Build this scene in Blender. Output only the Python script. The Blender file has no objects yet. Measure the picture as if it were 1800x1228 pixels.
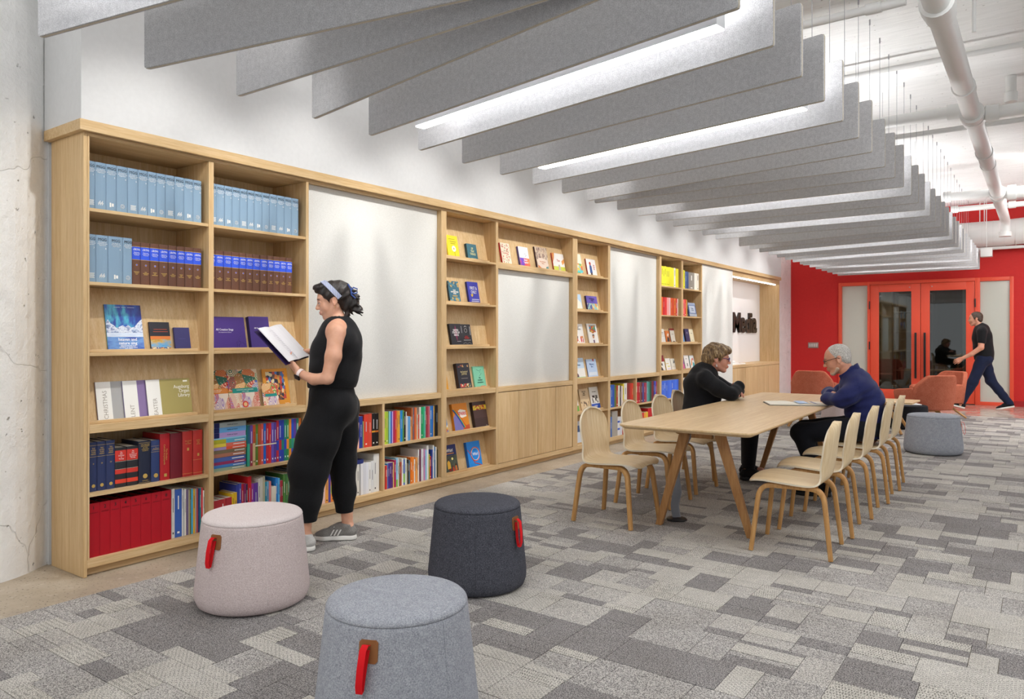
import bpy, bmesh, math, random
import numpy as np
from mathutils import Vector, Matrix, Euler
S = bpy.context.scene
C = S.collection
PI = math.pi
rnd = random.Random(7)
# ------------------------------------------------------------------ camera, world, lamps, exposure
CAMX, CAMH, YAW = 4.147, 1.285, math.radians(35.652)
cam = bpy.data.cameras.new('camera')
cam.sensor_width = 36.0
cam.lens = 1300.0 / 1800.0 * 36.0
cam.shift_y = -(614 - 592) / 1800.0
cam.clip_start = 0.05
co = bpy.data.objects.new('camera', cam)
co.location = (CAMX, 0, CAMH)
co.rotation_euler = (PI / 2, 0, YAW)
C.objects.link(co)
S.camera = co
w = bpy.data.worlds.new('world'); S.world = w; w.use_nodes = True
w.node_tree.nodes['Background'].inputs[0].default_value = (0.93, 0.965, 1.0, 1)
w.node_tree.nodes['Background'].inputs[1].default_value = 0.6
S.view_settings.view_transform = 'Standard'
S.view_settings.look = 'None'
S.view_settings.gamma = 1.0
S.view_settings.use_curve_mapping = False
S.view_settings.exposure = 0.26
S.cycles.use_denoising = True
S.cycles.max_bounces = 8
S.cycles.diffuse_bounces = 5
S.cycles.sample_clamp_indirect = 6
S.cycles.caustics_reflective = False
S.cycles.caustics_refractive = False
def area_lamp(name, loc, aim, sx, sy, energy, col=(1, 1, 1)):
    l = bpy.data.lights.new(name, 'AREA'); l.shape = 'RECTANGLE'; l.size = sx; l.size_y = sy
    l.energy = energy; l.color = col
    o = bpy.data.objects.new(name, l); C.objects.link(o); o.location = loc
    o.rotation_euler = (Vector(aim) - Vector(loc)).to_track_quat('-Z', 'Y').to_euler()
    return o
# unseen area lights added as general fill, right of frame and behind the camera
area_lamp('aisle_fill', (5.6, 4.0, 3.6), (5.2, 4.0, 0), 1.6, 7.0, 130, (.97, .985, 1))
area_lamp('aisle_fill', (5.6, 12.0, 3.6), (5.2, 12.0, 0), 1.6, 7.0, 125, (.97, .985, 1))
area_lamp('lounge_fill', (5.0, 13.2, 3.65), (2.4, 15.6, .9), 2.6, 2.6, 120, (1, .99, .97))  # extra unseen light, added to brighten the far carpet and red wall
area_lamp('entrance_fill', (2.8, -1.4, 3.55), (2.2, 2.2, .6), 3.0, 1.6, 70, (1, .99, .97))  # added fill from behind the camera for the near end
# track spots above the baffles that wash the bookcase
def spot(loc, aim, energy, deg, col=(1, .985, .955)):
    l = bpy.data.lights.new('track_spot', 'SPOT'); l.energy = energy; l.spot_size = math.radians(deg)
    l.spot_blend = .7; l.shadow_soft_size = .05; l.color = col
    o = bpy.data.objects.new('track_spot', l); C.objects.link(o); o.location = loc
    o.rotation_euler = (Vector(aim) - Vector(loc)).to_track_quat('-Z', 'Y').to_euler()
for y in (2.2, 3.3, 4.4, 5.5, 6.6, 7.7, 8.8, 9.9, 11.0, 12.1, 13.3):
    spot((1.45, y, 3.5), (0, y + .02, 1.45), 88, 66)

# ------------------------------------------------------------------ helpers
def lin(c):
    c = c / 255.0
    return c / 12.92 if c <= .04045 else ((c + .055) / 1.055) ** 2.4
def rgb(h):
    if isinstance(h, (tuple, list)): return tuple(h) if len(h) == 4 else (*h, 1)
    h = h.lstrip('#')
    return (lin(int(h[0:2], 16)), lin(int(h[2:4], 16)), lin(int(h[4:6], 16)), 1)
MATS = {}
def newmat(name):
    m = bpy.data.materials.new(name); m.use_nodes = True
    nt = m.node_tree
    return m, nt, nt.nodes['Principled BSDF']
def plain(h, rough=.5, spec=.35, metal=0.0, emit=0.0):
    key = ('plain', h, rough, spec, metal, emit)
    if key in MATS: return MATS[key]
    m, nt, b = newmat('plain_' + str(h).strip('#'))
    b.inputs['Base Color'].default_value = rgb(h)
    b.inputs['Roughness'].default_value = rough
    b.inputs['Specular IOR Level'].default_value = spec
    b.inputs['Metallic'].default_value = metal
    if emit:
        b.inputs['Emission Color'].default_value = rgb(h); b.inputs['Emission Strength'].default_value = emit
    MATS[key] = m
    return m
def N(nt, t, **kw):
    n = nt.nodes.new(t)
    for k, v in kw.items(): setattr(n, k, v)
    return n
def coords(nt, scale=(1, 1, 1), src='Object'):
    tc = N(nt, 'ShaderNodeTexCoord'); mp = N(nt, 'ShaderNodeMapping')
    mp.inputs['Scale'].default_value = scale
    nt.links.new(tc.outputs[src], mp.inputs['Vector'])
    return mp.outputs['Vector']
def noise(nt, vec, scale, detail=3, rough=.5):
    n = N(nt, 'ShaderNodeTexNoise')
    n.inputs['Scale'].default_value = scale; n.inputs['Detail'].default_value = detail
    n.inputs['Roughness'].default_value = rough
    nt.links.new(vec, n.inputs['Vector'])
    return n.outputs['Fac']
def ramp(nt, fac, stops, interp='LINEAR'):
    r = N(nt, 'ShaderNodeValToRGB'); cr = r.color_ramp; cr.interpolation = interp
    while len(cr.elements) < len(stops): cr.elements.new(.5)
    for e, (p, c) in zip(cr.elements, stops): e.position = p; e.color = rgb(c)
    nt.links.new(fac, r.inputs['Fac'])
    return r.outputs['Color']
def mix(nt, a, b, fac, mode='MIX'):
    n = N(nt, 'ShaderNodeMix', data_type='RGBA', blend_type=mode)
    if hasattr(fac, 'links'): nt.links.new(fac, n.inputs['Factor'])
    else: n.inputs['Factor'].default_value = fac
    for s, i in ((a, 6), (b, 7)):
        if hasattr(s, 'links'): nt.links.new(s, n.inputs[i])
        else: n.inputs[i].default_value = rgb(s)
    return n.outputs[2]
def mathn(nt, op, a, b=0.0):
    n = N(nt, 'ShaderNodeMath', operation=op)
    for s, i in ((a, 0), (b, 1)):
        if hasattr(s, 'links'): nt.links.new(s, n.inputs[i])
        else: n.inputs[i].default_value = s
    return n.outputs[0]
def bump(nt, b, h, strength, dist=.01):
    n = N(nt, 'ShaderNodeBump'); n.inputs['Strength'].default_value = strength; n.inputs['Distance'].default_value = dist
    nt.links.new(h, n.inputs['Height']); nt.links.new(n.outputs['Normal'], b.inputs['Normal'])
def oak(name, stretch, dark, light, rough=.42, fine=1.0):
    if name in MATS: return MATS[name]
    m, nt, b = newmat(name)
    v = coords(nt, stretch)
    n1 = noise(nt, v, 5.5 * fine, 7, .62); n2 = noise(nt, v, 1.3 * fine, 2, .5); n3 = noise(nt, v, 26 * fine, 3, .6)
    base = ramp(nt, n1, [(.30, dark), (.68, light)])
    c2 = mix(nt, base, ramp(nt, n2, [(.3, '#cdb48c'), (.7, '#ffffff')]), .22, 'MULTIPLY')
    c3 = mix(nt, c2, ramp(nt, n3, [(.38, '#d2bd99'), (.52, '#ffffff')]), .28, 'MULTIPLY')
    nt.links.new(c3, b.inputs['Base Color'])
    b.inputs['Roughness'].default_value = rough; b.inputs['Specular IOR Level'].default_value = .3
    bump(nt, b, n3, .06, .002)
    MATS[name] = m
    return m
OAK_Z = oak('oak_upright', (9, 9, .32), '#caa878', '#ddc399')
OAK_Y = oak('oak_along', (9, .32, 9), '#caa878', '#ddc399')
OAK_X = oak('oak_across', (.32, 9, 9), '#caa878', '#ddc399')
CHAIR_OAK = oak('chair_veneer', (.5, 13, .5), '#d3b98f', '#e6d3b1', .4)
LEG_OAK = oak('leg_oak', (9, 9, .6), '#b08049', '#cda067', .42)
TABLE_OAK = oak('table_oak', (10, .35, 10), '#cfae80', '#e2c8a0', .36)
TLEG_OAK = oak('table_leg_oak', (10, 10, .5), '#9c6e42', '#b98d5c', .42)
def speckle(name, stops, scale=300, rough=.9, bumpy=.3, broad=None, detail=2):
    if name in MATS: return MATS[name]
    m, nt, b = newmat(name)
    v = coords(nt)
    n = noise(nt, v, scale, detail, .65)
    c = ramp(nt, n, stops)
    if broad:
        c = mix(nt, c, ramp(nt, noise(nt, v, broad[0], 3, .6), [(.32, broad[1]), (.66, '#ffffff')]), broad[2], 'MULTIPLY')
    nt.links.new(c, b.inputs['Base Color'])
    b.inputs['Roughness'].default_value = rough; b.inputs['Specular IOR Level'].default_value = .15
    if bumpy: bump(nt, b, n, bumpy, .003)
    MATS[name] = m
    return m
FELT = speckle('baffle_felt', [(.34, '#a9a9ac'), (.5, '#c6c6c8'), (.66, '#d9d9da')], 210, .95, .12, (40, '#cfcfd2', .45), 4)
FELT_CORE = plain('#c2b8a6', .9, .1)
PINFELT = speckle('pinboard_felt', [(.32, '#d4d3ce'), (.5, '#dddcd7'), (.68, '#e5e4e0')], 170, .95, .15, None, 4)
WHITE = speckle('white_paint', [(.3, '#d5d5d5'), (.7, '#d9d9d9')], 30, .65, 0)
CEILW = None
class MB:
    def __init__(s): s.v = []; s.f = []; s.m = []; s.sm = []
    def add(s, vs, fs, mi=0, smooth=False):
        o = len(s.v); s.v += [tuple(p) for p in vs]
        for f in fs: s.f.append([i + o for i in f]); s.m.append(mi); s.sm.append(smooth)
        return s
    def box(s, x0, y0, z0, x1, y1, z1, mi=0):
        return s.hexa([(x0, y0, z0), (x1, y0, z0), (x1, y1, z0), (x0, y1, z0), (x0, y0, z1), (x1, y0, z1), (x1, y1, z1), (x0, y1, z1)], mi)
    def hexa(s, p, mi=0):
        return s.add(p, [(3, 2, 1, 0), (4, 5, 6, 7), (0, 1, 5, 4), (1, 2, 6, 5), (2, 3, 7, 6), (3, 0, 4, 7)], mi)
    def prism(s, poly, h0, h1, axis='z', mi=0, smooth=False):
        n = len(poly)
        def P(a, b, h):
            return (a, b, h) if axis == 'z' else ((h, a, b) if axis == 'x' else (b, h, a))
        vs = [P(a, b, h0) for a, b in poly] + [P(a, b, h1) for a, b in poly]
        s.add(vs, [list(range(n))[::-1], list(range(n, 2 * n))], mi)
        o = len(s.v) - 2 * n
        for i in range(n):
            j = (i + 1) % n
            s.f.append([o + i, o + j, o + n + j, o + n + i]); s.m.append(mi); s.sm.append(smooth)
        return s
    def sweep(s, path, secs, mi=0, smooth=True, up=(0, 0, 1), cap=True):
        # path: points; secs: per-point list of 2D offsets (a along side, b along up)
        n = len(path); rings = []
        for i in range(n):
            t = (Vector(path[min(i + 1, n - 1)]) - Vector(path[max(i - 1, 0)])).normalized()
            u = Vector(up); side = t.cross(u)
            if side.length < 1e-4: side = t.cross(Vector((0, 1, .01)))
            side.normalize(); u2 = side.cross(t).normalized()
            rings.append([Vector(path[i]) + side * a + u2 * b for a, b in secs[i]])
        k = len(secs[0]); vs = [p for r in rings for p in r]; fs = []
        for i in range(n - 1):
            for j in range(k):
                jj = (j + 1) % k
                fs.append((i * k + j, i * k + jj, (i + 1) * k + jj, (i + 1) * k + j))
        if cap: fs += [tuple(range(k))[::-1], tuple((n - 1) * k + j for j in range(k))]
        return s.add(vs, fs, mi, smooth)
    def tube(s, path, r, k=10, mi=0, cap=True):
        rr = r if isinstance(r, (list, tuple)) else [r] * len(path)
        return s.sweep(path, [[(q * math.cos(2 * PI * j / k), q * math.sin(2 * PI * j / k)) for j in range(k)] for q in rr], mi, True, cap=cap)
    def lathe(s, prof, k=32, mi=0, cx=0, cy=0, sx=1, sy=1):
        vs = []; fs = []; n = len(prof)
        for r, z in prof:
            for j in range(k):
                a = 2 * PI * j / k; vs.append((cx + sx * r * math.cos(a), cy + sy * r * math.sin(a), z))
        for i in range(n - 1):
            for j in range(k):
                jj = (j + 1) % k; fs.append((i * k + j, i * k + jj, (i + 1) * k + jj, (i + 1) * k + j))
        fs += [tuple(range(k))[::-1], tuple((n - 1) * k + j for j in range(k))]
        return s.add(vs, fs, mi, True)
    def mesh(s, name, mats, bevel=0.0, seg=2, sharp=40):
        me = bpy.data.meshes.new(name); me.from_pydata(s.v, [], s.f)
        me.polygons.foreach_set('material_index', s.m); me.polygons.foreach_set('use_smooth', s.sm)
        for m in (mats if isinstance(mats, (list, tuple)) else [mats]): me.materials.append(m)
        if bevel:
            bm = bmesh.new(); bm.from_mesh(me)
            bmesh.ops.recalc_face_normals(bm, faces=bm.faces)
            ed = [e for e in bm.edges if len(e.link_faces) == 2 and e.calc_face_angle(0) > .6]
            bmesh.ops.bevel(bm, geom=ed, offset=bevel, segments=seg, affect='EDGES', profile=.6, clamp_overlap=True)
            for f in bm.faces: f.smooth = True
            bm.to_mesh(me); bm.free()
        if any(s.sm) or bevel: me.set_sharp_from_angle(angle=math.radians(sharp))
        return me
    def build(s, name, mats, parent=None, **kw):
        loc = kw.pop('loc', None); rot = kw.pop('rot', None)
        return obj(name, s.mesh(name, mats, **kw), parent, loc, rot)
def obj(name, data, parent=None, loc=None, rot=None):
    o = bpy.data.objects.new(name, data); C.objects.link(o)
    if parent is not None: o.parent = parent
    if loc is not None: o.location = loc
    if rot is not None: o.rotation_euler = rot
    return o
def tag(o, label, cat, group=None, kind=None):
    if label: o['label'] = label
    if cat: o['category'] = cat
    if group: o['group'] = group
    if kind: o['kind'] = kind
    return o
def thing(name, label, cat, loc=(0, 0, 0), rz=0.0, group=None, kind=None):
    o = obj(name, None, None, loc, (0, 0, rz)); o.empty_display_size = .1
    return tag(o, label, cat, group, kind)
def struct(o, label=None):
    o['kind'] = 'structure'
    if label: o['label'] = label
    return o
def copy_tree(o, parent=None):
    c = o.copy(); C.objects.link(c)
    if parent is not None: c.parent = parent
    for ch in list(o.children): copy_tree(ch, c)
    return c
ORD = ['first', 'second', 'third', 'fourth', 'fifth', 'sixth', 'seventh', 'eighth', 'ninth', 'tenth', 'eleventh', 'twelfth', 'thirteenth',
       'fourteenth', 'fifteenth', 'sixteenth', 'seventeenth', 'eighteenth', 'nineteenth', 'twentieth', 'twenty-first', 'twenty-second',
       'twenty-third', 'twenty-fourth', 'twenty-fifth', 'twenty-sixth', 'twenty-seventh', 'twenty-eighth', 'twenty-ninth', 'thirtieth', 'thirty-first', 'thirty-second', 'thirty-third', 'thirty-fourth', 'thirty-fifth', 'thirty-sixth', 'thirty-seventh', 'thirty-eighth', 'thirty-ninth', 'fortieth']
def frame(origin, xa, ya):
    xa = Vector(xa).normalized(); ya = Vector(ya).normalized(); za = xa.cross(ya)
    m = Matrix.Identity(4)
    for i in range(3): m[i][0] = xa[i]; m[i][1] = ya[i]; m[i][2] = za[i]; m[i][3] = origin[i]
    return m
CURV = {}; TEXTS = []
def text(body, size, parent, origin, xa=(0, 1, 0), ya=(0, 0, 1), mat=None, align='CENTER', bold=0.0, ext=.0002, space=1.0, sx=1.0, name='lettering', line=1.0):
    key = (body, round(size, 5), align, bold, ext, space, line, mat.name)
    cu = CURV.get(key)
    if not cu:
        cu = bpy.data.curves.new('lettering', 'FONT'); cu.body = body; cu.size = size; cu.align_x = align; cu.align_y = 'CENTER'
        cu.offset = bold; cu.extrude = ext; cu.resolution_u = 2; cu.space_character = space; cu.space_line = line
        cu.materials.append(mat); CURV[key] = cu
    o = obj(name, cu, parent); TEXTS.append(o)
    m = frame(origin, xa, ya)
    if sx != 1.0: m = m @ Matrix.Diagonal((sx, 1, 1, 1))
    o.matrix_local = m
    return o
# ------------------------------------------------------------------ the room shell
def concrete():
    m, nt, b = newmat('slab_concrete'); v = coords(nt)
    c = ramp(nt, noise(nt, v, 2.2, 6, .6), [(.3, '#97897a'), (.5, '#ab9d89'), (.7, '#beb3a3')])
    sp = ramp(nt, noise(nt, v, 75, 2, .5), [(.30, '#5c4e3e'), (.38, '#ffffff')])
    c = mix(nt, c, sp, .8, 'MULTIPLY')
    sp2 = ramp(nt, noise(nt, v, 16, 4, .6), [(.60, '#000000'), (.72, '#ffffff')])
    c = mix(nt, c, '#d3cdc2', mathn(nt, 'MULTIPLY', sp2, .45))
    nt.links.new(c, b.inputs['Base Color']); b.inputs['Roughness'].default_value = .5
    return m
def polished():
    m, nt, b = newmat('polished_concrete'); v = coords(nt)
    c = ramp(nt, noise(nt, v, 3, 5, .6), [(.3, '#b3a496'), (.7, '#cbbfb2')])
    nt.links.new(c, b.inputs['Base Color']); b.inputs['Roughness'].default_value = .14; b.inputs['Specular IOR Level'].default_value = .6
    return m
def pitted():
    m, nt, b = newmat('pitted_white_concrete'); v = coords(nt)
    n = noise(nt, v, 7, 7, .65); n2 = noise(nt, v, 30, 4, .6)
    sp = ramp(nt, noise(nt, v, 17, 3, .55), [(.27, '#6e6a64'), (.315, '#ffffff')])
    sp2 = ramp(nt, n2, [(.25, '#8a867f'), (.31, '#ffffff')])
    vo = N(nt, 'ShaderNodeTexVoronoi', feature='DISTANCE_TO_EDGE'); vo.inputs['Scale'].default_value = .9
    ds = N(nt, 'ShaderNodeVectorMath', operation='ADD'); nz = N(nt, 'ShaderNodeTexNoise'); nz.inputs['Scale'].default_value = 5
    nt.links.new(v, nz.inputs['Vector']); sc = N(nt, 'ShaderNodeVectorMath', operation='SCALE'); sc.inputs['Scale'].default_value = .25
    nt.links.new(nz.outputs['Color'], sc.inputs[0]); nt.links.new(v, ds.inputs[0]); nt.links.new(sc.outputs[0], ds.inputs[1]); nt.links.new(ds.outputs[0], vo.inputs['Vector'])
    crack = ramp(nt, vo.outputs['Distance'], [(0, '#a3a19d'), (.004, '#ffffff')])
    c = ramp(nt, n, [(.3, '#e9e9e8'), (.7, '#f5f5f4')])
    for k, f in ((sp, .7), (sp2, .4), (crack, .3)): c = mix(nt, c, k, f, 'MULTIPLY')
    nt.links.new(c, b.inputs['Base Color']); b.inputs['Roughness'].default_value = .75
    h = mathn(nt, 'ADD', mathn(nt, 'ADD', n, mathn(nt, 'MULTIPLY', sp, .5)), mathn(nt, 'ADD', mathn(nt, 'MULTIPLY', n2, .5), mathn(nt, 'MULTIPLY', crack, .3)))
    bump(nt, b, h, .8, .016)
    return m
def board_marked():
    m, nt, b = newmat('board_marked_white_concrete'); v = coords(nt)
    wv = N(nt, 'ShaderNodeTexWave', bands_direction='Y'); wv.inputs['Scale'].default_value = 1.9; wv.inputs['Distortion'].default_value = .6
    nt.links.new(v, wv.inputs['Vector'])
    seam = ramp(nt, wv.outputs['Fac'], [(0, '#000000'), (.03, '#ffffff')])
    n = noise(nt, coords(nt, (1, 6, 1)), 4, 6, .6)
    sp = ramp(nt, noise(nt, v, 22, 3, .6), [(.27, '#9a958c'), (.31, '#ffffff')])
    c = mix(nt, ramp(nt, n, [(.3, '#e6e6e5'), (.7, '#f1f1f0')]), sp, .6, 'MULTIPLY')
    nt.links.new(c, b.inputs['Base Color']); b.inputs['Roughness'].default_value = .7
    bump(nt, b, mathn(nt, 'ADD', mathn(nt, 'MULTIPLY', seam, .5), n), .35, .015)
    return m
SLAB = concrete(); PIT = pitted(); CEIL = board_marked(); POL = polished()
RED = speckle('red_wall_paint', [(.3, '#c02d2c'), (.7, '#c5302e')], 20, .55, 0)
RED2 = plain('#e05238', .42, .4)
REDB = plain('#9c1d20', .5)
END, WALLX, CZ = 16.5, -.41, 3.8
struct(MB().box(-.9, -3, -.2, 9.5, 14.13, 0).build('floor', SLAB))
struct(MB().box(-.9, 14.13, -.2, 9.5, 21.5, 0).build('floor', POL), 'polished concrete floor beyond the carpet edge')
cl = struct(MB().box(-.9, -3, CZ, 9.5, 21.5, CZ + .2).build('ceiling', CEIL))
for i, y in enumerate((1.4, 5.2, 9.0, 12.8)):
    pass
struct(MB().box(-.9, 1.868, 0, WALLX, 14.70, CZ).build('wall_left', WHITE))
struct(MB().box(-.9, 14.70, 0, -.27, END, CZ).build('wall_left', PIT), 'white rough concrete end of the wall beyond the bookcase')
pl = [(-.43, 1.867), (-.385, 1.80), (-.335, 1.73), (-.30, 1.66), (-.272, 1.57), (-.255, 1.4), (-.25, 1.1), (-.25, -3), (-.9, -3), (-.9, 1.867)]
struct(MB().prism(pl[::-1], 0, CZ).build('pillar', PIT), 'white painted rough concrete pillar beside the end of the bookcase')
# white bulkhead above the bookcase
struct(MB().box(WALLX, 1.845, 2.4385, .027, 14.69, CZ).build('bulkhead_wall', WHITE), 'smooth white wall above the wooden cornice')
# red end wall with its glazed door set
FX0, FX1, FZ = .695, 3.716, 2.405
b = MB(); b.box(-.9, END, 0, FX0, END + .16, CZ).box(FX1, END, 0, 9.5, END + .16, CZ).box(FX0, END, FZ, FX1, END + .16, CZ)
struct(b.build('wall_back', RED))
struct(MB().box(-.27, END - .014, 0, FX0 - .002, END - .001, .105).build('baseboard_back', REDB))
struct(MB().box(FX1 + .002, END - .014, 0, 9.5, END - .001, .105).build('baseboard_back', REDB))
b = MB()
Y0, Y1 = END - .03, END + .12
for x0, x1 in ((FX0, .757), (1.245, 1.29), (3.11, 3.19), (3.655, FX1)): b.box(x0, Y0, 0, x1, Y1, FZ)
for x0, x1 in ((.757, 1.245), (3.19, 3.655)): b.box(x0, Y0, 2.335, x1, Y1, FZ).box(x0, Y0, 0, x1, Y1, .065)
b.box(1.29, Y0, 2.345, 3.11, Y1, FZ)
struct(b.build('trim_1', RED2, bevel=.004), 'orange red frame around the glazed doors')
def glassmat(name, tint, fac, rough=.02):
    m = bpy.data.materials.new(name); m.use_nodes = True; nt = m.node_tree
    out = nt.nodes['Material Output']; nt.nodes.remove(nt.nodes['Principled BSDF'])
    tr = N(nt, 'ShaderNodeBsdfTransparent'); tr.inputs[0].default_value = rgb(tint)
    gl = N(nt, 'ShaderNodeBsdfGlossy'); gl.inputs['Roughness'].default_value = rough
    fr = N(nt, 'ShaderNodeFresnel'); fr.inputs[0].default_value = 1.5
    mx = N(nt, 'ShaderNodeMixShader'); ad = mathn(nt, 'ADD', fr.outputs[0], fac)
    nt.links.new(ad, mx.inputs[0]); nt.links.new(tr.outputs[0], mx.inputs[1]); nt.links.new(gl.outputs[0], mx.inputs[2])
    nt.links.new(mx.outputs[0], out.inputs[0])
    return m
GLASS = glassmat('door_glass', '#d8dcd8', .06)
def frosted():
    m, nt, b = newmat('frosted_film')
    b.inputs['Base Color'].default_value = rgb('#c3c7bd'); b.inputs['Roughness'].default_value = .12
    b.inputs['Specular IOR Level'].default_value = .6
    return m
FROST = frosted()
for i, (x0, x1) in enumerate(((.757, 1.245), (3.19, 3.655))):
    o = MB().box(x0 + .001, END + .03, .066, x1 - .001, END + .042, 2.334).build('window_%d' % (i + 1), FROST)
    struct(o, 'frosted glass sidelight ' + ('left' if i == 0 else 'right') + ' of the red double doors')
BLK = plain('#17171a', .35, .4); CHROME = plain('#c9cacc', .25, .5, 1.0)
def door(name, x0, x1, gx0, gx1, hx, pull, lab):
    t = thing(name, lab, None, (x0, END, 0), 0, None, 'structure')
    z0, z1, g0, g1 = .012, 2.341, .24, 2.19
    w = x1 - x0; a, c = gx0 - x0, gx1 - x0
    b = MB(); b.box(0, -.008, z0, a, .04, z1).box(c, -.008, z0, w, .04, z1).box(a, -.008, z0, c, .04, g0).box(a, -.008, g1, c, .04, z1)
    b.build('door_leaf', RED2, t, bevel=.002)
    MB().box(a + .001, .012, g0 + .001, c - .001, .02, g1 - .001).build('glass_pane', GLASS, t)
    p = pull - x0
    h = MB(); h.box(p - .018, -.075, .47, p + .018, -.045, 1.37); h.box(p - .01, -.045, .56, p + .01, -.009, .59).box(p - .01, -.045, 1.25, p + .01, -.009, 1.28)
    h.build('pull_handle', BLK, t, bevel=.003)
    for z in (.35, 1.03, 1.85, ):
        q = hx - x0; MB().tube([(q, -.04, z), (q, -.04, z + .16)], .011, 8).build('hinge', BLK, t)
    k = pull - x0 + (-.11 if pull < 2.2 else .12)
    MB().lathe([(.010, 0), (.010, .006)], 10).build('bolt_cap', CHROME, t, loc=(k, -.009, 2.27), rot=(PI / 2, 0, 0))
door('door_1', 1.294, 2.196, 1.456, 2.038, 1.288, 2.118, 'left leaf of the red glazed double doors')
door('door_2', 2.204, 3.106, 2.358, 2.962, 3.112, 2.276, 'right leaf of the red glazed double doors')
# the dim room behind the doors
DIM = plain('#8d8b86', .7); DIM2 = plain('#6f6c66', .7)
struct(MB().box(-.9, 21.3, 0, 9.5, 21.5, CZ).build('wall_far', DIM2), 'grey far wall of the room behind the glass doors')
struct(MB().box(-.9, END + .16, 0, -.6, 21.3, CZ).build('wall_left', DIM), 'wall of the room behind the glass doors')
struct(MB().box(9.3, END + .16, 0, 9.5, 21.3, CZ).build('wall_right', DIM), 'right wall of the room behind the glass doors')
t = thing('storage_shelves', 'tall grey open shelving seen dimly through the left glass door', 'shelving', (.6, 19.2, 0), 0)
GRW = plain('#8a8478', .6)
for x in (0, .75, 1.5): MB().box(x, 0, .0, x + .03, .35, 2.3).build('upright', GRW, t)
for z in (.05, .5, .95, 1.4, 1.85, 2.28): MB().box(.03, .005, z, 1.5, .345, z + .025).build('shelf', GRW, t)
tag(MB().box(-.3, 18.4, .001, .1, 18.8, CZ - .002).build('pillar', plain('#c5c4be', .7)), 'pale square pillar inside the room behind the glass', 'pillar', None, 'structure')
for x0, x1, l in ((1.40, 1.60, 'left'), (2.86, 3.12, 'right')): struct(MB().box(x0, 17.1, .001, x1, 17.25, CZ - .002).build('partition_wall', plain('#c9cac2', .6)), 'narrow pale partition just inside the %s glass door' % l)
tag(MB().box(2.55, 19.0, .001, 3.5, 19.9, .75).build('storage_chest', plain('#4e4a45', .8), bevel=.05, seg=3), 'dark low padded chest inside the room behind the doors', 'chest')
t = thing('ceiling_lamp', 'small white strip lamp hanging inside the room behind the doors', 'lamp', (2.45, 18.6, 2.55))
MB().box(-.35, -.06, 0, .35, .06, .08).build('housing', plain('#b9b9b9'), t, bevel=.01); MB().box(-.33, -.04, -.012, .33, .04, -.001).build('diffuser', plain('#ffffff', .5, .3, 0, 3.0), t)
for x in (-.3, .3): MB().tube([(x, 0, .08), (x, 0, CZ - 2.55)], .003, 5).build('cable', plain('#b9b9b9'), t)
# light switches on the red wall
t = thing('light_switch_plate', 'four-gang metal light switch plate on the red wall', 'switch plate', (.19, END, 1.11))
MB().box(-.105, -.012, -.06, .105, -.001, .06).build('plate', plain('#a39088', .35, .5, .6), t, bevel=.003)
for i in range(4): MB().box(-.087 + i * .046, -.018, -.035, -.05 + i * .046, -.0125, .035).build('rocker', plain('#c8c4c2', .4), t, bevel=.002)

# ------------------------------------------------------------------ carpet
def carpet_mat(name, a, b_, c, kind):
    m, nt, b = newmat(name); v = coords(nt)
    n = noise(nt, v, 230, 2, .7); n2 = noise(nt, v, 3.5, 2, .5)
    col = ramp(nt, n, [(.39, a), (.5, b_), (.59, c)])
    h = n
    if kind:
        if kind == 1: vv = coords(nt, (95, 48, 1))
        else: vv = coords(nt, (40, 110, 1))
        sx = N(nt, 'ShaderNodeSeparateXYZ'); nt.links.new(vv, sx.inputs[0])
        row = mathn(nt, 'FLOOR', sx.outputs[1]); shift = mathn(nt, 'MULTIPLY', mathn(nt, 'MODULO', row, 2.0), .5)
        fx = mathn(nt, 'FRACT', mathn(nt, 'ADD', sx.outputs[0], shift)); fy = mathn(nt, 'FRACT', sx.outputs[1])
        d = mathn(nt, 'MULTIPLY', mathn(nt, 'GREATER_THAN', fx, .62), mathn(nt, 'GREATER_THAN', fy, .5))
        d = mathn(nt, 'MULTIPLY', d, mathn(nt, 'GREATER_THAN', noise(nt, v, 30, 2), .43))
        col = mix(nt, col, a, mathn(nt, 'MULTIPLY', d, .8))
        h = mathn(nt, 'SUBTRACT', n, mathn(nt, 'MULTIPLY', d, .6))
    col = mix(nt, col, ramp(nt, n2, [(.3, '#d8d5d0'), (.7, '#ffffff')]), .5, 'MULTIPLY')
    nt.links.new(col, b.inputs['Base Color']); b.inputs['Roughness'].default_value = .95; b.inputs['Specular IOR Level'].default_value = .1
    bump(nt, b, h, .5, .006)
    return m
CM = [carpet_mat('carpet_dark', '#565354', '#858181', '#ada9a6', 0), carpet_mat('carpet_mid', '#646161', '#a5a19e', '#cfcbc6', 0),
      carpet_mat('carpet_pale', '#8a8683', '#c6c2ba', '#dfdbd3', 2), carpet_mat('carpet_dotted', '#5e5a58', '#cac6be', '#e3dfd6', 1),
      carpet_mat('carpet_soft', '#7a7675', '#b5b1ac', '#d7d3cc', 0)]
carpet = thing('carpet', 'grey patchwork loop carpet of dark and pale rectangles over the floor', 'carpet', (.31, -2.9, 0))
crnd = random.Random(21)
pieces = []
def fill(x0, x1, y0, y1, prev=-1):
    L, H = x1 - x0, y1 - y0
    if L > .5 or (L > .28 and crnd.random() < .62):
        f = crnd.choice((.33, .4, .5, .6, .67)); xm = x0 + L * f
        fill(x0, xm, y0, y1); fill(xm, x1, y0, y1); return
    if H > .3 or (H > .2 and crnd.random() < .6) or (H > .1 and crnd.random() < .25):
        f = crnd.choice((.25, .33, .5, .67, .75)); ym = y0 + H * f
        fill(x0, x1, y0, ym); fill(x0, x1, ym, y1); return
    pieces.append((x0, x1, y0, y1))
y = 0.0; yend = 14.13 + 2.9
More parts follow.
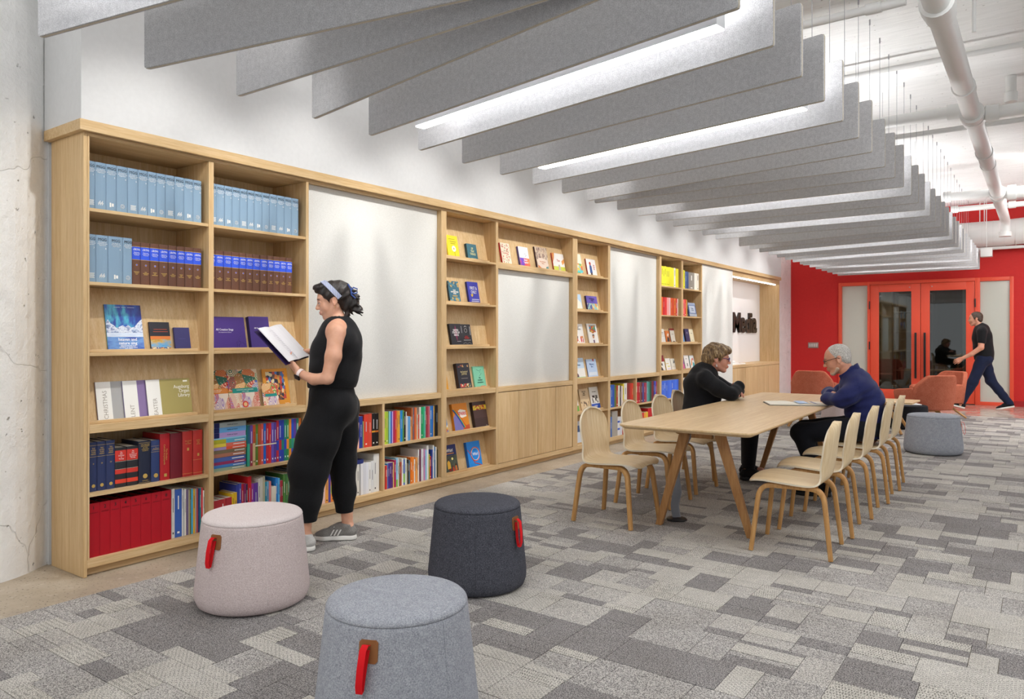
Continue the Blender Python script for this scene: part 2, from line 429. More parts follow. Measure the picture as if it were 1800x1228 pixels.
while y < yend - .05:
    hgt = min(.25, yend - y); x = -crnd.choice((.2, .5, .8))
    while x < 6.6:
        x2 = x + 1.0; fill(max(x, 0), min(x2, 6.6), y, y + hgt) if x2 > 0 else None; x = x2
    y += hgt
def near(p):
    cx, cy = (p[0] + p[1]) / 2 + .31 - CAMX, (p[2] + p[3]) / 2 - 2.9
    dep = -math.sin(YAW) * cx + math.cos(YAW) * cy; lat = math.cos(YAW) * cx + math.sin(YAW) * cy
    ok = dep > 1.9 and abs(lat / dep) < .72
    return (0 if ok else 1, -((p[1] - p[0]) * (p[3] - p[2])) / max(dep, .1) ** 3)
pieces.sort(key=near)
stuff = MB()
for i, (x0, x1, y0, y1) in enumerate(pieces):
    mi = crnd.choices((0, 1, 2, 3, 4), (29, 26, 17, 14, 14))[0]
    z = (.0075, .0068, .0082, .0085, .0072)[mi] + crnd.random() * .0006; g = .0012
    if i < 300: MB().box(x0 + g, y0 + g, 0, x1 - g, y1 - g, z).build('carpet_tile', CM[mi], carpet)
    else: stuff.box(x0 + g, y0 + g, 0, x1 - g, y1 - g, z, mi)
o = stuff.build('carpet_tiles', CM, carpet); o['kind'] = 'stuff'

# ------------------------------------------------------------------ the oak bookcase wall
TOP, LV = 2.361, (1.978, 1.582, 1.20, .813, .444, .092)
T = .0185; DEP = -.38
def board(parent, name, x0, y0, z0, x1, y1, z1, mat, bev=.0012, **kw):
    return MB().box(x0, y0, z0, x1, y1, z1).build(name, mat, parent, bevel=bev, seg=1, **kw)
def slope(parent, y0, y1, z, top):
    # leaning display board with its low stop strip
    x_b, run = -.094, math.tan(math.radians(11.2)); h = top - z - .002
    xt = x_b - run * h
    MB().hexa([(x_b - .012, y0, z + .0005), (x_b, y0, z + .0005), (x_b, y1, z + .0005), (x_b - .012, y1, z + .0005),
               (xt - .012, y0, z + h), (xt, y0, z + h), (xt, y1, z + h), (xt - .012, y1, z + h)]).build('display_board', OAK_Z, parent)
    MB().box(-.05, y0, z + .0003, -.036, y1 - .05, z + .017).build('stop_strip', OAK_Y, parent, bevel=.0015, seg=1)
def unit(name, label, y0, y1, cells, group=None, left=True, right=True, toe=True, end=False):
    """cells: list of (ya, yb, [(z_floor, z_ceiling, kind)]) in world Y; kind: shelf, display, none"""
    t = thing(name, label, 'bookcase', (0, y0, 0), 0, group)
    L = y1 - y0
    if end: board(t, 'end_panel', DEP, 0, .001, 0, .0185, 2.379, OAK_Z)
    s0 = .0187 if end else 0
    board(t, 'top_board', DEP, s0, TOP, -.002, L, 2.379, OAK_Y)
    board(t, 'bottom_board', DEP, s0, .047, -.001, L, .092, OAK_Y)
    if toe: board(t, 'toe_kick', -.058, s0, .001, -.038, L, .0465, OAK_Y)
    board(t, 'back_panel', DEP + .001, s0, .0925, DEP + .012, L, TOP - .0005, OAK_Z)
    return t
def sides(t, y0, ys, z0=.0925, z1=TOP - .0005, x1=0.0):
    for a, b_ in ys: board(t, 'side_panel', DEP + .0125, a - y0, z0, x1, b_ - y0, z1, OAK_Z)
def shelf(t, y0, ya, yb, z, thick=T, xf=-.0015): board(t, 'shelf', DEP + .0125, ya - y0, z - thick, xf, yb - y0, z, OAK_Y)
# bays A and B
tA = unit('bookcase', 'oak bookcase of two wide bays at the near end beside the concrete pillar', 1.869, 3.357, None, end=True)
y0 = 1.869
sides(tA, y0, ((1.8885, 1.9),(2.597, 2.631), (3.333, 3.3565)))
for ya, yb in ((1.9002, 2.5968), (2.6312, 3.3328)):
    for z in LV[:5]: shelf(tA, y0, ya, yb, z, .046 if z == .813 else T)
    for i in (2, 3): slope(tA, ya - y0 + .0005, yb - y0 - .0005, LV[i], LV[i - 1] - T)
# low bays under pinboard C
tC = unit('low_bookcase', 'low oak bookcase of four compartments under the nearest white pinboard', 3.3575, 4.7525, None)
tC2 = tC; y0 = 3.3575
def lowbays(t, y0, ya, ym0, ym1, yb):
    board(t, 'ledge', DEP + .0125, ya - y0, .767, -.0005, yb - y0, .813, OAK_Y)
    board(t, 'divider', DEP + .0125, ym0 - y0, .0925, -.0005, ym1 - y0, .7665, OAK_Z)
    for p, q in ((ya, ym0), (ym1, yb)): shelf(t, y0, p + .0005, q - .0005, .444)
lowbays(tC, y0, 3.3577, 4.065, 4.088, 4.7523)
# display column D
tD = unit('display_bookcase', 'narrow oak display bookcase of six sloped shelves left of the four cupboard doors', 4.753, 5.5605, None)
sides(tD, 4.753, ((4.7532, 4.82), (5.526, 5.5603)))
for z in LV[:5]: shelf(tD, 4.753, 4.8202, 5.5258, z, .046 if z == .813 else T)
for i in range(6): slope(tD, 4.8205 - 4.753, 5.5255 - 4.753, LV[i], TOP if i == 0 else LV[i - 1] - (.046 if LV[i - 1] == .813 else T))
# cabinet E
tE = unit('cupboard_bookcase', 'oak unit with four cupboard doors below a pinboard and one display shelf', 5.561, 6.9155, None)
tE['category'] = 'cabinet'
board(tE, 'shelf', DEP + .0125, .0002, 1.930, -.0008, 1.3543, 1.978, OAK_Y)
slope(tE, .0005, 1.354, 1.978, TOP)
board(tE, 'ledge', DEP + .0125, .0002, .767, -.0005, 1.3543, .813, OAK_Y)
for i in range(4):
    a = .004 + i * 1.3465 / 4
    q = (i * 3.7 + 1.3) % 5; MB().box(-.021, a + q, .0965 + q, -.002, a + 1.3465 / 4 - .006 + q, .7605 + q).build('cupboard_door', OAK_Z, tE, bevel=.0012, seg=1, loc=(0, -q, -q))
# display column F
tF = unit('display_bookcase', 'narrow oak display bookcase of six shelves right of the four cupboard doors', 6.916, 7.7745, None)
sides(tF, 6.916, ((6.9162, 7.016), (7.719, 7.7743)))
for z in LV[:5]: shelf(tF, 6.916, 7.0162, 7.7188, z, .046 if z == .813 else T)
for i in range(6): slope(tF, 7.0165 - 6.916, 7.7185 - 6.916, LV[i], TOP if i == 0 else LV[i - 1] - (.046 if LV[i - 1] == .813 else T))
# low bays under pinboard G
tG = unit('low_bookcase', 'low oak bookcase of four compartments under the pinboard behind the table', 7.775, 9.1595, None)
lowbays(tG, 7.775, 7.7752, 8.452, 8.478, 9.1593)
# columns H and I
tH = unit('bookcase', 'tall oak bookcase of two narrow columns holding the yellow and red spines', 9.16, 10.68, None)
sides(tH, 9.16, ((9.1602, 9.22), (9.893, 9.954), (10.644, 10.6798)))
for ya, yb in ((9.2202, 9.8928), (9.9542, 10.6438)):
    for z in LV[:5]: shelf(tH, 9.16, ya, yb, z, .046 if z == .813 else T)
    for i in (2, 3): slope(tH, ya - 9.16 + .0005, yb - 9.16 - .0005, LV[i], LV[i - 1] - T)
# full height pinboard J and the pinboards in the recesses
def pinboard(label, y0, y1, z0, z1, x0=-.072, x1=-.047):
    b = MB().box(0, 0, 0, x1 - x0, y1 - y0, z1 - z0).build('pinboard', PINFELT, bevel=.004, seg=2, loc=(x0, y0, z0))
    return tag(b, label, 'pinboard', 'white felt pinboards in the bookcase wall')
pinboard('large white felt pinboard behind the standing woman', 3.358, 4.752, .8135, 2.36)
pinboard('white felt pinboard above the four oak cupboard doors', 5.562, 6.9148, .8135, 1.9295)
pinboard('white felt pinboard above the low shelves behind the first chairs', 7.7755, 9.159, .8135, 2.36)
pinboard('full-height white felt panel left of the Media niche', 10.681, 12.018, .05, 2.378, -.35, 0.0)
# media niche
tK = thing('media_niche', 'oak niche with a counter and doors at the far end of the bookcase', 'cabinet', (0, 12.0185, 0))
y0 = 12.0185; L = 14.684 - y0
board(tK, 'end_panel', DEP, L - .034, .001, 0, L, 2.379, OAK_Z)
board(tK, 'top_board', DEP, .0005, 2.30, -.002, L - .0345, 2.379, OAK_Y)
board(tK, 'back_panel', DEP, .0005, .8135, DEP + .01, L - .0345, 2.2995, plain('#e9e7e6', .5))
board(tK, 'counter', DEP, .0005, .767, -.0005, L - .0345, .813, OAK_Y)
board(tK, 'carcass', DEP, .0005, .047, -.022, L - .0345, .7665, OAK_Y)
board(tK, 'toe_kick', -.058, .0005, .001, -.038, L - .0345, .0465, OAK_Y)
for i in range(4):
    a = .003 + i * (L - .038) / 4
    q = (i * 2.9 + .7) % 5; MB().box(-.0215, a + q, .05 + q, -.002, a + (L - .038) / 4 - .006 + q, .7605 + q).build('cupboard_door', OAK_Z, tK, bevel=.0012, seg=1, loc=(0, -q, -q))
MB().box(-.075, .03, 2.285, -.045, L - .10, 2.2995).build('light_strip', plain('#ffffff', .5, .3, 0, 7.0), tK)
# cornice
struct(MB().box(DEP - .02, 1.838, 2.3795, .03, 14.702, 2.438).build('trim_2', OAK_Y, bevel=.0015, seg=1), 'oak cornice along the top of the bookcase wall')
# Media letters
t = thing('wall_sign', 'dark bronze raised letters reading Media on the niche wall', 'sign', (-.3695, 13.05, 1.365))
def letter_mesh(ch, w, h, depth, mat):
    cu = bpy.data.curves.new('letter', 'FONT'); cu.body = ch; cu.size = 1; cu.offset = .028; cu.extrude = .5; cu.resolution_u = 4
    o = bpy.data.objects.new('letter', cu); C.objects.link(o); bpy.context.view_layer.update()
    me = bpy.data.meshes.new_from_object(o.evaluated_get(bpy.context.evaluated_depsgraph_get()))
    bpy.data.objects.remove(o)
    co_ = np.empty(len(me.vertices) * 3, dtype=np.float32); me.vertices.foreach_get('co', co_); co_ = co_.reshape(-1, 3)
    lo, hi = co_.min(0), co_.max(0); q = (co_ - lo) / (hi - lo)
    out = np.stack([q[:, 2] * depth, q[:, 0] * w, q[:, 1] * h], 1).astype(np.float32)
    me.vertices.foreach_set('co', out.ravel()); me.update(); me.materials.clear(); me.materials.append(mat)
    return me
BRZ = plain('#2e2420', .4, .5, .3)
for ch, a, b_, hh in (('M', 13.046, 13.445, .365), ('e', 13.462, 13.715, .285), ('d', 13.728, 14.003, .375), ('i', 14.02, 14.117, .375), ('a', 14.134, 14.39, .285)):
    zz = -.004 if ch in 'eda' else 0
    obj('letter', letter_mesh(ch, b_ - a, hh, .03, BRZ), t, (0, a - 13.05, zz))

# ------------------------------------------------------------------ baffles and linear lamps
ZB, HB = 2.525, .35
XL, XR = CAMX - 3.37, CAMX - .933
WIRE = plain('#9b9ba0', .4, .4, .5)
ks = []
yl = [1.34, 1.785, 2.265, 2.75, 3.185, 3.63, 4.085, 4.54, 4.985, 5.435, 5.87]
yr = [1.785, 2.255, 2.275, 2.31, 2.755, 3.2, 3.655, 4.1, 4.545, 4.99, 5.43]
a = 6.01; n = 0
while a < 9.5: yl.append(a); yr.append(a - .055); a += .4455
a = 10.02
while a < 13.3: yl.append(a); yr.append(a - .45); a += .4455
a = 13.34
for i in range(7): yl.append(a); yr.append(a - .03); a += .443
bp = [(0, .03), (.008, .008), (.03, 0), (1, 0)]
for i, (p, q) in enumerate(zip(yl, yr)):
    Lb = math.hypot(XR - XL, q - p); ang = math.atan2(q - p, XR - XL)
    o = thing('ceiling_baffle', 'grey felt ceiling baffle, %s from the near end of the row' % ORD[i], 'baffle', (XL, p, ZB), ang, 'grey felt baffles hanging in a row')
    r = .011; th = .012
    poly = [(r, 0), (Lb - r, 0), (Lb - .003, .003), (Lb, r), (Lb, HB - r), (Lb - .003, HB - .003), (Lb - r, HB), (r, HB), (.003, HB - .003), (0, HB - r), (0, r), (.003, .003)]
    MB().prism([(z, x) for x, z in poly], 0, th * 2, 'y', 0).build('felt_panel', FELT, o)
    e = .0016
    pc = [(r, -e), (Lb - r, -e), (Lb - .003 + e, .003 - e), (Lb + e, r), (Lb + e, HB - r), (Lb - .003 + e, HB - .003 + e), (Lb - r, HB + e), (r, HB + e), (.003 - e, HB - .003 + e), (-e, HB - r), (-e, r), (.003 - e, .003 - e)]
    MB().prism([(z, x) for x, z in pc], .008, .016, 'y', 0).build('core_edge', FELT_CORE, o)
    for x in (.18, Lb - .18):
        c = MB().tube([(x, .012, HB + .001), (x, .012, CZ - ZB)], .0018, 5).build('hanging_cable', WIRE, o)
        MB().tube([(x, .012, CZ - ZB - .045), (x, .012, CZ - ZB - .001)], .0055, 6).build('ceiling_clip', plain('#a2a2a6', .4, .4, .5), c)
LAMPW = plain('#ffffff', .5, .3, 0, 11.0); LAMPU = plain('#ffffff', .5, .3, 0, 60.0); HOUS = plain('#d5d6d9', .4)
lit = [0, 5, 8, 14, 17, 22, 25, 29, 32]
for j, i in enumerate(lit):
    i = min(i, len(yl) - 1)
    p, q = yl[i] - .225, yr[i] - .225
    if i in (0,): p, q = 1.12, 1.565
    ang = math.atan2(q - p, XR - XL); Lb = math.hypot(XR - XL, q - p)
    o = thing('linear_lamp', 'white linear ceiling lamp between the felt baffles, %s from the near end' % ORD[j], 'lamp', (XL, p, ZB + .042), ang, 'linear lamps between the baffles')
    a, c = .265, Lb - .155
    MB().box(a, -.034, .0065, c, .034, .075).build('housing', HOUS, o, bevel=.004)
    MB().box(a + .004, -.032, .0, c - .004, .032, .006).build('diffuser', LAMPW, o)
    MB().box(a + .02, -.025, .0755, c - .02, .025, .08).build('uplight', LAMPU, o)
    for x in (a + .25, c - .25): MB().tube([(x, 0, .081), (x, 0, CZ - ZB - .042)], .0015, 5).build('hanging_cable', WIRE, o)

# ------------------------------------------------------------------ pipes and duct under the ceiling
PW = plain('#dcdcda', .4, .4)
def ring(parent, name, a, b_, r, k=20):
    return MB().tube([a, b_], r, k).build(name, PW, parent)
t = thing('drain_pipe', 'large white drain pipe running along under the ceiling', 'pipe', (3.63, 0, 3.3))
MB().tube([(0, -1.0, .0), (0, 5.0, 0), (0, 8.5, 0), (-.0, 14.9, -.02)], .075, 20).build('pipe_run', PW, t)
for y, r in ((5.15, .098), (5.27, .088), (7.0, .086), (7.85, .1), (8.02, .094), (9.6, .086), (10.3, .083), (12.3, .1), (12.62, .098), (13.2, .086)):
    ring(t, 'coupling', (0, y - .06, 0), (0, y + .06, 0), r)
MB().tube([(0, 14.9, -.02), (0, 15.08, -.04), (0, 15.15, -.10), (0, 15.17, -.2)], .075, 16).build('elbow', PW, t)
MB().tube([(0, 15.17, -.22), (0, 15.17, -.3)], .095, 16).build('elbow_collar', PW, t)
MB().tube([(.14, 5.9, .05), (.14, 5.9, CZ - 3.3)], .012, 8).build('hanger_rod', PW, t)
MB().lathe([(.05, 0), (.05, .02)], 14).build('hanger_plate', PW, t, loc=(.14, 5.9, CZ - 3.3 - .021))
def crosspipe(lab, y, z, r, x0, x1, rings=(), dy=0.0):
    t = thing('ceiling_pipe', lab, 'pipe', (0, y, z))
    MB().tube([(x0, 0, 0), (x1, dy, 0)], r, 14).build('pipe_run', PW, t)
    for x in rings: ring(t, 'coupling', (x - .05, 0, 0), (x + .05, 0, 0), r * 1.3, 14)
crosspipe('thin white pipe crossing above the large pipe, nearest one', 7.35, 3.68, .024, -.3, 9)
crosspipe('white pipe meeting the large drain pipe from the left over the baffles', 7.92, 3.36, .055, .2, 3.555, (3.48,))
crosspipe('short white branch pipe right of the large drain pipe', 7.92, 3.3, .055, 3.706, 9, (3.78,))
crosspipe('slim white conduit crossing over the middle baffles', 9.9, 3.68, .03, -.3, 9)
crosspipe('white pipe end reaching the drain pipe over the far baffles', 12.45, 3.32, .062, 2.98, 3.54, (3.02,))
crosspipe('thick white branch pipe right of the far drain pipe joint', 12.45, 3.3, .08, 3.716, 9, (3.8,))
crosspipe('white pipe below the ceiling just before the red wall', 14.4, 3.42, .045, 2.9, 9, (2.95, 3.75))
crosspipe('white sprinkler pipe along the near ceiling above the felt baffles', 5.6, 3.55, .03, -.3, 3.4, (3.2,))
t = thing('air_duct', 'fat white spiral air duct in front of the red wall', 'duct', (0, 16.255, 3.19))
MB().tube([(2.8, 0, 0), (3.55, 0, 0), (3.95, 0, .02), (4.3, 0, .05), (9, 0, .08)], [.235, .235, .238, .24, .24], 28).build('duct_run', plain('#e3e3e1', .45), t)
for i in range(9): ring(t, 'seam', (2.9 + i * .17, 0, 0), (2.907 + i * .17, 0, 0), .2375 if i < 4 else .242, 28)
MB().tube([(2.85, 0, -.27), (9, 0, -.27)], .03, 10).build('tray_pipe', PW, t)
for x in (3.2, 3.27): MB().tube([(x, 0, .236), (x, 0, CZ - 3.192)], .008, 6).build('hanger_strap', PW, t)
t = thing('speaker_box', 'small white box hanging from the ceiling before the red wall', 'box', (3.33, 15.75, 2.72))
MB().box(-.09, -.09, 0, .09, .09, .16).build('case', PW, t, bevel=.01); MB().tube([(0, 0, .161), (0, 0, CZ - 2.722)], .006, 6).build('hanger_rod', PW, t)
t = thing('pipe_cap', 'short white capped pipe hanging from the ceiling at right', 'pipe', (3.9, 8.6, 3.55))
MB().lathe([(.05, 0), (.055, .01), (.055, .09), (.045, .10), (.045, CZ - 3.552)], 16).build('cap', PW, t)
# ------------------------------------------------------------------ poufs
def wool(name, stops, scale=240, broad='#c9c9cf'):
    return speckle(name, stops, scale, .95, .25, (34, broad, .35), 3)
W_GREY = wool('pouf_wool_grey', [(.32, '#80838b'), (.5, '#9fa2a9'), (.68, '#b8bac0')])
W_DARK = wool('pouf_wool_dark', [(.32, '#34353c'), (.5, '#4a4b53'), (.68, '#686971')])
W_BLACK = wool('pouf_wool_black', [(.32, '#1d1d20'), (.6, '#2c2c30')])
def knit():
    m, nt, b = newmat('pouf_knit_pink'); v = coords(nt)
    wv = N(nt, 'ShaderNodeTexWave', bands_direction='Z'); wv.inputs['Scale'].default_value = 62; wv.inputs['Distortion'].default_value = 1.2; wv.inputs['Detail'].default_value = 2; wv.inputs['Detail Scale'].default_value = 6
    nt.links.new(v, wv.inputs['Vector'])
    n = noise(nt, v, 240, 2, .6)
    c = mix(nt, ramp(nt, n, [(.35, '#bfaeac'), (.65, '#dccfcd')]), ramp(nt, wv.outputs['Fac'], [(.2, '#e3dcdb'), (.7, '#ffffff')]), .4, 'MULTIPLY')
    nt.links.new(c, b.inputs['Base Color']); b.inputs['Roughness'].default_value = .95; b.inputs['Specular IOR Level'].default_value = .1
    bump(nt, b, mathn(nt, 'ADD', wv.outputs['Fac'], n), .3, .003)
    return m
W_PINK = knit(); W_PINKT = speckle('pouf_knit_pink_top', [(.35, '#cfc1bf'), (.65, '#e2d8d6')], 260, .95, .2)
LEATHER = plain('#8a5a33', .5, .3); STRAP = plain('#d4121c', .7, .2)
def pouf(label, x, y, rt, rb, hgt, body, topm, phi=None):
    t = thing('pouf', label, 'pouf', (x, y, .0095), 0, None)
    k = hgt / .435
    def R(f): return rb + (rt - rb) * f
    prof = [(rb * .6, 0), (rb - .03, .003), (rb - .012, .014), (rb - .002, .04), (rb, .075)] + [(R(f) , .075 + (.395 - .075) * f) for f in (.2, .4, .6, .8, .93, 1)] + [(rt - .003, .4035)]
    MB().lathe([(r, z * k) for r, z in prof], 56).build('body', body, t, sharp=80)
    MB().lathe([(rt - .004, .4038 * k), (rt - .001, .408 * k), (rt - .004, .416 * k), (rt - .012, .424 * k), (rt - .03, .430 * k), (rt - .07, .434 * k), (rt * .4, .4365 * k), (.002, .437 * k)], 56).build('seat_top', topm, t, sharp=80)
    for sa in ((14, 150) if rt == .234 else (37, 190) if rt == .232 else (-2, 170)):
        a = math.atan2(-y, CAMX - x) + math.radians(sa)
        MB().tube([((r + .0002) * math.cos(a), (r + .0002) * math.sin(a), z * k) for r, z in prof[3:]], .0011, 5).build('seam', topm, t)
    if phi is not None:
        a = math.atan2(-y, CAMX - x) + math.radians(phi)
        er = Vector((math.cos(a), math.sin(a), 0)); et = Vector((-math.sin(a), math.cos(a), 0)); ez = Vector((0, 0, 1))
        rz = R(.8); base = er * rz
        sl = (rt - rb) / (.32 * k)
        def P(r, s, z): return er * (r + rz + sl * (z - .075 * k - .8 * .32 * k)) + et * s + ez * z
        z0, z1, hw = .305 * k, .372 * k, .030
        def cyl(s): return -(s * s) / (2 * rz)
        m = MB()
        rr = .007
        outl = [(-hw + rr, z0), (hw - rr, z0), (hw, z0 + rr), (hw, z1 - rr), (hw - rr, z1), (-hw + rr, z1), (-hw, z1 - rr), (-hw, z0 + rr)]
        vs = [P(.0035 + cyl(s), s, z) for s, z in outl] + [P(-.004 + cyl(s), s, z) for s, z in outl]
        n = 8; fs = [tuple(range(n))] + [(i, i + n, (i + 1) % n + n, (i + 1) % n) for i in range(n)]
        m.add(vs, fs).build('leather_patch', LEATHER, t)
        path = [P(.0045, -.003, .358 * k), P(.016, -.004, .362 * k), P(.03, -.006, .35 * k), P(.034, -.010, .30 * k), P(.032, -.013, .25 * k), P(.024, -.014, .228 * k), P(.014, -.014, .232 * k), P(.0095, -.012, .27 * k), P(.008, -.008, .31 * k), P(.0055, -.004, .345 * k)]
        s = MB(); ww, th = .0105, .0014
        rings = []
        for i, p in enumerate(path):
            tg = (path[min(i + 1, 9)] - path[max(i - 1, 0)]).normalized(); nn = tg.cross(et).normalized()
            rings.append([p + et * ww + nn * th, p - et * ww + nn * th, p - et * ww - nn * th, p + et * ww - nn * th])
        vs = [q for r in rings for q in r]; fs = [(i * 4 + j, i * 4 + (j + 1) % 4, i * 4 + 4 + (j + 1) % 4, i * 4 + 4 + j) for i in range(9) for j in range(4)] + [(3, 2, 1, 0), (36, 37, 38, 39)]
        s.add(vs, fs, 0, True).build('pull_strap', STRAP, t, sharp=50)
    return t
pouf('pale pink knitted pouf with a red strap in front of the bookcase', 1.025, 2.19, .234, .266, .435, W_PINK, W_PINKT, -42)
pouf('light grey wool pouf with red strap in the near foreground', 2.42, 1.76, .232, .268, .435, W_GREY, W_GREY, -21)
pouf('dark charcoal wool pouf with a red strap on its right', 1.763, 3.015, .224, .255, .435, W_DARK, W_DARK, 57)
pouf('wide grey pouf standing alone on the carpet behind the table', 3.164, 9.36, .258, .292, .425, W_GREY, W_GREY, 88)
pouf('black pouf between the far armchair and the last chairs', 2.62, 11.66, .24, .26, .33, W_BLACK, W_BLACK)
pouf('small pale pink pouf under the far coffee table end', 1.62, 11.95, .2, .22, .40, W_PINK, W_PINKT)

# ------------------------------------------------------------------ dining chairs
def catmull(P, n):
    out = []
    P = [np.array(p, float) for p in P]
    Q = [2 * P[0] - P[1]] + P + [2 * P[-1] - P[-2]]
    for i in range(1, len(Q) - 2):
        for j in range(n):
            t = j / n
            out.append(.5 * (2 * Q[i] + (Q[i + 1] - Q[i - 1]) * t + (2 * Q[i - 1] - 5 * Q[i] + 4 * Q[i + 1] - Q[i + 2]) * t * t + (3 * Q[i] - Q[i - 1] - 3 * Q[i + 1] + Q[i + 2]) * t ** 3))
    out.append(P[-1])
    return out
PLY = plain('#e3d6bd', .5)
ZM = lambda z: z * .925 if z < .47 else .43475 + (z - .47) * (.776 - .43475) / .306
prof = catmull([(.250, .436, .118, 0), (.240, .446, .165, 0), (.218, .456, .196, 0), (.15, .463, .214, 0), (.05, .457, .221, 0), (-.06, .449, .219, 0), (-.125, .449, .209, .1), (-.172, .463, .197, .35),
                (-.200, .495, .187, .7), (-.213, .545, .183, 1), (-.222, .60, .187, 1), (-.228, .645, .190, 1)], 3)[:-1] + [(-.228 - .18 * (q - .645), q, .190 * max(1e-3, 1 - ((q - .645) / .1315) ** 2.2) ** (1 / 2.2), 1) for q in (.645, .665, .685, .703, .719, .733, .745, .7545, .762, .768, .772, .7748, .7763)]
def chair_shell():
    nt_ = 15; ns = len(prof); top = []; nrm = []
    for i, (x, z, hw, bk) in enumerate(prof):
        z = ZM(z)
        for j in range(nt_):
            t = -1 + 2 * j / (nt_ - 1)
            top.append(Vector((x + .045 * t * t * bk - .006 * (1 - bk) * t * t * (1 if x > .2 else 0), hw * t, z - .010 * t * t * (1 - bk))))
    def nn(i, j):
        a = top[min(i + 1, ns - 1) * nt_ + j] - top[max(i - 1, 0) * nt_ + j]; b = top[i * nt_ + min(j + 1, nt_ - 1)] - top[i * nt_ + max(j - 1, 0)]
        return b.cross(a).normalized()
    bot = []
    for i in range(ns):
        for j in range(nt_):
            n_ = nn(i, j); bot.append(top[i * nt_ + j] + n_ * .011)
    m = MB(); k = ns * nt_
    fs = []; fr = []
    for i in range(ns - 1):
        for j in range(nt_ - 1):
            a, b = i * nt_ + j, i * nt_ + j + 1
            fs.append((a, b, b + nt_, a + nt_)); fs.append((k + a, k + a + nt_, k + b + nt_, k + b))
    m.add(top + bot, fs, 0, True)
    def rim(a, b): m.f.append([a, k + a, k + b, b]); m.m.append(1); m.sm.append(True)
    for i in range(ns - 1):
        rim(i * nt_, (i + 1) * nt_); rim((i + 1) * nt_ + nt_ - 1, i * nt_ + nt_ - 1)
    for j in range(nt_ - 1):
        rim(j + 1, j); rim((ns - 1) * nt_ + j, (ns - 1) * nt_ + j + 1)
    return m
def chair_leg(sx, sy):
    p = catmull([(.222, .212, .0005), (.205, .200, .16), (.188, .187, .32), (.178, .180, .375), (.152, .174, .412), (.11, .170, .4245), (.05, .168, .4255), (.0005, .168, .4255)], 4)
    p = [(q[0], q[1], q[2] * .925 if q[2] > .01 else q[2]) for q in p]
    n = len(p); secs = []
    for i in range(n):
        f = i / (n - 1); th = .0115 + .002 * min(1, f * 2); wd = .0155 + .006 * min(1, f * 1.6); c = .003
        secs.append([(-th, -wd + c), (-th + c, -wd), (th - c, -wd), (th, -wd + c), (th, wd - c), (th - c, wd), (-th + c, wd), (-th, wd - c)])
    return MB().sweep([(sx * q[0], sy * q[1], q[2]) for q in p], secs, 0, True, up=(0, 1, 0))
CHG = 'pale oak dining chairs around the long table'
def make_chair(label):
    t = thing('dining_chair', label, 'chair', (0, 0, 0), 0, CHG)
    sm = chair_shell().mesh('seat_shell', [CHAIR_OAK, PLY], sharp=50)
    bmh = bmesh.new(); bmh.from_mesh(sm); bmesh.ops.recalc_face_normals(bmh, faces=bmh.faces); bmh.to_mesh(sm); bmh.free(); sm.set_sharp_from_angle(angle=math.radians(50))
    obj('seat_shell', sm, t)
    for sx in (1, -1):
        for sy in (1, -1):
            me = chair_leg(sx, sy).mesh('leg', LEG_OAK, sharp=50)
            bmh = bmesh.new(); bmh.from_mesh(me); bmesh.ops.recalc_face_normals(bmh, faces=bmh.faces); bmh.to_mesh(me); bmh.free()
            me.set_sharp_from_angle(angle=math.radians(50)); obj('leg', me, t)
    return t
proto = None
def place_chair(x, y, rz, label):
    global proto
    if proto is None: proto = o = make_chair(label)
    else: o = copy_tree(proto); o['label'] = label
    o.location = (x, y, .0115); o.rotation_euler = (0, 0, rz)
    return o
place_chair(1.725, 4.63, math.radians(-1), 'empty oak chair on the bookcase side, closest to the near table end')
place_chair(1.69, 5.31, math.radians(2), 'empty oak chair on the bookcase side, second from the near table end')
place_chair(1.66, 5.94, math.radians(-2), 'empty oak chair on the bookcase side, just before the seated woman')
place_chair(1.56, 6.56, math.radians(2), 'oak chair the woman in black sits on')
place_chair(2.935, 4.66, PI + math.radians(4), 'empty oak chair on the aisle side, nearest the camera')
place_chair(2.93, 5.25, PI + math.radians(5), 'empty oak chair on the aisle side, second from the near table end')
place_chair(2.94, 5.87, PI + math.radians(4), 'empty oak chair on the aisle side, just before the seated man')
place_chair(2.95, 6.46, PI + math.radians(5), 'oak chair the man in the navy shirt sits on')
place_chair(2.95, 7.05, PI + math.radians(4), 'empty oak chair on the aisle side, beyond the seated man')

# ------------------------------------------------------------------ long table
TZ = .722; TANG = math.radians(1.4)
t = thing('dining_table', 'long pale oak table with rounded corners and splayed legs', 'table', (2.345, 4.285, .0095), TANG)
hz = TZ - .0095; hw, L = .438, 3.36; r = .07
def rrect(hw, L, r, ins=0, n=6):
    pts = []
    for cx, cy, a0 in ((hw - r, r, -90), (hw - r, L - r, 0), (-hw + r, L - r, 90), (-hw + r, r, 180)):
        for i in range(n + 1):
            a = math.radians(a0 + 90 * i / n); pts.append((cx + (r - ins) * math.cos(a), cy + (r - ins) * math.sin(a)))
    return pts
m = MB(); n = 28
rings = [(rrect(hw, L, r, .03), hz - .028), (rrect(hw, L, r, .002), hz - .012), (rrect(hw, L, r), hz - .009), (rrect(hw, L, r), hz - .002), (rrect(hw, L, r, .002), hz)]
vs = [(x, y, z) for pts, z in rings for x, y in pts]
fs = [(i * n + j, i * n + (j + 1) % n, (i + 1) * n + (j + 1) % n, (i + 1) * n + j) for i in range(4) for j in range(n)] + [tuple(range(n))[::-1], tuple(4 * n + j for j in range(n))]
m.add(vs, fs); m.build('table_top', TABLE_OAK, t)
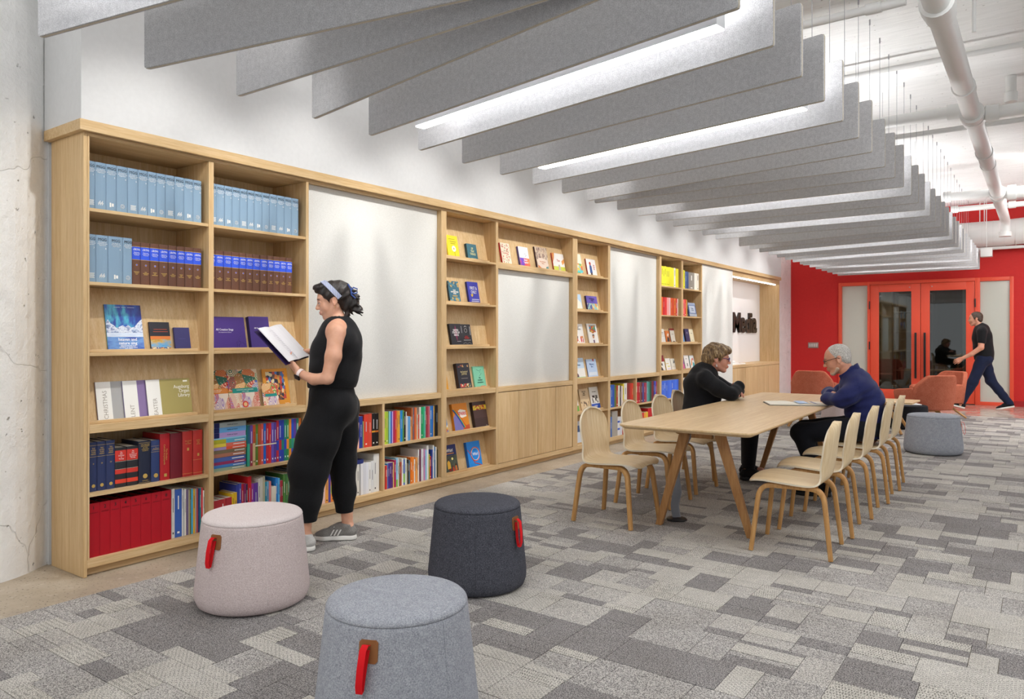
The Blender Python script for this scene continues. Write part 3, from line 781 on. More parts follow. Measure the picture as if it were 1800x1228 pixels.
def tleg(x0, y0, x1, y1):
    a0, a1, b0, b1 = .022, .033, .019, .026
    return MB().hexa([(x0 - a0, y0 - b0, 0), (x0 + a0, y0 - b0, 0), (x0 + a0, y0 + b0, 0), (x0 - a0, y0 + b0, 0), (x1 - a1, y1 - b1, hz - .0285), (x1 + a1, y1 - b1, hz - .0285), (x1 + a1, y1 + b1, hz - .0285), (x1 - a1, y1 + b1, hz - .0285)])
for yy, dy in ((.40, -.02), (2.84, .02)):
    for sx in (-1, 1): tleg(sx * .31, yy, sx * .105, yy + dy).build('leg', TLEG_OAK, t, bevel=.005)
    MB().box(-.07, yy + dy - .02, hz - .10, .07, yy + dy + .02, hz - .0285).build('trestle_bar', TLEG_OAK, t, bevel=.003)
for sx in (-.03, .03): MB().box(sx - .015, .46, hz - .07, sx + .015, 2.78, hz - .0285).build('rail', TLEG_OAK, t, bevel=.003)
# cable column
t = thing('cable_column', 'grey cable spine on a round black base under the table', 'cable guide', (2.07, 4.87, .0095))
MB().lathe([(.07, 0), (.072, .004), (.066, .012), (.02, .016)], 28).build('base', BLK, t)
pth = catmull([(0, 0, .017), (-.015, .005, .10), (.005, .0, .2), (-.012, .01, .3), (.0, .01, .42), (.05, .02, .55), (.10, .03, .655)], 6)
MB().sweep(pth, [[(-.028, -.008), (.028, -.008), (.028, .008), (-.028, .008)]] * len(pth), 0, True, up=(0, 1, .0)).build('spine', plain('#7c8088', .5), t, sharp=50)
# open book on the table
t = thing('open_book', 'large open book with a blue picture lying on the long table', 'book', (2.46, 6.42, TZ + .001), math.radians(26))
def page_curve(sgn, z0):
    return [(sgn * x, z0 + .012 * math.sin(min(1, x / .08) * PI / 2) * (1 - x / .36)) for x in (0, .02, .05, .08, .12, .17, .225)]
for sgn in (-1, 1):
    pc = page_curve(sgn, .006)
    poly = pc + [(sgn * .225, .0032), (0, .0032)]
    MB().prism([(z, x) for x, z in poly], -.15, .15, 'y').build('pages', plain('#efe9da', .7), t)
MB().box(-.232, -.156, 0, .232, .156, .003).build('cover', plain('#2b2c38', .5), t)
vs = []; pc = [(.012, .0145), (.05, .0172), (.08, .0162), (.12, .0142), (.16, .0122)]
m = MB()
for (x0, z0), (x1, z1) in zip(pc, pc[1:]):
    m.add([(x0, -.13, z0 + .0012), (x1, -.13, z1 + .0012), (x1, .13, z1 + .0012), (x0, .13, z0 + .0012)], [(0, 1, 2, 3)])
def skyprint():
    mm, nt, b = newmat('printed_beach_photo'); v = coords(nt)
    s = N(nt, 'ShaderNodeSeparateXYZ'); nt.links.new(v, s.inputs[0])
    f = mathn(nt, 'ADD', mathn(nt, 'MULTIPLY', s.outputs[0], 5.5), mathn(nt, 'MULTIPLY', noise(nt, v, 12, 4), .25))
    nt.links.new(ramp(nt, f, [(.1, '#a9c6ec'), (.62, '#b7cdea'), (.68, '#c9a27e'), (.8, '#e8dcc4'), (.9, '#8d8a99')]), b.inputs['Base Color'])
    return mm
m.build('picture', skyprint(), t)

# ------------------------------------------------------------------ far lounge: armchairs, coffee table
TERRA = speckle('terracotta_wool', [(.32, '#9c553f'), (.5, '#b4664e'), (.68, '#c3785f')], 120, .95, .2, (14, '#dcb9ab', .35), 4)
def armchair(label, x, y, rz):
    t = thing('armchair', label, 'armchair', (x, y, .0095), rz, 'terracotta armchairs before the red wall')
    # forward is +x; back shell
    out = [(-.30, .30), (-.33, .50), (-.315, .62), (-.22, .76), (-.19, .775), (.19, .775), (.22, .76), (.315, .62), (.33, .50), (.30, .30), (.24, .24), (-.24, .24)]
    m = MB(); n = len(out); vs = []
    for off in (0, .09):
        for yy, zz in out:
            bow = .16 * (abs(yy) / .33) ** 2
            vs.append((-.36 - .12 * (zz - .3) + off + bow, yy, zz))
    fs = [tuple(range(n))[::-1], tuple(range(n, 2 * n))] + [(i, (i + 1) % n, n + (i + 1) % n, n + i) for i in range(n)]
    bm_ = MB(); ny = 8
    # gridded back for a smooth bow
    rows = [(.24, .25), (.30, .30), (.40, .325), (.50, .335), (.58, .325), (.64, .30), (.70, .265), (.755, .225), (.775, .185)]
    for side in (0, 1):
        for zz, hw_ in rows:
            for j in range(ny + 1):
                yy = hw_ * (-1 + 2 * j / ny); bow = .17 * (abs(yy) / .33) ** 2.2
                bm_.v.append((-.34 - .16 * (zz - .3) + (.085 if side else 0) + bow, yy, zz))
    R_ = len(rows); K = R_ * (ny + 1)
    for i in range(R_ - 1):
        for j in range(ny):
            a = i * (ny + 1) + j; b2 = a + 1; c2 = b2 + ny + 1; d2 = a + ny + 1
            for q in ((a, d2, c2, b2), (K + a, K + b2, K + c2, K + d2)): bm_.f.append(list(q)); bm_.m.append(0); bm_.sm.append(True)
    def rim(a, b2): bm_.f.append([a, b2, K + b2, K + a]); bm_.m.append(0); bm_.sm.append(True)
    for i in range(R_ - 1): rim((i + 1) * (ny + 1), i * (ny + 1)); rim(i * (ny + 1) + ny, (i + 1) * (ny + 1) + ny)
    for j in range(ny): rim(j, j + 1); rim((R_ - 1) * (ny + 1) + j + 1, (R_ - 1) * (ny + 1) + j)
    bm_.build('backrest', TERRA, t, bevel=.02, seg=3)
    for s in (-1, 1):
        p = [(-.15, .26), (-.16, .555), (-.13, .575), (.22, .535), (.25, .50), (.22, .36), (.12, .26)]
        a = MB(); n = len(p)
        vs = [(x_, s * (.245 + .04 * (z_ - .26)), z_) for x_, z_ in p] + [(x_, s * (.33 + .06 * (z_ - .26)), z_) for x_, z_ in p]
        fs = [tuple(range(n))[::-s], tuple(range(n, 2 * n))[::s]] + [(i, (i + 1) % n, n + (i + 1) % n, n + i)[::s] for i in range(n)]
        a.add(vs, fs).build('armrest', TERRA, t, bevel=.02, seg=3)
    MB().box(-.20, -.24, .255, .26, .24, .41).build('seat_cushion', TERRA, t, bevel=.04, seg=3)
    MB().box(-.12, -.12, .205, .12, .12, .254).build('leg_hub', LEG_OAK, t, bevel=.004)
    for sx in (-1, 1):
        for sy in (-1, 1): MB().tube([(sx * .08, sy * .08, .23), (sx * .27, sy * .27, .011)], [.022, .013], 10).build('leg', LEG_OAK, t)
    t.scale = (1, 1, .94)
    return t
armchair('terracotta armchair seen from behind, right of the seated man', 2.75, 12.36, math.radians(136))
armchair('terracotta armchair behind another one, next to the walking man', 2.80, 13.5, math.radians(228))
armchair('terracotta armchair at left before the red wall, beyond the table', 1.06, 12.95, math.radians(92))
t = thing('coffee_table', 'long low oak bench table with crossed wooden legs behind the dining table', 'table', (1.95, 11.02, .0095), math.radians(-2))
MB().box(-.85, -.3, .405, .85, .3, .43).build('table_top', TABLE_OAK, t, bevel=.006)
for sx in (-1, 1):
    for sy in (-1, 1): MB().tube([(sx * .52, sy * .10, .404), (sx * .72, sy * .26, .012)], [.024, .018], 10).build('leg', LEG_OAK, t)
    MB().tube([(sx * .5, -.13, .39), (sx * .5, .13, .39)], .02, 10).build('cross_rail', LEG_OAK, t)
t = thing('paper_stack', 'pale green and white booklets on the low bench table', 'booklets', (2.3, 10.95, .4405), .3)
MB().box(-.12, -.09, 0, .12, .09, .018).build('booklet', plain('#d9dcd6', .6), t); MB().box(-.1, -.085, .0185, .11, .08, .032).build('booklet', plain('#9cc5b2', .6), t)
tag(MB().box(-.16, -.11, 0, .16, .11, .012).build('paper', plain('#f2f1ee', .6), loc=(2.6, 11.62, .3425), rot=(0, 0, .5)), 'white paper lying on the black far pouf', 'paper')
t = thing('paper_stack', 'white papers lying on the counter below the Media letters', 'papers', (-.16, 12.55, .8135))
MB().box(-.12, -.45, 0, .1, .3, .02).build('paper', plain('#f4f2ef', .6), t); MB().tube([(-.05, -.3, .041), (-.05, .15, .041)], .02, 12).build('paper_roll', plain('#f7f5f3', .6), t)
MB().lathe([(.012, 0), (.012, .002)], 10).build('red_dot', plain('#b03038'), t, loc=(.03, .2, .0202))
# ------------------------------------------------------------------ books
PAGE = plain('#ece6d9', .8, .1); INKW = plain('#f2f1ec', .5); INKK = plain('#1b1b20', .5); GOLD = plain('#cfae5e', .4, .5, .4); INKR = plain('#d0342c', .5)
brnd = random.Random(5)
def cover_col(h): return plain(h, .42, .4)
def spine_poly(w, d, x0=0.0, ext=0.0, b=.0024, curve=True):
    h = w / 2; bul = min(.006, w * .12) if curve else .0006
    arc = [(x0 - bul + bul * math.cos(a) + ext, (h + (ext if abs(a) > 1.5 else 0)) * math.sin(a)) for a in [(-PI / 2) + PI * i / 6 for i in range(7)]]
    return arc, h, bul
def book_mesh(w, h, d, hard):
    b = .0024 if hard else .0007
    arc, hw, bul = spine_poly(w, d, 0, 0, b, hard)
    bb = min(b, w * .2)
    poly = [(-d, -hw)] + arc + [(-d, hw), (-d, hw - bb), (-bul - .003, hw - bb), (-bul - .003, -hw + bb), (-d, -hw + bb)]
    return MB().prism(poly, 0, h, 'z', 0)
MESHC = {}
KINDS = {'encyclopedia': ('encyclopedia_volume', 'encyclopedia'), 'dictionary,': ('dictionary_volume', 'dictionary'), 'score,': ('music_score', 'music score'), 'score': ('music_score', 'music score'), 'booklet,': ('booklet', 'booklet'), 'folder,': ('folder', 'folder'), 'songbook,': ('songbook', 'songbook'), 'binder,': ('ring_binder', 'binder')}
def book(y, z, w, h, col, label, group=None, d=None, xf=-.03, hard=True, bands=(), lean=0.0, name='book', page=PAGE, flat=False):
    d = d or min(.24, .74 * h)
    key = (round(w, 3), round(h, 3), round(d, 3), hard, col)
    if key not in MESHC: MESHC[key] = book_mesh(w, h, d, hard).mesh(name, cover_col(col))
    o = obj(name, MESHC[key], None, (xf, y + w / 2, z + .0006), (lean, 0, 0))
    kd = next((KINDS[q] for q in label.split(' from the')[0].split() if q in KINDS), (name, 'book'))
    o.name = kd[0]; tag(o, label, kd[1], group)
    bb = min(.0024 if hard else .0007, w * .2); ins = .003 if hard else .0006
    bul = min(.006, w * .12) if hard else .0006
    k2 = ('pg', round(w, 3), round(h, 3), round(d, 3), hard, page.name)
    if k2 not in MESHC: MESHC[k2] = MB().box(-d + ins, -w / 2 + bb + .0001, ins, -bul - .0032, w / 2 - bb - .0001, h - ins).mesh('pages', page)
    obj('pages', MESHC[k2], o)
    for z0, z1, c in bands:
        k3 = ('bd', round(w, 3), round(h, 3), z0, z1, c, hard)
        if k3 not in MESHC:
            arc, hw, bl = spine_poly(w, d, 0, .0005, bb, hard)
            arc = [(x, yy * .985) for x, yy in arc]
            MESHC[k3] = MB().prism(arc + [(-bl - .001, hw * .9), (-bl - .001, -hw * .9)], h * z0, h * z1, 'z').mesh('spine_band', cover_col(c))
        obj('spine_band', MESHC[k3], o)
    return o
def spine_text(o, body, size, z, mat, vert=0, sx=1.0, bold=0.0, y=0.0, line=.95, name='lettering'):
    if vert == 1: return text(body, size, o, (.0012, y, z), (0, 0, -1), (0, 1, 0), mat, bold=bold, sx=sx, line=line)
    if vert == -1: return text(body, size, o, (.0012, y, z), (0, 0, 1), (0, -1, 0), mat, bold=bold, sx=sx, line=line)
    return text(body, size, o, (.0012, y, z), (0, 1, 0), (0, 0, 1), mat, bold=bold, sx=sx, line=line)
# -- blue music encyclopedia and brown dictionary, first two bays
NUM = 0
def mgg(bounds, z, place, nums, n0=0):
    for i, (a, b_) in enumerate(zip(bounds, bounds[1:])):
        w = b_ - a - .0012
        o = book(a, z, w, .259, '#4d6a96', 'pale blue encyclopedia volume, %s from the left on %s' % (ORD[i + n0], place), 'pale blue encyclopedia volumes', .20, -.035, bands=((.004, .996, '#86a1b8'),))
        q = min(1.0, w / .055)
        spine_text(o, 'MGG', .021, .235, INKK, sx=q)
        spine_text(o, 'Die Musik in\nGeschichte und\nGegenwart', .0082, .212, INKW, sx=q)
        if nums[i]: spine_text(o, nums[i], .013, .186, INKW, y=w * .28)
        kind = (i + n0 + len(bounds)) % 4
        m = MB(); r = min(.011, w * .3); cz = .035
        if kind == 0:
            m.tube([(.0016, r * math.cos(k * PI / 6), cz + r * math.sin(k * PI / 6)) for k in range(13)], .0011, 4)
            m.tube([(.0016, .5 * r * math.cos(k * PI / 4), cz + .5 * r * math.sin(k * PI / 4)) for k in range(9)], .001, 4)
        elif kind == 1:
            for k in range(5): m.box(.0008, -r * 1.4, cz - .012 + k * .006, .0016, r * (1.4 - .2 * (k % 2)), cz - .009 + k * .006)
        elif kind == 2:
            for k in range(9): m.box(.0008, -r * 1.3 + k * r * .3, cz - .01 + .004 * ((k * 7) % 3), .0016, -r * 1.3 + k * r * .3 + r * .17, cz + .004 + .004 * ((k * 5) % 4))
        else:
            m.box(.0008, -r, cz - .012, .0016, -r * .3, cz + .012).box(.0008, 0, cz - .008, .0016, r, cz + .009)
        m.build('emblem', INKW, o)
A1 = [1.9015, 1.945, 2.005, 2.061, 2.123, 2.182, 2.238, 2.29, 2.344, 2.401, 2.459, 2.518, 2.573]
mgg(A1, 1.978, 'first bay top shelf', [str(i) for i in range(1, 13)])
A2 = [1.9015, 1.95, 2.016, 2.097, 2.148]
mgg(A2, 1.582, 'first bay second shelf', ['7', '8', '9', ''])
B1 = [2.634, 2.672, 2.73, 2.784, 2.839, 2.895, 2.947, 3.005, 3.064, 3.121, 3.182, 3.241, 3.30]
mgg(B1, 1.978, 'second bay top shelf', [str(i) for i in range(1, 13)])
def grove(bounds, z, place):
    for i, (a, b_) in enumerate(zip(bounds, bounds[1:])):
        w = b_ - a - .0015
        o = book(a, z, w, .243, '#63402f', 'brown blue-labelled dictionary, %s from the left on the %s' % (ORD[i], place), 'brown dictionary volumes with blue labels', .19, -.04, bands=((.59, .885, '#2f55d8'), (.580, .588, '#cfae5e'), (.888, .896, '#cfae5e')))
        q = min(1.0, w / .05)
        spine_text(o, 'The New\n', .0075, .2, INKW, sx=q); spine_text(o, 'GROVE', .0125, .198, INKW, sx=q)
        spine_text(o, 'Dictionary\nof Music and\nMusicians', .0075, .176, INKW, sx=q)
        MB().lathe([(.006, 0), (.006, .0008)], 12).build('emblem_ring', GOLD, o, loc=(.0008, 0, .112), rot=(0, PI / 2, 0))
        MB().lathe([(.0042, 0), (.0042, .0006)], 12).build('emblem', cover_col('#2f55d8'), o, loc=(.0017, 0, .112), rot=(0, PI / 2, 0))
        m = MB()
        for k in range(3): m.box(.0008, -w * (.12 + .1 * ((i + k) % 3)), .058 + .007 * k, .0014, w * (.12 + .1 * ((i + k) % 3)), .0605 + .007 * k)
        m.build('gilt_lines', GOLD, o)
grove([2.1485, 2.2, 2.254, 2.308, 2.364, 2.417, 2.468, 2.522, 2.575], 1.582, 'second shelf, first bay')
grove([2.634, 2.668, 2.727, 2.784, 2.839, 2.889, 2.939, 2.995, 3.052, 3.098, 3.149, 3.201, 3.251], 1.582, 'second shelf, second bay')
# -- reference books, fifth shelf of the first bay
z = .444; XF = -.045
def ref(a, b_, h, col, lab, bands=(), hard=True, d=.2): return book(a, z, b_ - a - .0015, h, col, lab, None, d, XF, hard, bands)
HY = [1.902, 1.921, 1.961, 2.01, 2.058]
for i in range(4):
    w_ = HY[i + 1] - HY[i]
    o = ref(HY[i], HY[i + 1], .268, '#2a355c', 'navy tune index, %s from the left on the first bay' % ORD[i], ((.93, .935, '#cfae5e'), (.70, .705, '#cfae5e')))
    if w_ > .03:
        spine_text(o, 'THE\nHYMN\nTUNE\nINDEX', .011, .218, GOLD, sx=.8); spine_text(o, ('', 'II', 'III', 'IV')[i], .012, .15, GOLD)
        MB().lathe([(.009, 0), (.0095, .0006), (.006, .0009)], 14).build('emblem', GOLD, o, loc=(.0008, 0, .03), rot=(0, PI / 2, 0))
for a, b_, tx, lab in ((2.0585, 2.1225, 'The\nNew\nDictionary\nof\nTheology', 'black dictionary with dull red label beside the navy volumes'), (2.1235, 2.189, 'The\nNew\nDictionary of\nSacramental\nWorship', 'black dictionary with bright red label, right of a similar one')):
    o = ref(a, b_, .222, '#26272b', lab, ((.66, .93, '#c8352b'), (.34, .45, '#c8352b'), (.10, .20, '#d6402c'), (.645, .65, '#d9d2c0'), (.455, .46, '#d9d2c0')))
    spine_text(o, tx, .0095, .177, INKW, sx=.8)
o = ref(2.1905, 2.262, .243, '#1e2438', 'thick dark navy church dictionary in the middle of the first bay fifth shelf', ((.955, .96, '#cfae5e'), (.02, .025, '#cfae5e')))
spine_text(o, 'THE OXFORD\nDICTIONARY\nOF THE\nCHRISTIAN\nCHURCH', .0092, .205, GOLD, sx=.9); MB().lathe([(.013, 0), (.0135, .0006), (.008, .001)], 16).build('emblem', GOLD, o, loc=(.0008, 0, .042), rot=(0, PI / 2, 0))
spine_text(o, 'OXFORD', .008, .016, GOLD)
o = ref(2.263, 2.3155, .24, '#2b3a66', 'slimmer navy blue dictionary left of the red encyclopedia', ((.72, .725, '#cfae5e'), (.86, .864, '#cfae5e')))
spine_text(o, 'A\nDICTIONARY\nOF HYMNOLOGY', .0072, .192, GOLD, sx=.8); MB().lathe([(.012, 0), (.0125, .0006), (.007, .001)], 16).build('emblem', GOLD, o, loc=(.0008, 0, .036), rot=(0, PI / 2, 0))
o = ref(2.3165, 2.378, .272, '#a81d24', 'bright red encyclopedia with gold title running down its spine'); spine_text(o, 'The Modern\nCatholic Encyclopedia', .0135, .15, GOLD, 1)
MB().box(.0008, -.008, .02, .0015, .008, .038).build('emblem', GOLD, o)
ref(2.3795, 2.454, .268, '#6d1724', 'dark maroon untitled volume between two red ones')
o = ref(2.4555, 2.522, .272, '#b0302b', 'red volume with small gold shield, second from the right, first bay', ((.06, .065, '#cfae5e'),)); spine_text(o, 'THE LITURGY\nOF\nTHE HOURS', .0085, .205, GOLD, sx=.8); MB().box(.0008, -.006, .155, .0014, .006, .172).build('emblem', GOLD, o)
o = ref(2.5235, 2.587, .272, '#b5332d', 'rightmost red volume with gold shield on the first bay fifth shelf', ((.05, .055, '#cfae5e'), (.34, .345, '#cfae5e'))); spine_text(o, 'ROMAN\nMISSAL\nAND\nOFFICES', .0085, .2, GOLD, sx=.8); MB().box(.0008, -.006, .115, .0014, .006, .132).build('emblem', GOLD, o)
# -- red binders on the bottom shelf
BB = [1.902, 1.967, 2.023, 2.078, 2.135, 2.193, 2.254, 2.313, 2.374]
for i in range(8):
    w_ = BB[i + 1] - BB[i] - .0012
    t = obj('ring_binder', MB().prism([(-.27, -w_ / 2), (-.0005, -w_ / 2), (0, -w_ / 2 + .001), (0, w_ / 2 - .001), (-.0005, w_ / 2), (-.27, w_ / 2), (-.27, w_ / 2 - .002), (-.003, w_ / 2 - .002), (-.003, -w_ / 2 + .002), (-.27, -w_ / 2 + .002)], 0, .292).mesh('ring_binder', plain('#a80d1f', .38, .4)), None, (-.03, BB[i] + w_ / 2, .0926))
    tag(t, 'red binder, %s from the left at the first bay bottom' % ORD[i], 'binder', 'numbered red binders')
    MB().box(-.255, -w_ / 2 + .004, .004, -.012, w_ / 2 - .004, .279).build('pages', plain('#25252b', .6), t)
    MB().tube([(-.09, -w_ * .25, .281), (-.09, -w_ * .1, .288), (-.09, w_ * .1, .288), (-.09, w_ * .25, .281)], .002, 5).build('ring', CHROME, t)
    spine_text(t, str(i + 1), .026, .266, INKK, bold=.0003)
    m = MB(); m.tube([(.0008, -w_ * .36 + k * w_ * .06, .238 + (.0035 if k % 2 else -.001) * (1 + (k * i) % 2)) for k in range(13)], .0007, 4); m.build('handwriting', INKK, t)
def row(cells, y0, y1, z, place, xf=-.035, hard=False, group=None, var=0.0, dmax=.24, slack=0.0):
    """cells: (width, height, colour, description[, bands[, text, text colour]])"""
    tot = sum(c[0] for c in cells); k = (y1 - y0 - .004 - slack) / tot; y = y0 + .002
    for i, c in enumerate(cells):
        w_ = c[0] * k; bands = c[4] if len(c) > 4 and c[4] else ()
        lab = '%s, %s from the left %s' % (c[3], ORD[i], place)
        o = book(y, z, w_ - .0008, c[1], c[2], lab, group, min(dmax, .76 * c[1]), xf - brnd.random() * var, hard, bands)
        if len(c) > 5 and c[5]:
            spine_text(o, c[5], min(.011, w_ * .55), c[1] * .55, {'w': INKW, 'k': INKK, 'g': GOLD, 'r': INKR}[c[6]], 1)
        else:
            m = MB(); hh = c[1]; q = brnd.random()
            m.box(.0008, -w_ * .07, hh * (.30 + .3 * q), .0013, w_ * .07, hh * (.62 + .26 * q))
            lum = sum(rgb(c[2])[:3]) / 3; ink = INKW if lum < .35 else INKK
            if q > .35: m.build('title_strip', ink if q > .7 else plain(('#d8c9a0', '#c9ccd6', '#e8b0a0', '#a8c0d8')[i % 4] if lum < .35 else '#5a5560'), o)
            if w_ > .02 and q > .5: MB().box(.0008, -w_ * .16, hh * .08, .0013, w_ * .16, hh * .12).build('publisher_mark', ink, o)
        y += w_
P = 'at the first bay bottom'
row([(3, .292, '#d9d6d0', 'tall pale grey magazine folder'), (6.5, .285, '#3a5fae', 'wide blue folder'), (1.2, .285, '#e4e2dd', 'thin white booklet'), (1.2, .275, '#b9bcc0', 'thin grey booklet'), (1.6, .28, '#e3e1da', 'white booklet'), (2.2, .275, '#6f5f80', 'muted purple booklet'),
     (1.2, .27, '#b8ae8e', 'tan booklet'), (1.4, .272, '#6d7442', 'olive booklet'), (1.7, .272, '#37a5d0', 'light blue booklet'), (1.8, .268, '#e0ae33', 'yellow booklet'), (1.4, .268, '#a9a49c', 'grey brown booklet'), (1.5, .27, '#b04a58', 'dusty red booklet'),
     (1.6, .266, '#263a72', 'navy booklet'), (1.4, .268, '#1f7f86', 'teal booklet'), (1.7, .268, '#d8404c', 'bright red booklet'), (1.6, .25, '#e8e5dc', 'white thin booklet')], 2.379, 2.596, .092, P, -.04)
# -- second bay, flat pile and upright row
pile = [(.019, '#8fa58f', 'grey green'), (.019, '#3f7bbd', 'mid blue'), (.019, '#93345f', 'magenta'), (.028, '#4a63a8', 'blue with white blocks'), (.024, '#a8705a', 'brown pink'), (.022, '#77694f', 'olive brown'), (.019, '#e05a3c', 'lilac and orange', '#a493c0'), (.022, '#d8705f', 'yellow and salmon', '#e3cf4a'), (.026, '#5fa9c4', 'olive and sky blue', '#b3b132'), (.009, '#8fcbe4', 'thin pale blue'), (.032, '#b49ad2', 'lilac'), (.032, '#69a7dc', 'sky blue'), (.032, '#a8b2b0', 'silver grey')]
z = .4446
for i, p in enumerate(pile):
    t_, c = p[0], p[1]
    Lw = .252 - brnd.random() * .006
    o = obj('book', MB().box(-.2, 0, 0, 0, Lw, t_ - .0005).mesh('book', cover_col(c)), None, (-.036 - brnd.random() * .004, 2.634, z))
    tag(o, '%s book lying flat, %s from the bottom of the second bay pile' % (p[2], ORD[i]), 'book', 'books in the flat pile')
    if len(p) > 3: MB().box(.0001, 0, .0004, .0009, Lw * .42, t_ - .0009).build('spine_band', cover_col(p[3]), o)
    if t_ > .03: MB().box(.0001, .022, .0004, .0009, .058, t_ - .0009).build('spine_band', cover_col('#23285c'), o)
    if t_ > .03: text('Kindle and Season', .010, o, (.0012, .15, t_ / 2), mat=INKK)
    elif t_ > .012:
        MB().box(.0001, Lw * (.6 + .03 * (i % 3)), t_ * .38, .0008, Lw * .95, t_ * .58).build('title_strip', INKW, o)
    z += t_
D2c = [('#3aa58a', 'sea green book', '#24607a'), ('#9c3a4e', 'maroon book with purple top', '#6b4aa8'), ('#cdb083', 'tan book with flame picture', '#c4552d'), ('#5c7a2c', 'olive green book', None), ('#b5552d', 'rust book', None), ('#d2564e', 'coral red book', None), ('#1f63c4', 'bright blue book', None), ('#b8263a', 'crimson book', None), ('#d0272c', 'red book with white dot', None),
       ('#6a55b8', 'violet book', None), ('#5a3f9a', 'purple book', None)]
P = 'upright in the second bay'
cells = [(2.0, .268, c, d_, ((.55, .99, b_),) if b_ else ((.46, .49, '#e9dfc4'),)) for c, d_, b_ in D2c]
for c, m_, d_ in (('#b8263a', '#2d46b4', 'red book with blue middle'), ('#2d46b4', '#b8263a', 'blue book with red middle'), ('#2d3fa8', '#1f7d6e', 'blue book with teal middle'), ('#1f7d6e', '#2d46b4', 'teal book with blue middle'), ('#33884a', '#e08a2d', 'green book with orange middle'), ('#e08a2d', '#33884a', 'orange book with green middle'), ('#2b4bb0', '#2d8a7a', 'deep blue book with teal middle'), ('#5a3a90', '#53b84e', 'purple book with green middle'), ('#1f7d6e', '#e0a02d', 'teal book with yellow middle'), ('#c86b2a', '#2d7f8a', 'orange book with teal middle')):
    cells.append((2.0, .278, c, d_, ((.28, .52, m_),)))
row(cells, 2.893, 3.325, .444, P, -.04)
P = 'at the second bay bottom'
row([(2.5, .19, '#e9e7e2', 'white small book'), (4.5, .17, '#b8343a', 'dark red hymnal'), (4.5, .172, '#b8343a', 'dark red hymnal again'), (4.5, .175, '#b0303a', 'third dark red hymnal'), (1.5, .195, '#e8c02a', 'yellow book'), (2.2, .20, '#e3b62b', 'golden book'), (2, .245, '#39449c', 'indigo tall book'), (2, .25, '#4b57b0', 'periwinkle book'), (1.6, .245, '#c4273a', 'red thin book'), (1.6, .245, '#8f2c66', 'plum thin book'),
     (1.4, .24, '#3a2a4a', 'dark violet book'), (3, .285, '#d8232e', 'tall scarlet book'), (2.3, .235, '#a63fae', 'magenta book'), (3.6, .235, '#6a3fa8', 'thick purple book'), (1.5, .26, '#e9e7e0', 'white book'), (2, .265, '#d9d6cb', 'ivory book'), (1.8, .27, '#b9b899', 'khaki book'), (1.6, .23, '#2d8fa8', 'teal blue book'), (2, .23, '#7ab8e0', 'pale blue book'), (1.6, .23, '#e58a8a', 'pink book'), (4, .19, '#e8e3d3', 'cream fanned booklets'),
     (1.6, .245, '#2d86d8', 'azure book'), (1.8, .24, '#59b0e8', 'sky blue book'), (1.4, .22, '#b83a3a', 'brick red book'), (1.4, .22, '#a02d3d', 'wine red book'), (2, .26, '#4f7f3a', 'moss green book'), (2, .258, '#3f7440', 'forest green book'), (2, .256, '#5c8a3f', 'leaf green book'), (2, .258, '#d8b030', 'mustard book'), (1.8, .27, '#6a6f7a', 'slate book'), (1.8, .28, '#3f434d', 'charcoal book'), (2, .26, '#e09a35', 'amber book'), (1.6, .21, '#d85a5a', 'rose red book')], 2.634, 3.32, .092, P, -.04, var=.01)
# -- low bays under the first pinboard
P = 'beside the woman, upper row'
row([(1.3, .17, '#cf3f35', 'red low book'), (3.4, .235, '#e6d936', 'bright yellow book', None, 'NIV STUDY', 'k'), (3.4, .235, '#dcd430', 'second bright yellow book', None, 'READER GUIDE', 'k'), (1.6, .19, '#7fb6d6', 'pale blue thin book'), (3.2, .225, '#e4e8dc', 'white green book with dark patch', ((0.0, .62, '#9fd06a'), (.78, .96, '#2a2422'))), (1.6, .18, '#b02a35', 'dark red thin book'), (2.4, .225, '#e8e2de', 'white book with red base', ((0, .55, '#a82836'),)), (2.2, .225, '#b52a48', 'crimson and white book'), (1.8, .22, '#3c3f94', 'indigo lettered book', None, 'SING PRAISE', 'w'), (1.8, .2, '#e0a08f', 'salmon pink book'), (1.6, .195, '#e8b9a6', 'pale pink book'),
     (4, .24, '#2b3a8f', 'navy blue book', None, 'WORSHIP & SONG', 'w'), (1.4, .2, '#8f9a5a', 'olive thin book'), (5, .252, '#d8402f', 'thick scarlet binder'), (4, .255, '#d04a35', 'second scarlet binder'), (4, .252, '#1c1a1c', 'thick black book', ((.42, .47, '#e0a02d'),)), (4, .25, '#1e1b1d', 'second thick black book', ((.42, .47, '#c8702d'),))], 3.64, 4.063, .444, P, -.04)
P = 'under the first pinboard, upper row'
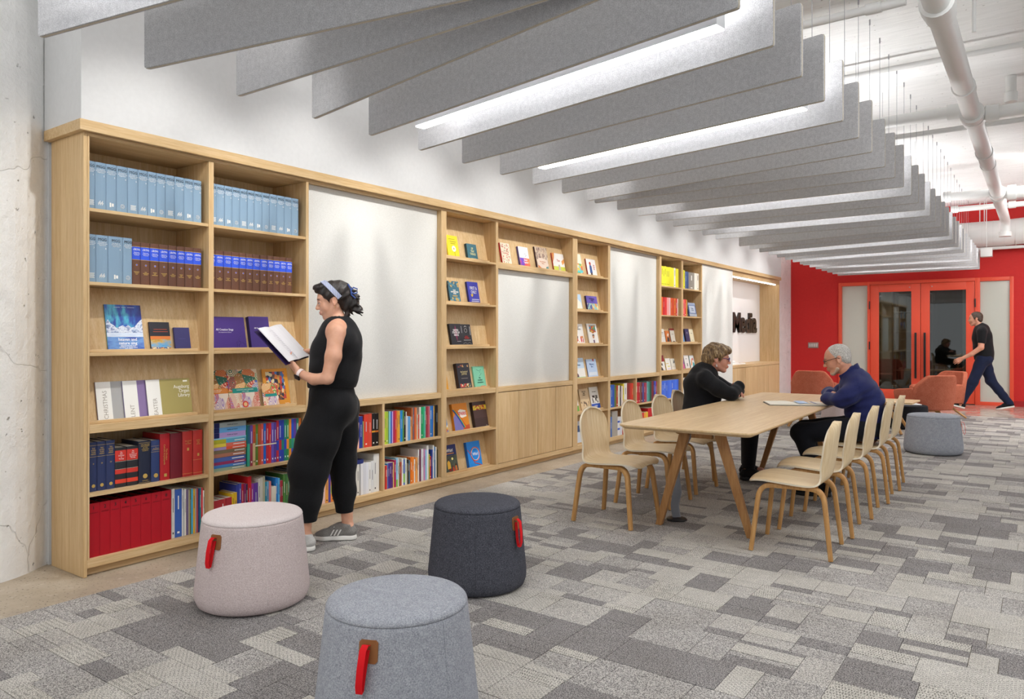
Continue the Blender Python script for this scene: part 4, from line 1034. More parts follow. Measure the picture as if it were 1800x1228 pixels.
C2 = [(2.2, .205, '#2276c4', 'blue book with golden cross'), (2.4, .255, '#b9d23a', 'lime green book'), (2.2, .255, '#a9c43c', 'yellow green book'), (1.4, .25, '#6a9a7a', 'sage book'), (1.6, .255, '#8fcfe0', 'pale cyan book'), (1.5, .25, '#2d56b8', 'royal blue book'), (1.4, .252, '#c8a6d8', 'lilac book'), (2, .255, '#b02a58', 'raspberry book'), (2, .255, '#d03a35', 'red orange book'), (1.6, .25, '#e08f3a', 'orange book'), (2.4, .25, '#e2a93a', 'golden yellow book'), (3, .25, '#1e88cf', 'azure book'), (1.6, .252, '#5a9a48', 'green book'), (2.2, .24, '#2a2a2a', 'black spiral-bound book'), (1.2, .235, '#d8d4cc', 'white thin book'), (1.4, .2, '#c9d3e0', 'pale grey book'), (3, .195, '#5f9fd6', 'sky blue low book'), (1.4, .19, '#d8a86a', 'tan low book'), (1.6, .19, '#8fb05f', 'light green low book'),
      (1.6, .262, '#c46a3a', 'copper book'), (1.6, .262, '#5f6470', 'slate grey book'), (1.6, .262, '#c8502f', 'vermilion book'), (1.6, .262, '#e08a4a', 'apricot book'), (1.8, .2, '#c8b8a8', 'beige low book'), (1.4, .2, '#d2452d', 'tomato red low book'), (2, .26, '#e0ddd6', 'white tall book'), (2.4, .26, '#189a5f', 'emerald book'), (1.8, .26, '#2da870', 'jade book'), (1.8, .26, '#5fb0a0', 'aqua green book'), (1.8, .26, '#8f3040', 'burgundy book'), (1.8, .26, '#a83a48', 'wine book'), (2, .26, '#b86a78', 'dusty rose book'), (2.2, .26, '#2f7fc0', 'steel blue book'), (2.2, .26, '#2a62b0', 'cobalt book'), (1.2, .258, '#e0b03a', 'thin amber book'), (2, .262, '#232326', 'black book'), (2.4, .262, '#1c1c20', 'wide black book')]
row(C2[:18] + C2[19:], 4.09, 4.748, .444, P, -.035, dmax=.21)
P = 'beside the woman, bottom row'
row([(2.5, .19, '#e9c8c0', 'pale pink book'), (2.5, .19, '#e8a04a', 'orange book'), (1.8, .2, '#4a3f94', 'violet book'), (3, .195, '#e88a3a', 'yellow and orange book', ((.3, .6, '#c8d44a'),)), (2, .2, '#e8e4da', 'thin white book'), (2.2, .2, '#d85a35', 'orange red lettered book', None, 'THE MUSIC', 'w'), (2.2, .2, '#d05030', 'second orange red lettered book', None, 'THE MUSIC', 'w'), (3, .195, '#e9d65f', 'soft yellow book'), (3.6, .205, '#8fc0dc', 'pale blue book'), (2.5, .23, '#e4e0d8', 'white tall book'), (2.5, .23, '#e8e5de', 'second white tall book'), (2.5, .235, '#dcd9d0', 'off-white book')], 3.50, 3.86, .092, P, -.035)
row([(2.5, .235, '#e3e2e4', 'white songbook'), (2.5, .24, '#d6d7de', 'pale grey songbook'), (2.5, .238, '#e2e3ea', 'bluish white songbook'), (2.5, .236, '#e8e7e4', 'plain white songbook'), (2.5, .242, '#dedede', 'light grey songbook'), (3, .29, '#e5e4e0', 'tall white songbook'), (2.5, .29, '#ece9e2', 'second tall white songbook')], 3.865, 4.06, .092, 'beside the bottom divider', -.03)
tag(MB().box(-.2, 0, 0, 0, .17, .032).build('book', cover_col('#2a3574'), loc=(-.036, 3.73, .328)), 'navy book lying flat on top of the white bottom shelf books', 'book')
P = 'under the first pinboard, bottom row'
C4 = [(1.5, .2, '#6a7f9a', 'blue grey book'), (2.4, .185, '#d8352f', 'red book'), (2.4, .185, '#cf3a33', 'second red book'), (1.5, .2, '#3f7fb0', 'blue thin book'), (2.2, .2, '#54308a', 'violet book'), (2.2, .2, '#4a2a7d', 'second violet book'), (2.2, .2, '#5c2d6a', 'plum book'), (1.6, .2, '#e0c06a', 'sand thin book'), (2.2, .215, '#b01f5a', 'magenta book'), (2.4, .23, '#8fc4e4', 'sky blue book', ((0, .25, '#7fb850'),)), (2, .225, '#dcd9d0', 'ivory thin book'), (1.8, .19, '#8a6a3a', 'brown book'), (1.8, .19, '#b52a2a', 'brick book'), (2.4, .215, '#e8e6e0', 'white book'), (1.8, .205, '#2d5fc0', 'blue book', ((.1, .45, '#7fc04a'),)), (2.4, .215, '#dfe6d8', 'pale green white book'), (1.6, .17, '#b8a88a', 'khaki book'), (1.8, .2, '#38342f', 'dark brown book'), (1.6, .19, '#3a90b0', 'teal blue book'), (3, .215, '#e87a22', 'orange book'), (3, .21, '#ee8a2d', 'second orange book', None, 'EXPLORE', 'w'),
      (1.8, .19, '#eceae4', 'plain white book'), (1.8, .205, '#f0a04a', 'light orange book'), (2, .2, '#d8b08a', 'tan book'), (2, .265, '#e6e4e2', 'tall white book'), (1.8, .265, '#6a2440', 'maroon tall book'), (2.2, .265, '#cdd3dc', 'pale blue tall book'), (1.8, .265, '#e8e6e2', 'second tall white book'), (2.4, .26, '#c48ab8', 'orchid book'), (2.2, .25, '#8fc8e6', 'light blue book'), (2.8, .285, '#e9e7e2', 'very tall white book'), (1.6, .21, '#a8b03a', 'lime thin book'), (2.6, .19, '#c8333a', 'red low book'), (2, .245, '#2f479a', 'indigo book'), (2.2, .28, '#e2e0dc', 'grey white tall book'), (2, .265, '#3d78b0', 'denim book'), (1.8, .26, '#e6e2d8', 'cream book'), (2, .235, '#4a4a2d', 'dark olive book')]
row(C4, 4.09, 4.748, .092, P, -.03, var=.006, dmax=.25)
# -- low bays under the pinboard behind the table
P = 'behind the table chairs, upper left'
row([(3, .24, '#d8d8e6', 'white blue-edged book'), (3, .27, '#3060b8', 'blue book'), (3, .27, '#2d58b0', 'second blue book'), (3, .262, '#5f7a3a', 'green book'), (3, .255, '#b84a2d', 'rust book'), (3, .25, '#e5e8dc', 'white green-lettered book', None, 'RHYTHM', 'k'), (2, .25, '#2a2a2a', 'black thin book'), (3, .24, '#e8dcd6', 'pale pink book'), (2, .27, '#e6d23a', 'yellow thin book'), (5, .27, '#ece9e0', 'white thick book'), (5, .268, '#8f3a33', 'dark red brown book'), (3, .265, '#c8352d', 'red book'), (3, .262, '#d84a30', 'scarlet book')], 7.79, 8.44, .444, P, -.03)
P = 'behind the table chairs, upper right'
row([(6, .262, '#c0202a', 'thick red book'), (3, .262, '#a81c26', 'red lettered book'), (2.4, .26, '#7a5a4a', 'brown book'), (2.6, .26, '#6a2438', 'maroon book'), (2.6, .25, '#34508f', 'navy book'), (3, .25, '#8f2a45', 'wine book'), (2.6, .25, '#a83a50', 'rose red book'), (3, .26, '#5f9a9a', 'grey teal book'), (3, .255, '#3f8a80', 'teal book'), (4, .26, '#1f4f45', 'dark green book'), (4, .258, '#7a2a30', 'dark red book'), (2, .26, '#2a2d7a', 'indigo book'), (3, .255, '#3f58c0', 'bright blue book'), (2, .25, '#a83040', 'crimson book')], 8.49, 9.14, .444, P, -.03)
P = 'behind the near chair, bottom row'
row([(2, .24, '#2a3550', 'dark navy book'), (2, .24, '#4a6fb0', 'blue thin book'), (7, .3, '#a9a49a', 'wide grey book with printed side'), (3, .22, '#e8e8ea', 'white book with blue marks', ((.3, .4, '#3a62c8'), (.7, .8, '#3a62c8'))), (3, .22, '#dfe2ea', 'pale blue book'), (3, .2, '#c8402f', 'red book')], 7.79, 8.2, .092, P, -.03)
P = 'behind the second chair, bottom row'
row([(2, .2, '#a83030', 'dark red book'), (2, .2, '#c83a30', 'red book'), (2, .21, '#5a4a3a', 'brown book'), (2, .22, '#d8402d', 'scarlet book'), (3, .22, '#c8312d', 'second scarlet book'), (3, .215, '#e8a03a', 'amber book'), (2, .22, '#e0c83a', 'yellow book'), (8, .262, '#c01f28', 'wide red binder'), (2, .26, '#8fb03a', 'lime book')], 8.49, 9.1, .092, P, -.03)
# -- the two narrow columns
row([(2.1, .27 - (.004 if i % 3 else 0), '#f0ea3c' if i != 9 else '#efece0', 'bright yellow score' if i != 9 else 'white score among the yellow ones') for i in range(12)], 9.225, 9.86, 1.978, 'atop the first narrow column', -.03, group=None)
P = 'atop the second narrow column'
row([(2, .268, '#ece63a', 'bright yellow score'), (2, .266, '#f0ea3c', 'bright yellow score'), (2, .262, '#e6e03a', 'bright yellow score'), (3, .25, '#4a6494', 'blue book'), (3, .25, '#3a5588', 'darker blue book'), (10, .25, '#8a867c', 'wide grey journal with pictured side'), (4, .25, '#e6e2d6', 'ivory book'), (4, .25, '#ded8c8', 'cream book')], 9.96, 10.62, 1.978, P, -.03)
P = 'in the first narrow column'
row([(2.2, .245, '#ea7a35', 'orange score'), (2.2, .246, '#e8702f', 'deep orange score'), (3, .244, '#c42a30', 'red score'), (3, .243, '#d83a38', 'bright red score'), (3, .243, '#f0a09a', 'pink score'), (2.6, .243, '#f3c4c4', 'pale pink score'), (2.6, .243, '#e86a35', 'orange red score'), (2.6, .243, '#da4a30', 'vermilion score'), (2.6, .243, '#e8823f', 'amber orange score'), (2.6, .243, '#d2402f', 'scarlet score'), (1.4, .24, '#f0dcd4', 'white pink score')], 9.225, 9.85, 1.582, P, -.03)
P = 'in the second narrow column'
row([(3, .243, '#e0655f', 'salmon red score'), (3, .243, '#ec7a74', 'light red score'), (3.4, .243, '#d83f3a', 'red score'), (1.6, .24, '#d8b040', 'golden thin score'), (1.6, .235, '#5a4a3a', 'brown thin score')], 9.96, 10.2, 1.582, P, -.03)
P = 'left of the seated woman'
row([(3, .235, '#5f8fe0', 'light blue score')] + [(2.6, .245, ('#3f6ee0', '#4a78e4', '#3a66d8')[i % 3], 'bright blue score') for i in range(9)], 9.225, 9.86, .444, P, -.03)
P = 'behind the seated woman'
row([(5, .25, '#ecebe6', 'white folder with black blocks', ((.74, .86, '#2a2a2c'),)), (5, .25, '#ecebe6', 'white folder with black block', ((.74, .86, '#2a2a2c'),)), (5, .25, '#e8e7e2', 'white folder with a dark block', ((.74, .86, '#2a2a2c'),)), (2, .24, '#4a90d8', 'blue thin book'), (5, .24, '#b09a80', 'brown pictured book'), (3, .23, '#dcd8d0', 'grey white book')], 9.96, 10.5, .444, P, -.03)
P = 'low left of the seated woman'
row([(4, .2, '#3a4f8f', 'navy book'), (3, .21, '#4f90c8', 'blue book'), (3, .21, '#2a3f6a', 'dark blue book'), (3, .2, '#e08f3a', 'orange book'), (3, .205, '#ea9a48', 'light orange book'), (4, .2, '#c8dce8', 'pale blue book'), (4, .2, '#e8e6e0', 'white book'), (3, .2, '#9fc8d8', 'aqua book')], 9.4, 9.86, .092, P, -.03)

# -- books shown face out on the sloped shelves
TILT = math.radians(11.2)
def art(name, cols, scale, stretch=(1, 1, 1), mode='voronoi', seed=0.0):
    key = ('art', name)
    if key in MATS: return MATS[key]
    m, nt, b = newmat('print_' + name)
    tc = N(nt, 'ShaderNodeTexCoord'); mp = N(nt, 'ShaderNodeMapping'); mp.inputs['Scale'].default_value = stretch; mp.inputs['Location'].default_value = (seed, seed * 1.7, seed * .6)
    nt.links.new(tc.outputs['Object'], mp.inputs['Vector'])
    if mode == 'voronoi':
        vo = N(nt, 'ShaderNodeTexVoronoi'); vo.inputs['Scale'].default_value = scale; nt.links.new(mp.outputs[0], vo.inputs['Vector'])
        sp = N(nt, 'ShaderNodeSeparateColor'); nt.links.new(vo.outputs['Color'], sp.inputs[0]); f = sp.outputs[0]
        interp = 'CONSTANT'
        n = len(cols); col = ramp(nt, f, [(i / n, c) for i, c in enumerate(cols)], interp)
    elif mode == 'flower':
        vo = N(nt, 'ShaderNodeTexVoronoi'); vo.inputs['Scale'].default_value = scale; nt.links.new(mp.outputs[0], vo.inputs['Vector'])
        r_ = mathn(nt, 'MULTIPLY', vo.outputs['Distance'], 7.0); fr = mathn(nt, 'FRACT', r_)
        sp = N(nt, 'ShaderNodeSeparateColor'); nt.links.new(vo.outputs['Color'], sp.inputs[0])
        n = len(cols); base = ramp(nt, sp.outputs[0], [(i / n, c) for i, c in enumerate(cols)], 'CONSTANT'); alt = ramp(nt, sp.outputs[1], [(i / n, c) for i, c in enumerate(cols[::-1])], 'CONSTANT')
        col = mix(nt, base, alt, ramp(nt, fr, [(.45, '#000000'), (.55, '#ffffff')]))
        vo2 = N(nt, 'ShaderNodeTexVoronoi'); vo2.inputs['Scale'].default_value = scale * 4; nt.links.new(mp.outputs[0], vo2.inputs['Vector'])
        col = mix(nt, col, '#f3ead8', ramp(nt, vo2.outputs['Distance'], [(.16, '#ffffff'), (.2, '#000000')]))
    else:
        f = noise(nt, mp.outputs[0], scale, 5, .65); n = len(cols)
        col = ramp(nt, f, [(.3 + .4 * i / (n - 1), c) for i, c in enumerate(cols)])
    nt.links.new(col, b.inputs['Base Color']); b.inputs['Roughness'].default_value = .35
    MATS[key] = m
    return m
def facing(y, z, w, h, t, col, label, els=(), push=0.0, name='book', spine=None):
    o = obj(name, None, None, (-.091 + push, y + w / 2, z + .0012), (0, -TILT, 0)); tag(o, label, 'book', 'books shown face out on the sloped shelves')
    b = min(.002, t * .25); cm = col if not isinstance(col, str) else cover_col(col)
    MB().box(.0005, -w / 2, 0, b, w / 2, h).box(t - b, -w / 2, 0, t, w / 2, h).box(b, -w / 2, 0, t - b, -w / 2 + .0015, h).build('cover', [cm], o)
    MB().box(b + .0001, -w / 2 + .0016, .0012, t - b - .0001, w / 2 - .0015, h - .0015).build('pages', PAGE, o)
    if spine: MB().box(b, -w / 2 - .0006, .001, t - b, -w / 2 - .0001, h - .001).build('spine_print', cover_col(spine), o)
    lay = 0
    for e in els:
        k = e[0]; lay += 1; x = t + .0003 + .00025 * lay
        Y = lambda f: -w / 2 + f * w
        if k == 'b':
            m_ = e[5] if not isinstance(e[5], str) else cover_col(e[5])
            MB().box(t + .0001, Y(e[1]), e[2] * h + .0003, x, Y(e[3]), e[4] * h - .0003).build('cover_print', m_, o)
        elif k == 't':
            text(e[1], e[4] * h, o, (x + .0003, Y(e[2]), e[3] * h), mat=plain(e[5], .5), bold=e[6] if len(e) > 6 else 0, sx=e[7] if len(e) > 7 else 1.0, line=.9, align=e[8] if len(e) > 8 else 'CENTER')
        elif k == 'v':
            text(e[1], e[4] * h, o, (x + .0003, Y(e[2]), e[3] * h), (0, 0, 1), (0, -1, 0), mat=plain(e[5], .5), sx=e[6] if len(e) > 6 else 1.0, align='LEFT')
        elif k == 'd':
            MB().prism([(Y(e[1]) + e[3] * h * math.cos(a), e[2] * h + e[3] * h * math.sin(a)) for a in [2 * PI * i / 20 for i in range(20)]], t + .0001, x, 'x').build('cover_print', cover_col(e[4]), o)
        elif k == 'r':
            MB().tube([(t + .0006, Y(e[1]) + e[3] * h * math.cos(2 * PI * i / 28), e[2] * h + e[3] * h * math.sin(2 * PI * i / 28)) for i in range(29)], e[4] * h, 5).build('cover_print', cover_col(e[5]), o)
        elif k == 'c':
            MB().tube([(t + .0006, Y(a), b2 * h) for a, b2 in e[1]], e[2] * h, 5).build('cover_print', cover_col(e[3]), o)
        elif k == 'p':
            m_ = e[2] if not isinstance(e[2], str) else cover_col(e[2])
            MB().prism([(Y(a), b2 * h) for a, b2 in e[1]], t + .0001, x, 'x').build('cover_print', m_, o)
    return o
AUR = art('aurora', ['#11175c', '#1a2f8a', '#2450a8', '#4fb4cc', '#1f3f98', '#141a62'], 5.5, (1, 1.5, .5), 'noise', 3)
SNOW = art('snow', ['#2b3766', '#8fa3c8', '#e8edf6', '#5f74a8', '#f2f4fa'], 22, (1, 1, 1.4), 'noise', 1)
LAKE = art('lake', ['#1c2c86', '#3a5cb4', '#6f9cd4', '#223a98'], 6, (1, .6, 2), 'noise', 2)
FLOW = art('quilt_flowers', ['#c83f3a', '#e0a24a', '#2f6f5a', '#4a5fae', '#e9c9a0', '#7aa04a', '#c8503f', '#eadfc8'], 17, (1, 1, 1), 'flower', 1)
FLO2 = art('quilt_panels', ['#e3c0a8', '#d8a38f', '#efe0cf', '#a890c0', '#e9d3b4', '#d86a5a'], 22, (1, 1.5, .5), 'flower', 4)
FOLK = art('folk_figures', ['#2a2a38', '#c8923f', '#b83a32', '#4a6fae', '#e0cfa0', '#6a4a3a', '#d8782d'], 60, (1, 1, .7), 'voronoi', 2)
facing(2.039, 1.2, .205, .271, .008, AUR, 'tall book with a blue northern lights photograph on its cover', [('b', 0, 0, 1, .31, LAKE), ('b', 0, .31, 1, .40, art('ice', ['#8fa8d8', '#dfe8f6', '#b8cbe8'], 12, (1, .5, 3), 'noise')), ('p', [(0, .40), (0, .62), (.06, .68), (.12, .60), (.2, .56), (.28, .50), (.36, .53), (.45, .56), (.52, .52), (.6, .57), (.68, .51), (.78, .53), (.86, .60), (.94, .66), (1, .70), (1, .40)], SNOW),
        ('t', 'heaven and\nnature sing', .55, .215, .088, '#f4f6fb', .0004, .98), ('t', 'MEDITATIONS FOR\nADVENT & CHRISTMAS\n2021-2022', .55, .085, .037, '#e8edf8', .0002), ('c', [(.25, .945), (.42, .945)], .006, '#c9d6ee'), ('c', [(.46, .945), (.58, .945)], .006, '#c9d6ee'), ('c', [(.62, .945), (.82, .945)], .006, '#c9d6ee')])
facing(2.283, 1.2, .122, .173, .012, '#23212a', 'small black book with orange and blue painted lower half', [('b', 0, 0, 1, .42, art('painted_crowd', ['#2d6fb8', '#5fa8d8', '#c8a44a', '#8f3a2a'], 14, (1, .6, 1.4), 'noise', 5)), ('b', 0, .40, 1, .51, '#d97a35'), ('b', 0, 0, 1, .12, art('crowd', ['#a8412d', '#e0a24a', '#3a5a8f', '#e8d8b0'], 120, (1, 1, 1), 'voronoi', 3)), ('b', .2, .735, .86, .755, '#c2502f'), ('b', .16, .655, .9, .675, '#c2502f')])
facing(2.431, 1.2, .098, .141, .014, '#37346a', 'small plain indigo book at the right of the first bay', [('b', .25, .5, .7, .53, '#45427c')])
def organ(y, push, strip, word, lab, full=False):
    els = [('b', 0, 0, .3, 1, '#eeece6'), ('v', word, .17, .05, .15, '#a8a095', .92)]
    if full: els += [('t', 'Augsburg\nOrgan\nLibrary', .97, .66, .13, '#f3efe2', .0002, .9, 'RIGHT'), ('b', .84, .905, .94, .95, '#f3efe2')]
    facing(y, .813, .272, .222, .009, strip, lab, els, push, spine='#8a84b0')
organ(1.985, 0, '#a9a8a6', 'CHRISTMAS', 'music album titled CHRISTMAS with grey cover, leftmost of three')
organ(2.128, .0105, '#86709c', 'LENT', 'music album titled LENT with purple cover, between two others')
organ(2.258, .021, '#a89a5c', 'EASTER', 'olive gold album titled EASTER, Augsburg Organ Library, frontmost of three', True)
facing(2.637, 1.2, .285, .215, .011, '#46297f', 'wide purple album standing at the left of the second bay', [('t', 'All Creation Sings', .48, .61, .088, '#efeaf6', .0003, .9), ('t', 'Accompaniment Edition', .48, .53, .044, '#d8d0e8'), ('r', .88, .12, .1, .004, '#3b2270'), ('r', .8, .2, .07, .004, '#3b2270'), ('c', [(.75, .05), (.8, .3), (.87, .42), (.84, .52)], .004, '#3b2270')])
facing(2.944, 1.2, .152, .217, .032, '#412a78', 'thick purple hymnal behind the open book the woman holds', [('t', 'All Creation Sings', .52, .64, .06, '#efeaf6', .0003, .95)], spine='#241a4a')
facing(2.633, .813, .18, .262, .006, FLOW, 'flower patterned booklet with an orange title band, leftmost', [('b', 0, 0, 1, .42, FLO2), ('b', 0, .42, .98, .55, '#dd8a3f'), ('t', 'PSALTER FOR\nWORSHIP', .5, .485, .042, '#f3e8d0')])
facing(2.80, .813, .222, .262, .006, FLOW, 'flower patterned booklet with a teal title band, middle one', [('b', 0, 0, 1, .42, FLO2), ('b', .12, .41, .96, .53, '#1f8f86'), ('t', 'SUNDAYS AND SEASONS', .54, .485, .042, '#e0ede2'), ('t', 'YEAR C 2022', .54, .44, .034, '#e0ede2'), ('d', .5, .12, .085, '#d84a3a'), ('d', .5, .12, .05, '#f0c48a')], .008)
facing(3.035, .813, .122, .162, .006, FLOW, 'small flower patterned booklet in front of the orange one', [('b', 0, 0, 1, .44, FLO2), ('b', .15, .44, .9, .56, '#1f8f86')], .03)
facing(3.062, .813, .2, .258, .006, '#d8922d', 'orange calendar with crowded folk art figures dated 2022', [('b', .12, .16, .86, .92, FOLK), ('t', '2022', .86, .045, .07, '#f3e6c8', .0003)], .012)
def lines(n, c, a=.2, b_=.8, z0=.5, z1=.8): return [('b', a + .05 * (i % 2), z0 + (z1 - z0) * i / n, b_ - .07 * ((i * 3) % 2), z0 + (z1 - z0) * (i + .45) / n, c) for i in range(n)]
facing(4.943, 1.978, .155, .208, .012, '#e3d02f', 'yellow book with one white daisy on its cover', [('c', [(.62, .02), (.6, .3)], .006, '#5a6a2a'), ('d', .56, .42, .13, '#f3f1ec'), ('d', .56, .42, .045, '#d8a02d')] + [('b', .2, .83, .75, .845, '#8f8420'), ('b', .3, .72, .82, .74, '#8f8420'), ('b', .35, .64, .75, .66, '#8f8420')])
facing(5.202, 1.978, .14, .152, .026, '#3a6a78', 'small teal book about tiny things beside the yellow one', [('t', 'OF\nTINY\nTHINGS', .52, .54, .19, '#e6dca0', .0004, .8), ('b', .3, .1, .8, .13, '#a8c0a8')], spine='#22424c')
facing(4.957, 1.582, .145, .197, .02, '#3c6a7c', 'teal patterned book with white capital title, left one', [('b', 0, .72, 1, 1, art('tiles', ['#3c6a7c', '#c8a04a', '#2f5868', '#5f94a0', '#3c6a7c'], 60, (1, 1, 1), 'voronoi', 7)), ('b', 0, 0, 1, .25, art('tiles', ['#3c6a7c'], 60)), ('t', 'IN MY\nGRANDMOTHER\'S\nHOUSE', .52, .5, .085, '#f0efe8', .0006, .75), ('b', .3, .3, .75, .34, '#d8a84a')], spine='#2a3d48')
facing(5.225, 1.582, .155, .206, .022, '#3b3fae', 'indigo book titled FIRST & ONLY beside a teal one', [('t', 'FIRST &\nONLY', .52, .62, .2, '#f2f0ec', .0005, .75), ('p', [(.2, .42), (.42, .46), (.4, .36), (.3, .3)], '#e8c02d'), ('b', .25, .18, .92, .22, '#d8d8ee'), ('b', .2, .1, .9, .14, '#d8d8ee')], spine='#23256a')
facing(4.975, 1.20, .155, .2, .024, '#232127', 'black book titled UNITED STATES OF GRACE with magenta mark', [('p', [(.35, .62), (.5, .95), (.62, .6), (.55, .2)], '#7a1f4a'), ('t', 'UNITED\nSTATES OF\nGRACE', .5, .6, .12, '#e8e6e4', .0006, .85), ('b', .5, .2, .85, .22, '#b8b4b4')], spine='#17161a')
facing(5.125, 1.20, .15, .2, .012, '#26262c', 'black book with white line drawings right of another black one', [('r', .5, .72, .09, .006, '#d8d6d2'), ('p', [(.36, .86), (.5, .94), (.64, .86), (.6, .87), (.5, .91), (.4, .87)], '#d8d6d2'), ('t', 'HOLY\nTROUBLE', .5, .4, .08, '#c83a35', .0004), ('b', .2, .26, .85, .28, '#d8d6d2'), ('c', [(.1, .1), (.3, .16), (.5, .1), (.7, .16), (.9, .1)], .006, '#b8b6b2'), ('b', .06, .6, .14, .92, '#8a8a8c'), ('b', .86, .5, .94, .9, '#8a8a8c')], .006)
facing(4.8235, .813, .12, .21, .012, '#d99a2d', 'orange book with figures cut off by the left post', [('b', .3, .25, .8, .75, art('figures', ['#d99a2d', '#a8502d', '#f0d8a0', '#d99a2d'], 40, (1, 1, .6), 'voronoi', 9))])
facing(5.064, .813, .178, .232, .036, '#24252f', 'thick black book with colourful bottom border of figures', [('t', 'the book of\nJUSTICE', .52, .62, .1, '#d8c890', .0004, .9), ('b', .1, .06, .9, .2, art('border', ['#c8423a', '#e0a24a', '#24252f', '#4a8a7a', '#e8d8b0'], 55, (1, 1, 1), 'voronoi', 4)), ('b', .1, .84, .9, .94, art('border2', ['#24252f', '#8f3a35', '#c89a5a', '#24252f'], 55, (1, 1, 1), 'voronoi', 6)), ('b', .25, .4, .75, .415, '#a8a090')], spine='#3a2a26')
facing(5.317, .813, .165, .2, .014, '#7cc4a4', 'mint green book titled the mindless revolution', [('t', 'the\nmindless\nrevolution', .5, .36, .12, '#1f3a34', .0003, .85), ('c', [(.3, .85), (.5, .78), (.7, .86), (.55, .7), (.7, .66), (.5, .55)], .006, '#2a4a44'), ('b', .5, .05, .9, .08, '#d86a4a')])
facing(4.8235, .444, .118, .2, .01, '#4a9ad8', 'blue children\'s book partly hidden behind the left post', [('b', .2, .0, 1, .35, art('kids', ['#e8e4da', '#d86a4a', '#4a9ad8', '#f0c85a'], 45, (1, 1, 1), 'voronoi', 2))])
facing(5.012, .444, .205, .243, .03, '#e08a24', 'orange book titled SPARK with a rainbow across its cover', [('p', [(0, 0), (0, .5), (.15, .62), (.45, .3), (.6, 0)], '#7a78b8')] + [('c', [(.0 + .03 * i, .78 - .0 * i), (.2 + .03 * i, .6), (.42 + .03 * i, .36), (.6 + .035 * i, .1)], .017, c) for i, c in enumerate(('#4a3fa8', '#2d86d0', '#3fae5a', '#e8d23a', '#e8742d', '#d83a35'))] + [('p', [(.32, .5), (.36, .74), (.5, .78), (.62, .76), (.86, .72), (.88, .5), (.6, .46)], '#f4efe6'), ('t', 'SPARK', .6, .61, .17, '#c8302d', .0012, .95), ('p', [(.55, 0), (.7, .16), (1, .2), (1, 0)], '#c4502a')], spine='#c47a1f')
facing(5.295, .444, .195, .24, .034, '#47322f', 'dark brown book with a yellow and red leafy band', [('b', 0, .68, 1, .86, art('leaf_band', ['#e0c02d', '#d8902d', '#c8352d', '#e8d04a', '#b02a2a'], 40, (1, 1, 1), 'voronoi', 8)), ('b', 0, 0, 1, .37, '#3c2927'), ('t', 'elca', .86, .06, .05, '#e0d8d0')], spine='#2c1f1e')
facing(4.905, .092, .175, .238, .012, '#26356e', 'dark blue book titled Whirl with painted figures', [('b', 0, 0, 1, .62, art('story', ['#3c4a44', '#4f5a4a', '#35413f', '#5a5f48'], 12, (1, 1, 1), 'noise', 2)), ('t', 'Whirl', .5, .79, .17, '#f4f2ec', .0006, .9), ('b', .22, .665, .8, .70, '#d88a3a'), ('d', .3, .46, .04, '#4a2f24'), ('p', [(.2, .12), (.2, .36), (.3, .44), (.42, .36), (.44, .14)], '#d8a83a'), ('d', .62, .48, .05, '#e8dc8a'), ('d', .62, .2, .035, '#6a3a28'), ('p', [(.54, .02), (.56, .17), (.66, .18), (.72, .02)], '#b8452f'), ('d', .82, .25, .035, '#5a3524'), ('p', [(.75, .04), (.77, .21), (.88, .21), (.92, .04)], '#c8743a'), ('p', [(.28, .05), (.3, .14), (.45, .12), (.46, .04)], '#8f2f2a')])
facing(5.212, .092, .19, .232, .03, '#1c86dc', 'bright blue book titled Whirl inside an orange ring', [('r', .56, .5, .27, .016, '#d8573a'), ('r', .56, .5, .235, .01, '#f0e6dc'), ('c', [(.02, .7), (.2, .52), (.34, .3), (.45, .16), (.7, .1), (.95, .02)], .016, '#d8573a'), ('t', 'Whirl', .56, .5, .16, '#f4f6f8', .0006, .9)], spine='#1560b4')
# wide top shelf above the cupboard doors
facing(5.733, 1.978, .15, .22, .022, '#e6dcc6', 'cream dotted book with a red spine on the wide top shelf', [('b', .08, .05, .92, .95, art('dots', ['#e6dcc6', '#e6dcc6', '#b9a890', '#e6dcc6', '#c86a5a', '#e6dcc6'], 75, (1, 1, 1), 'voronoi', 2)), ('t', 'book\nof\nyes', .55, .45, .1, '#c8352d', .0002)], spine='#b8202a')
facing(6.031, 1.978, .168, .212, .024, '#e8e8ec', 'white book with rainbow paint splash on the wide top shelf', [('b', 0, 0, 1, .45, art('paint', ['#3a4ac8', '#7a3fae', '#d8405a', '#e88a3a', '#e8e8ec'], 5, (1, 1.3, .8), 'noise', 6)), ('t', 'Better\nTogether', .6, .3, .13, '#f6f6f8', .0004, .8), ('c', [(.5, .62), (.62, .68), (.72, .6), (.6, .52)], .006, '#3a3a5a')], spine='#4a3f7a')
facing(6.341, 1.978, .222, .243, .02, art('forest', ['#4a3038', '#b89a86', '#e0cdb4', '#6a4a50', '#caa890'], 30, (1, 1, .5), 'noise', 4), 'brown woodland picture book on the wide top shelf', [('p', [(.02, 0), (.06, .42), (.3, .52), (.7, .5), (.94, .44), (.98, 0)], '#e6d3c4'), ('t', 'One Autumn\nStory', .5, .32, .085, '#c8743a', .0002), ('p', [(.05, .02), (.08, .2), (.3, .1), (.35, .02)], '#e08a4a'), ('p', [(.7, .02), (.74, .14), (.92, .18), (.95, .02)], '#5a8a86')], spine='#3a2430')
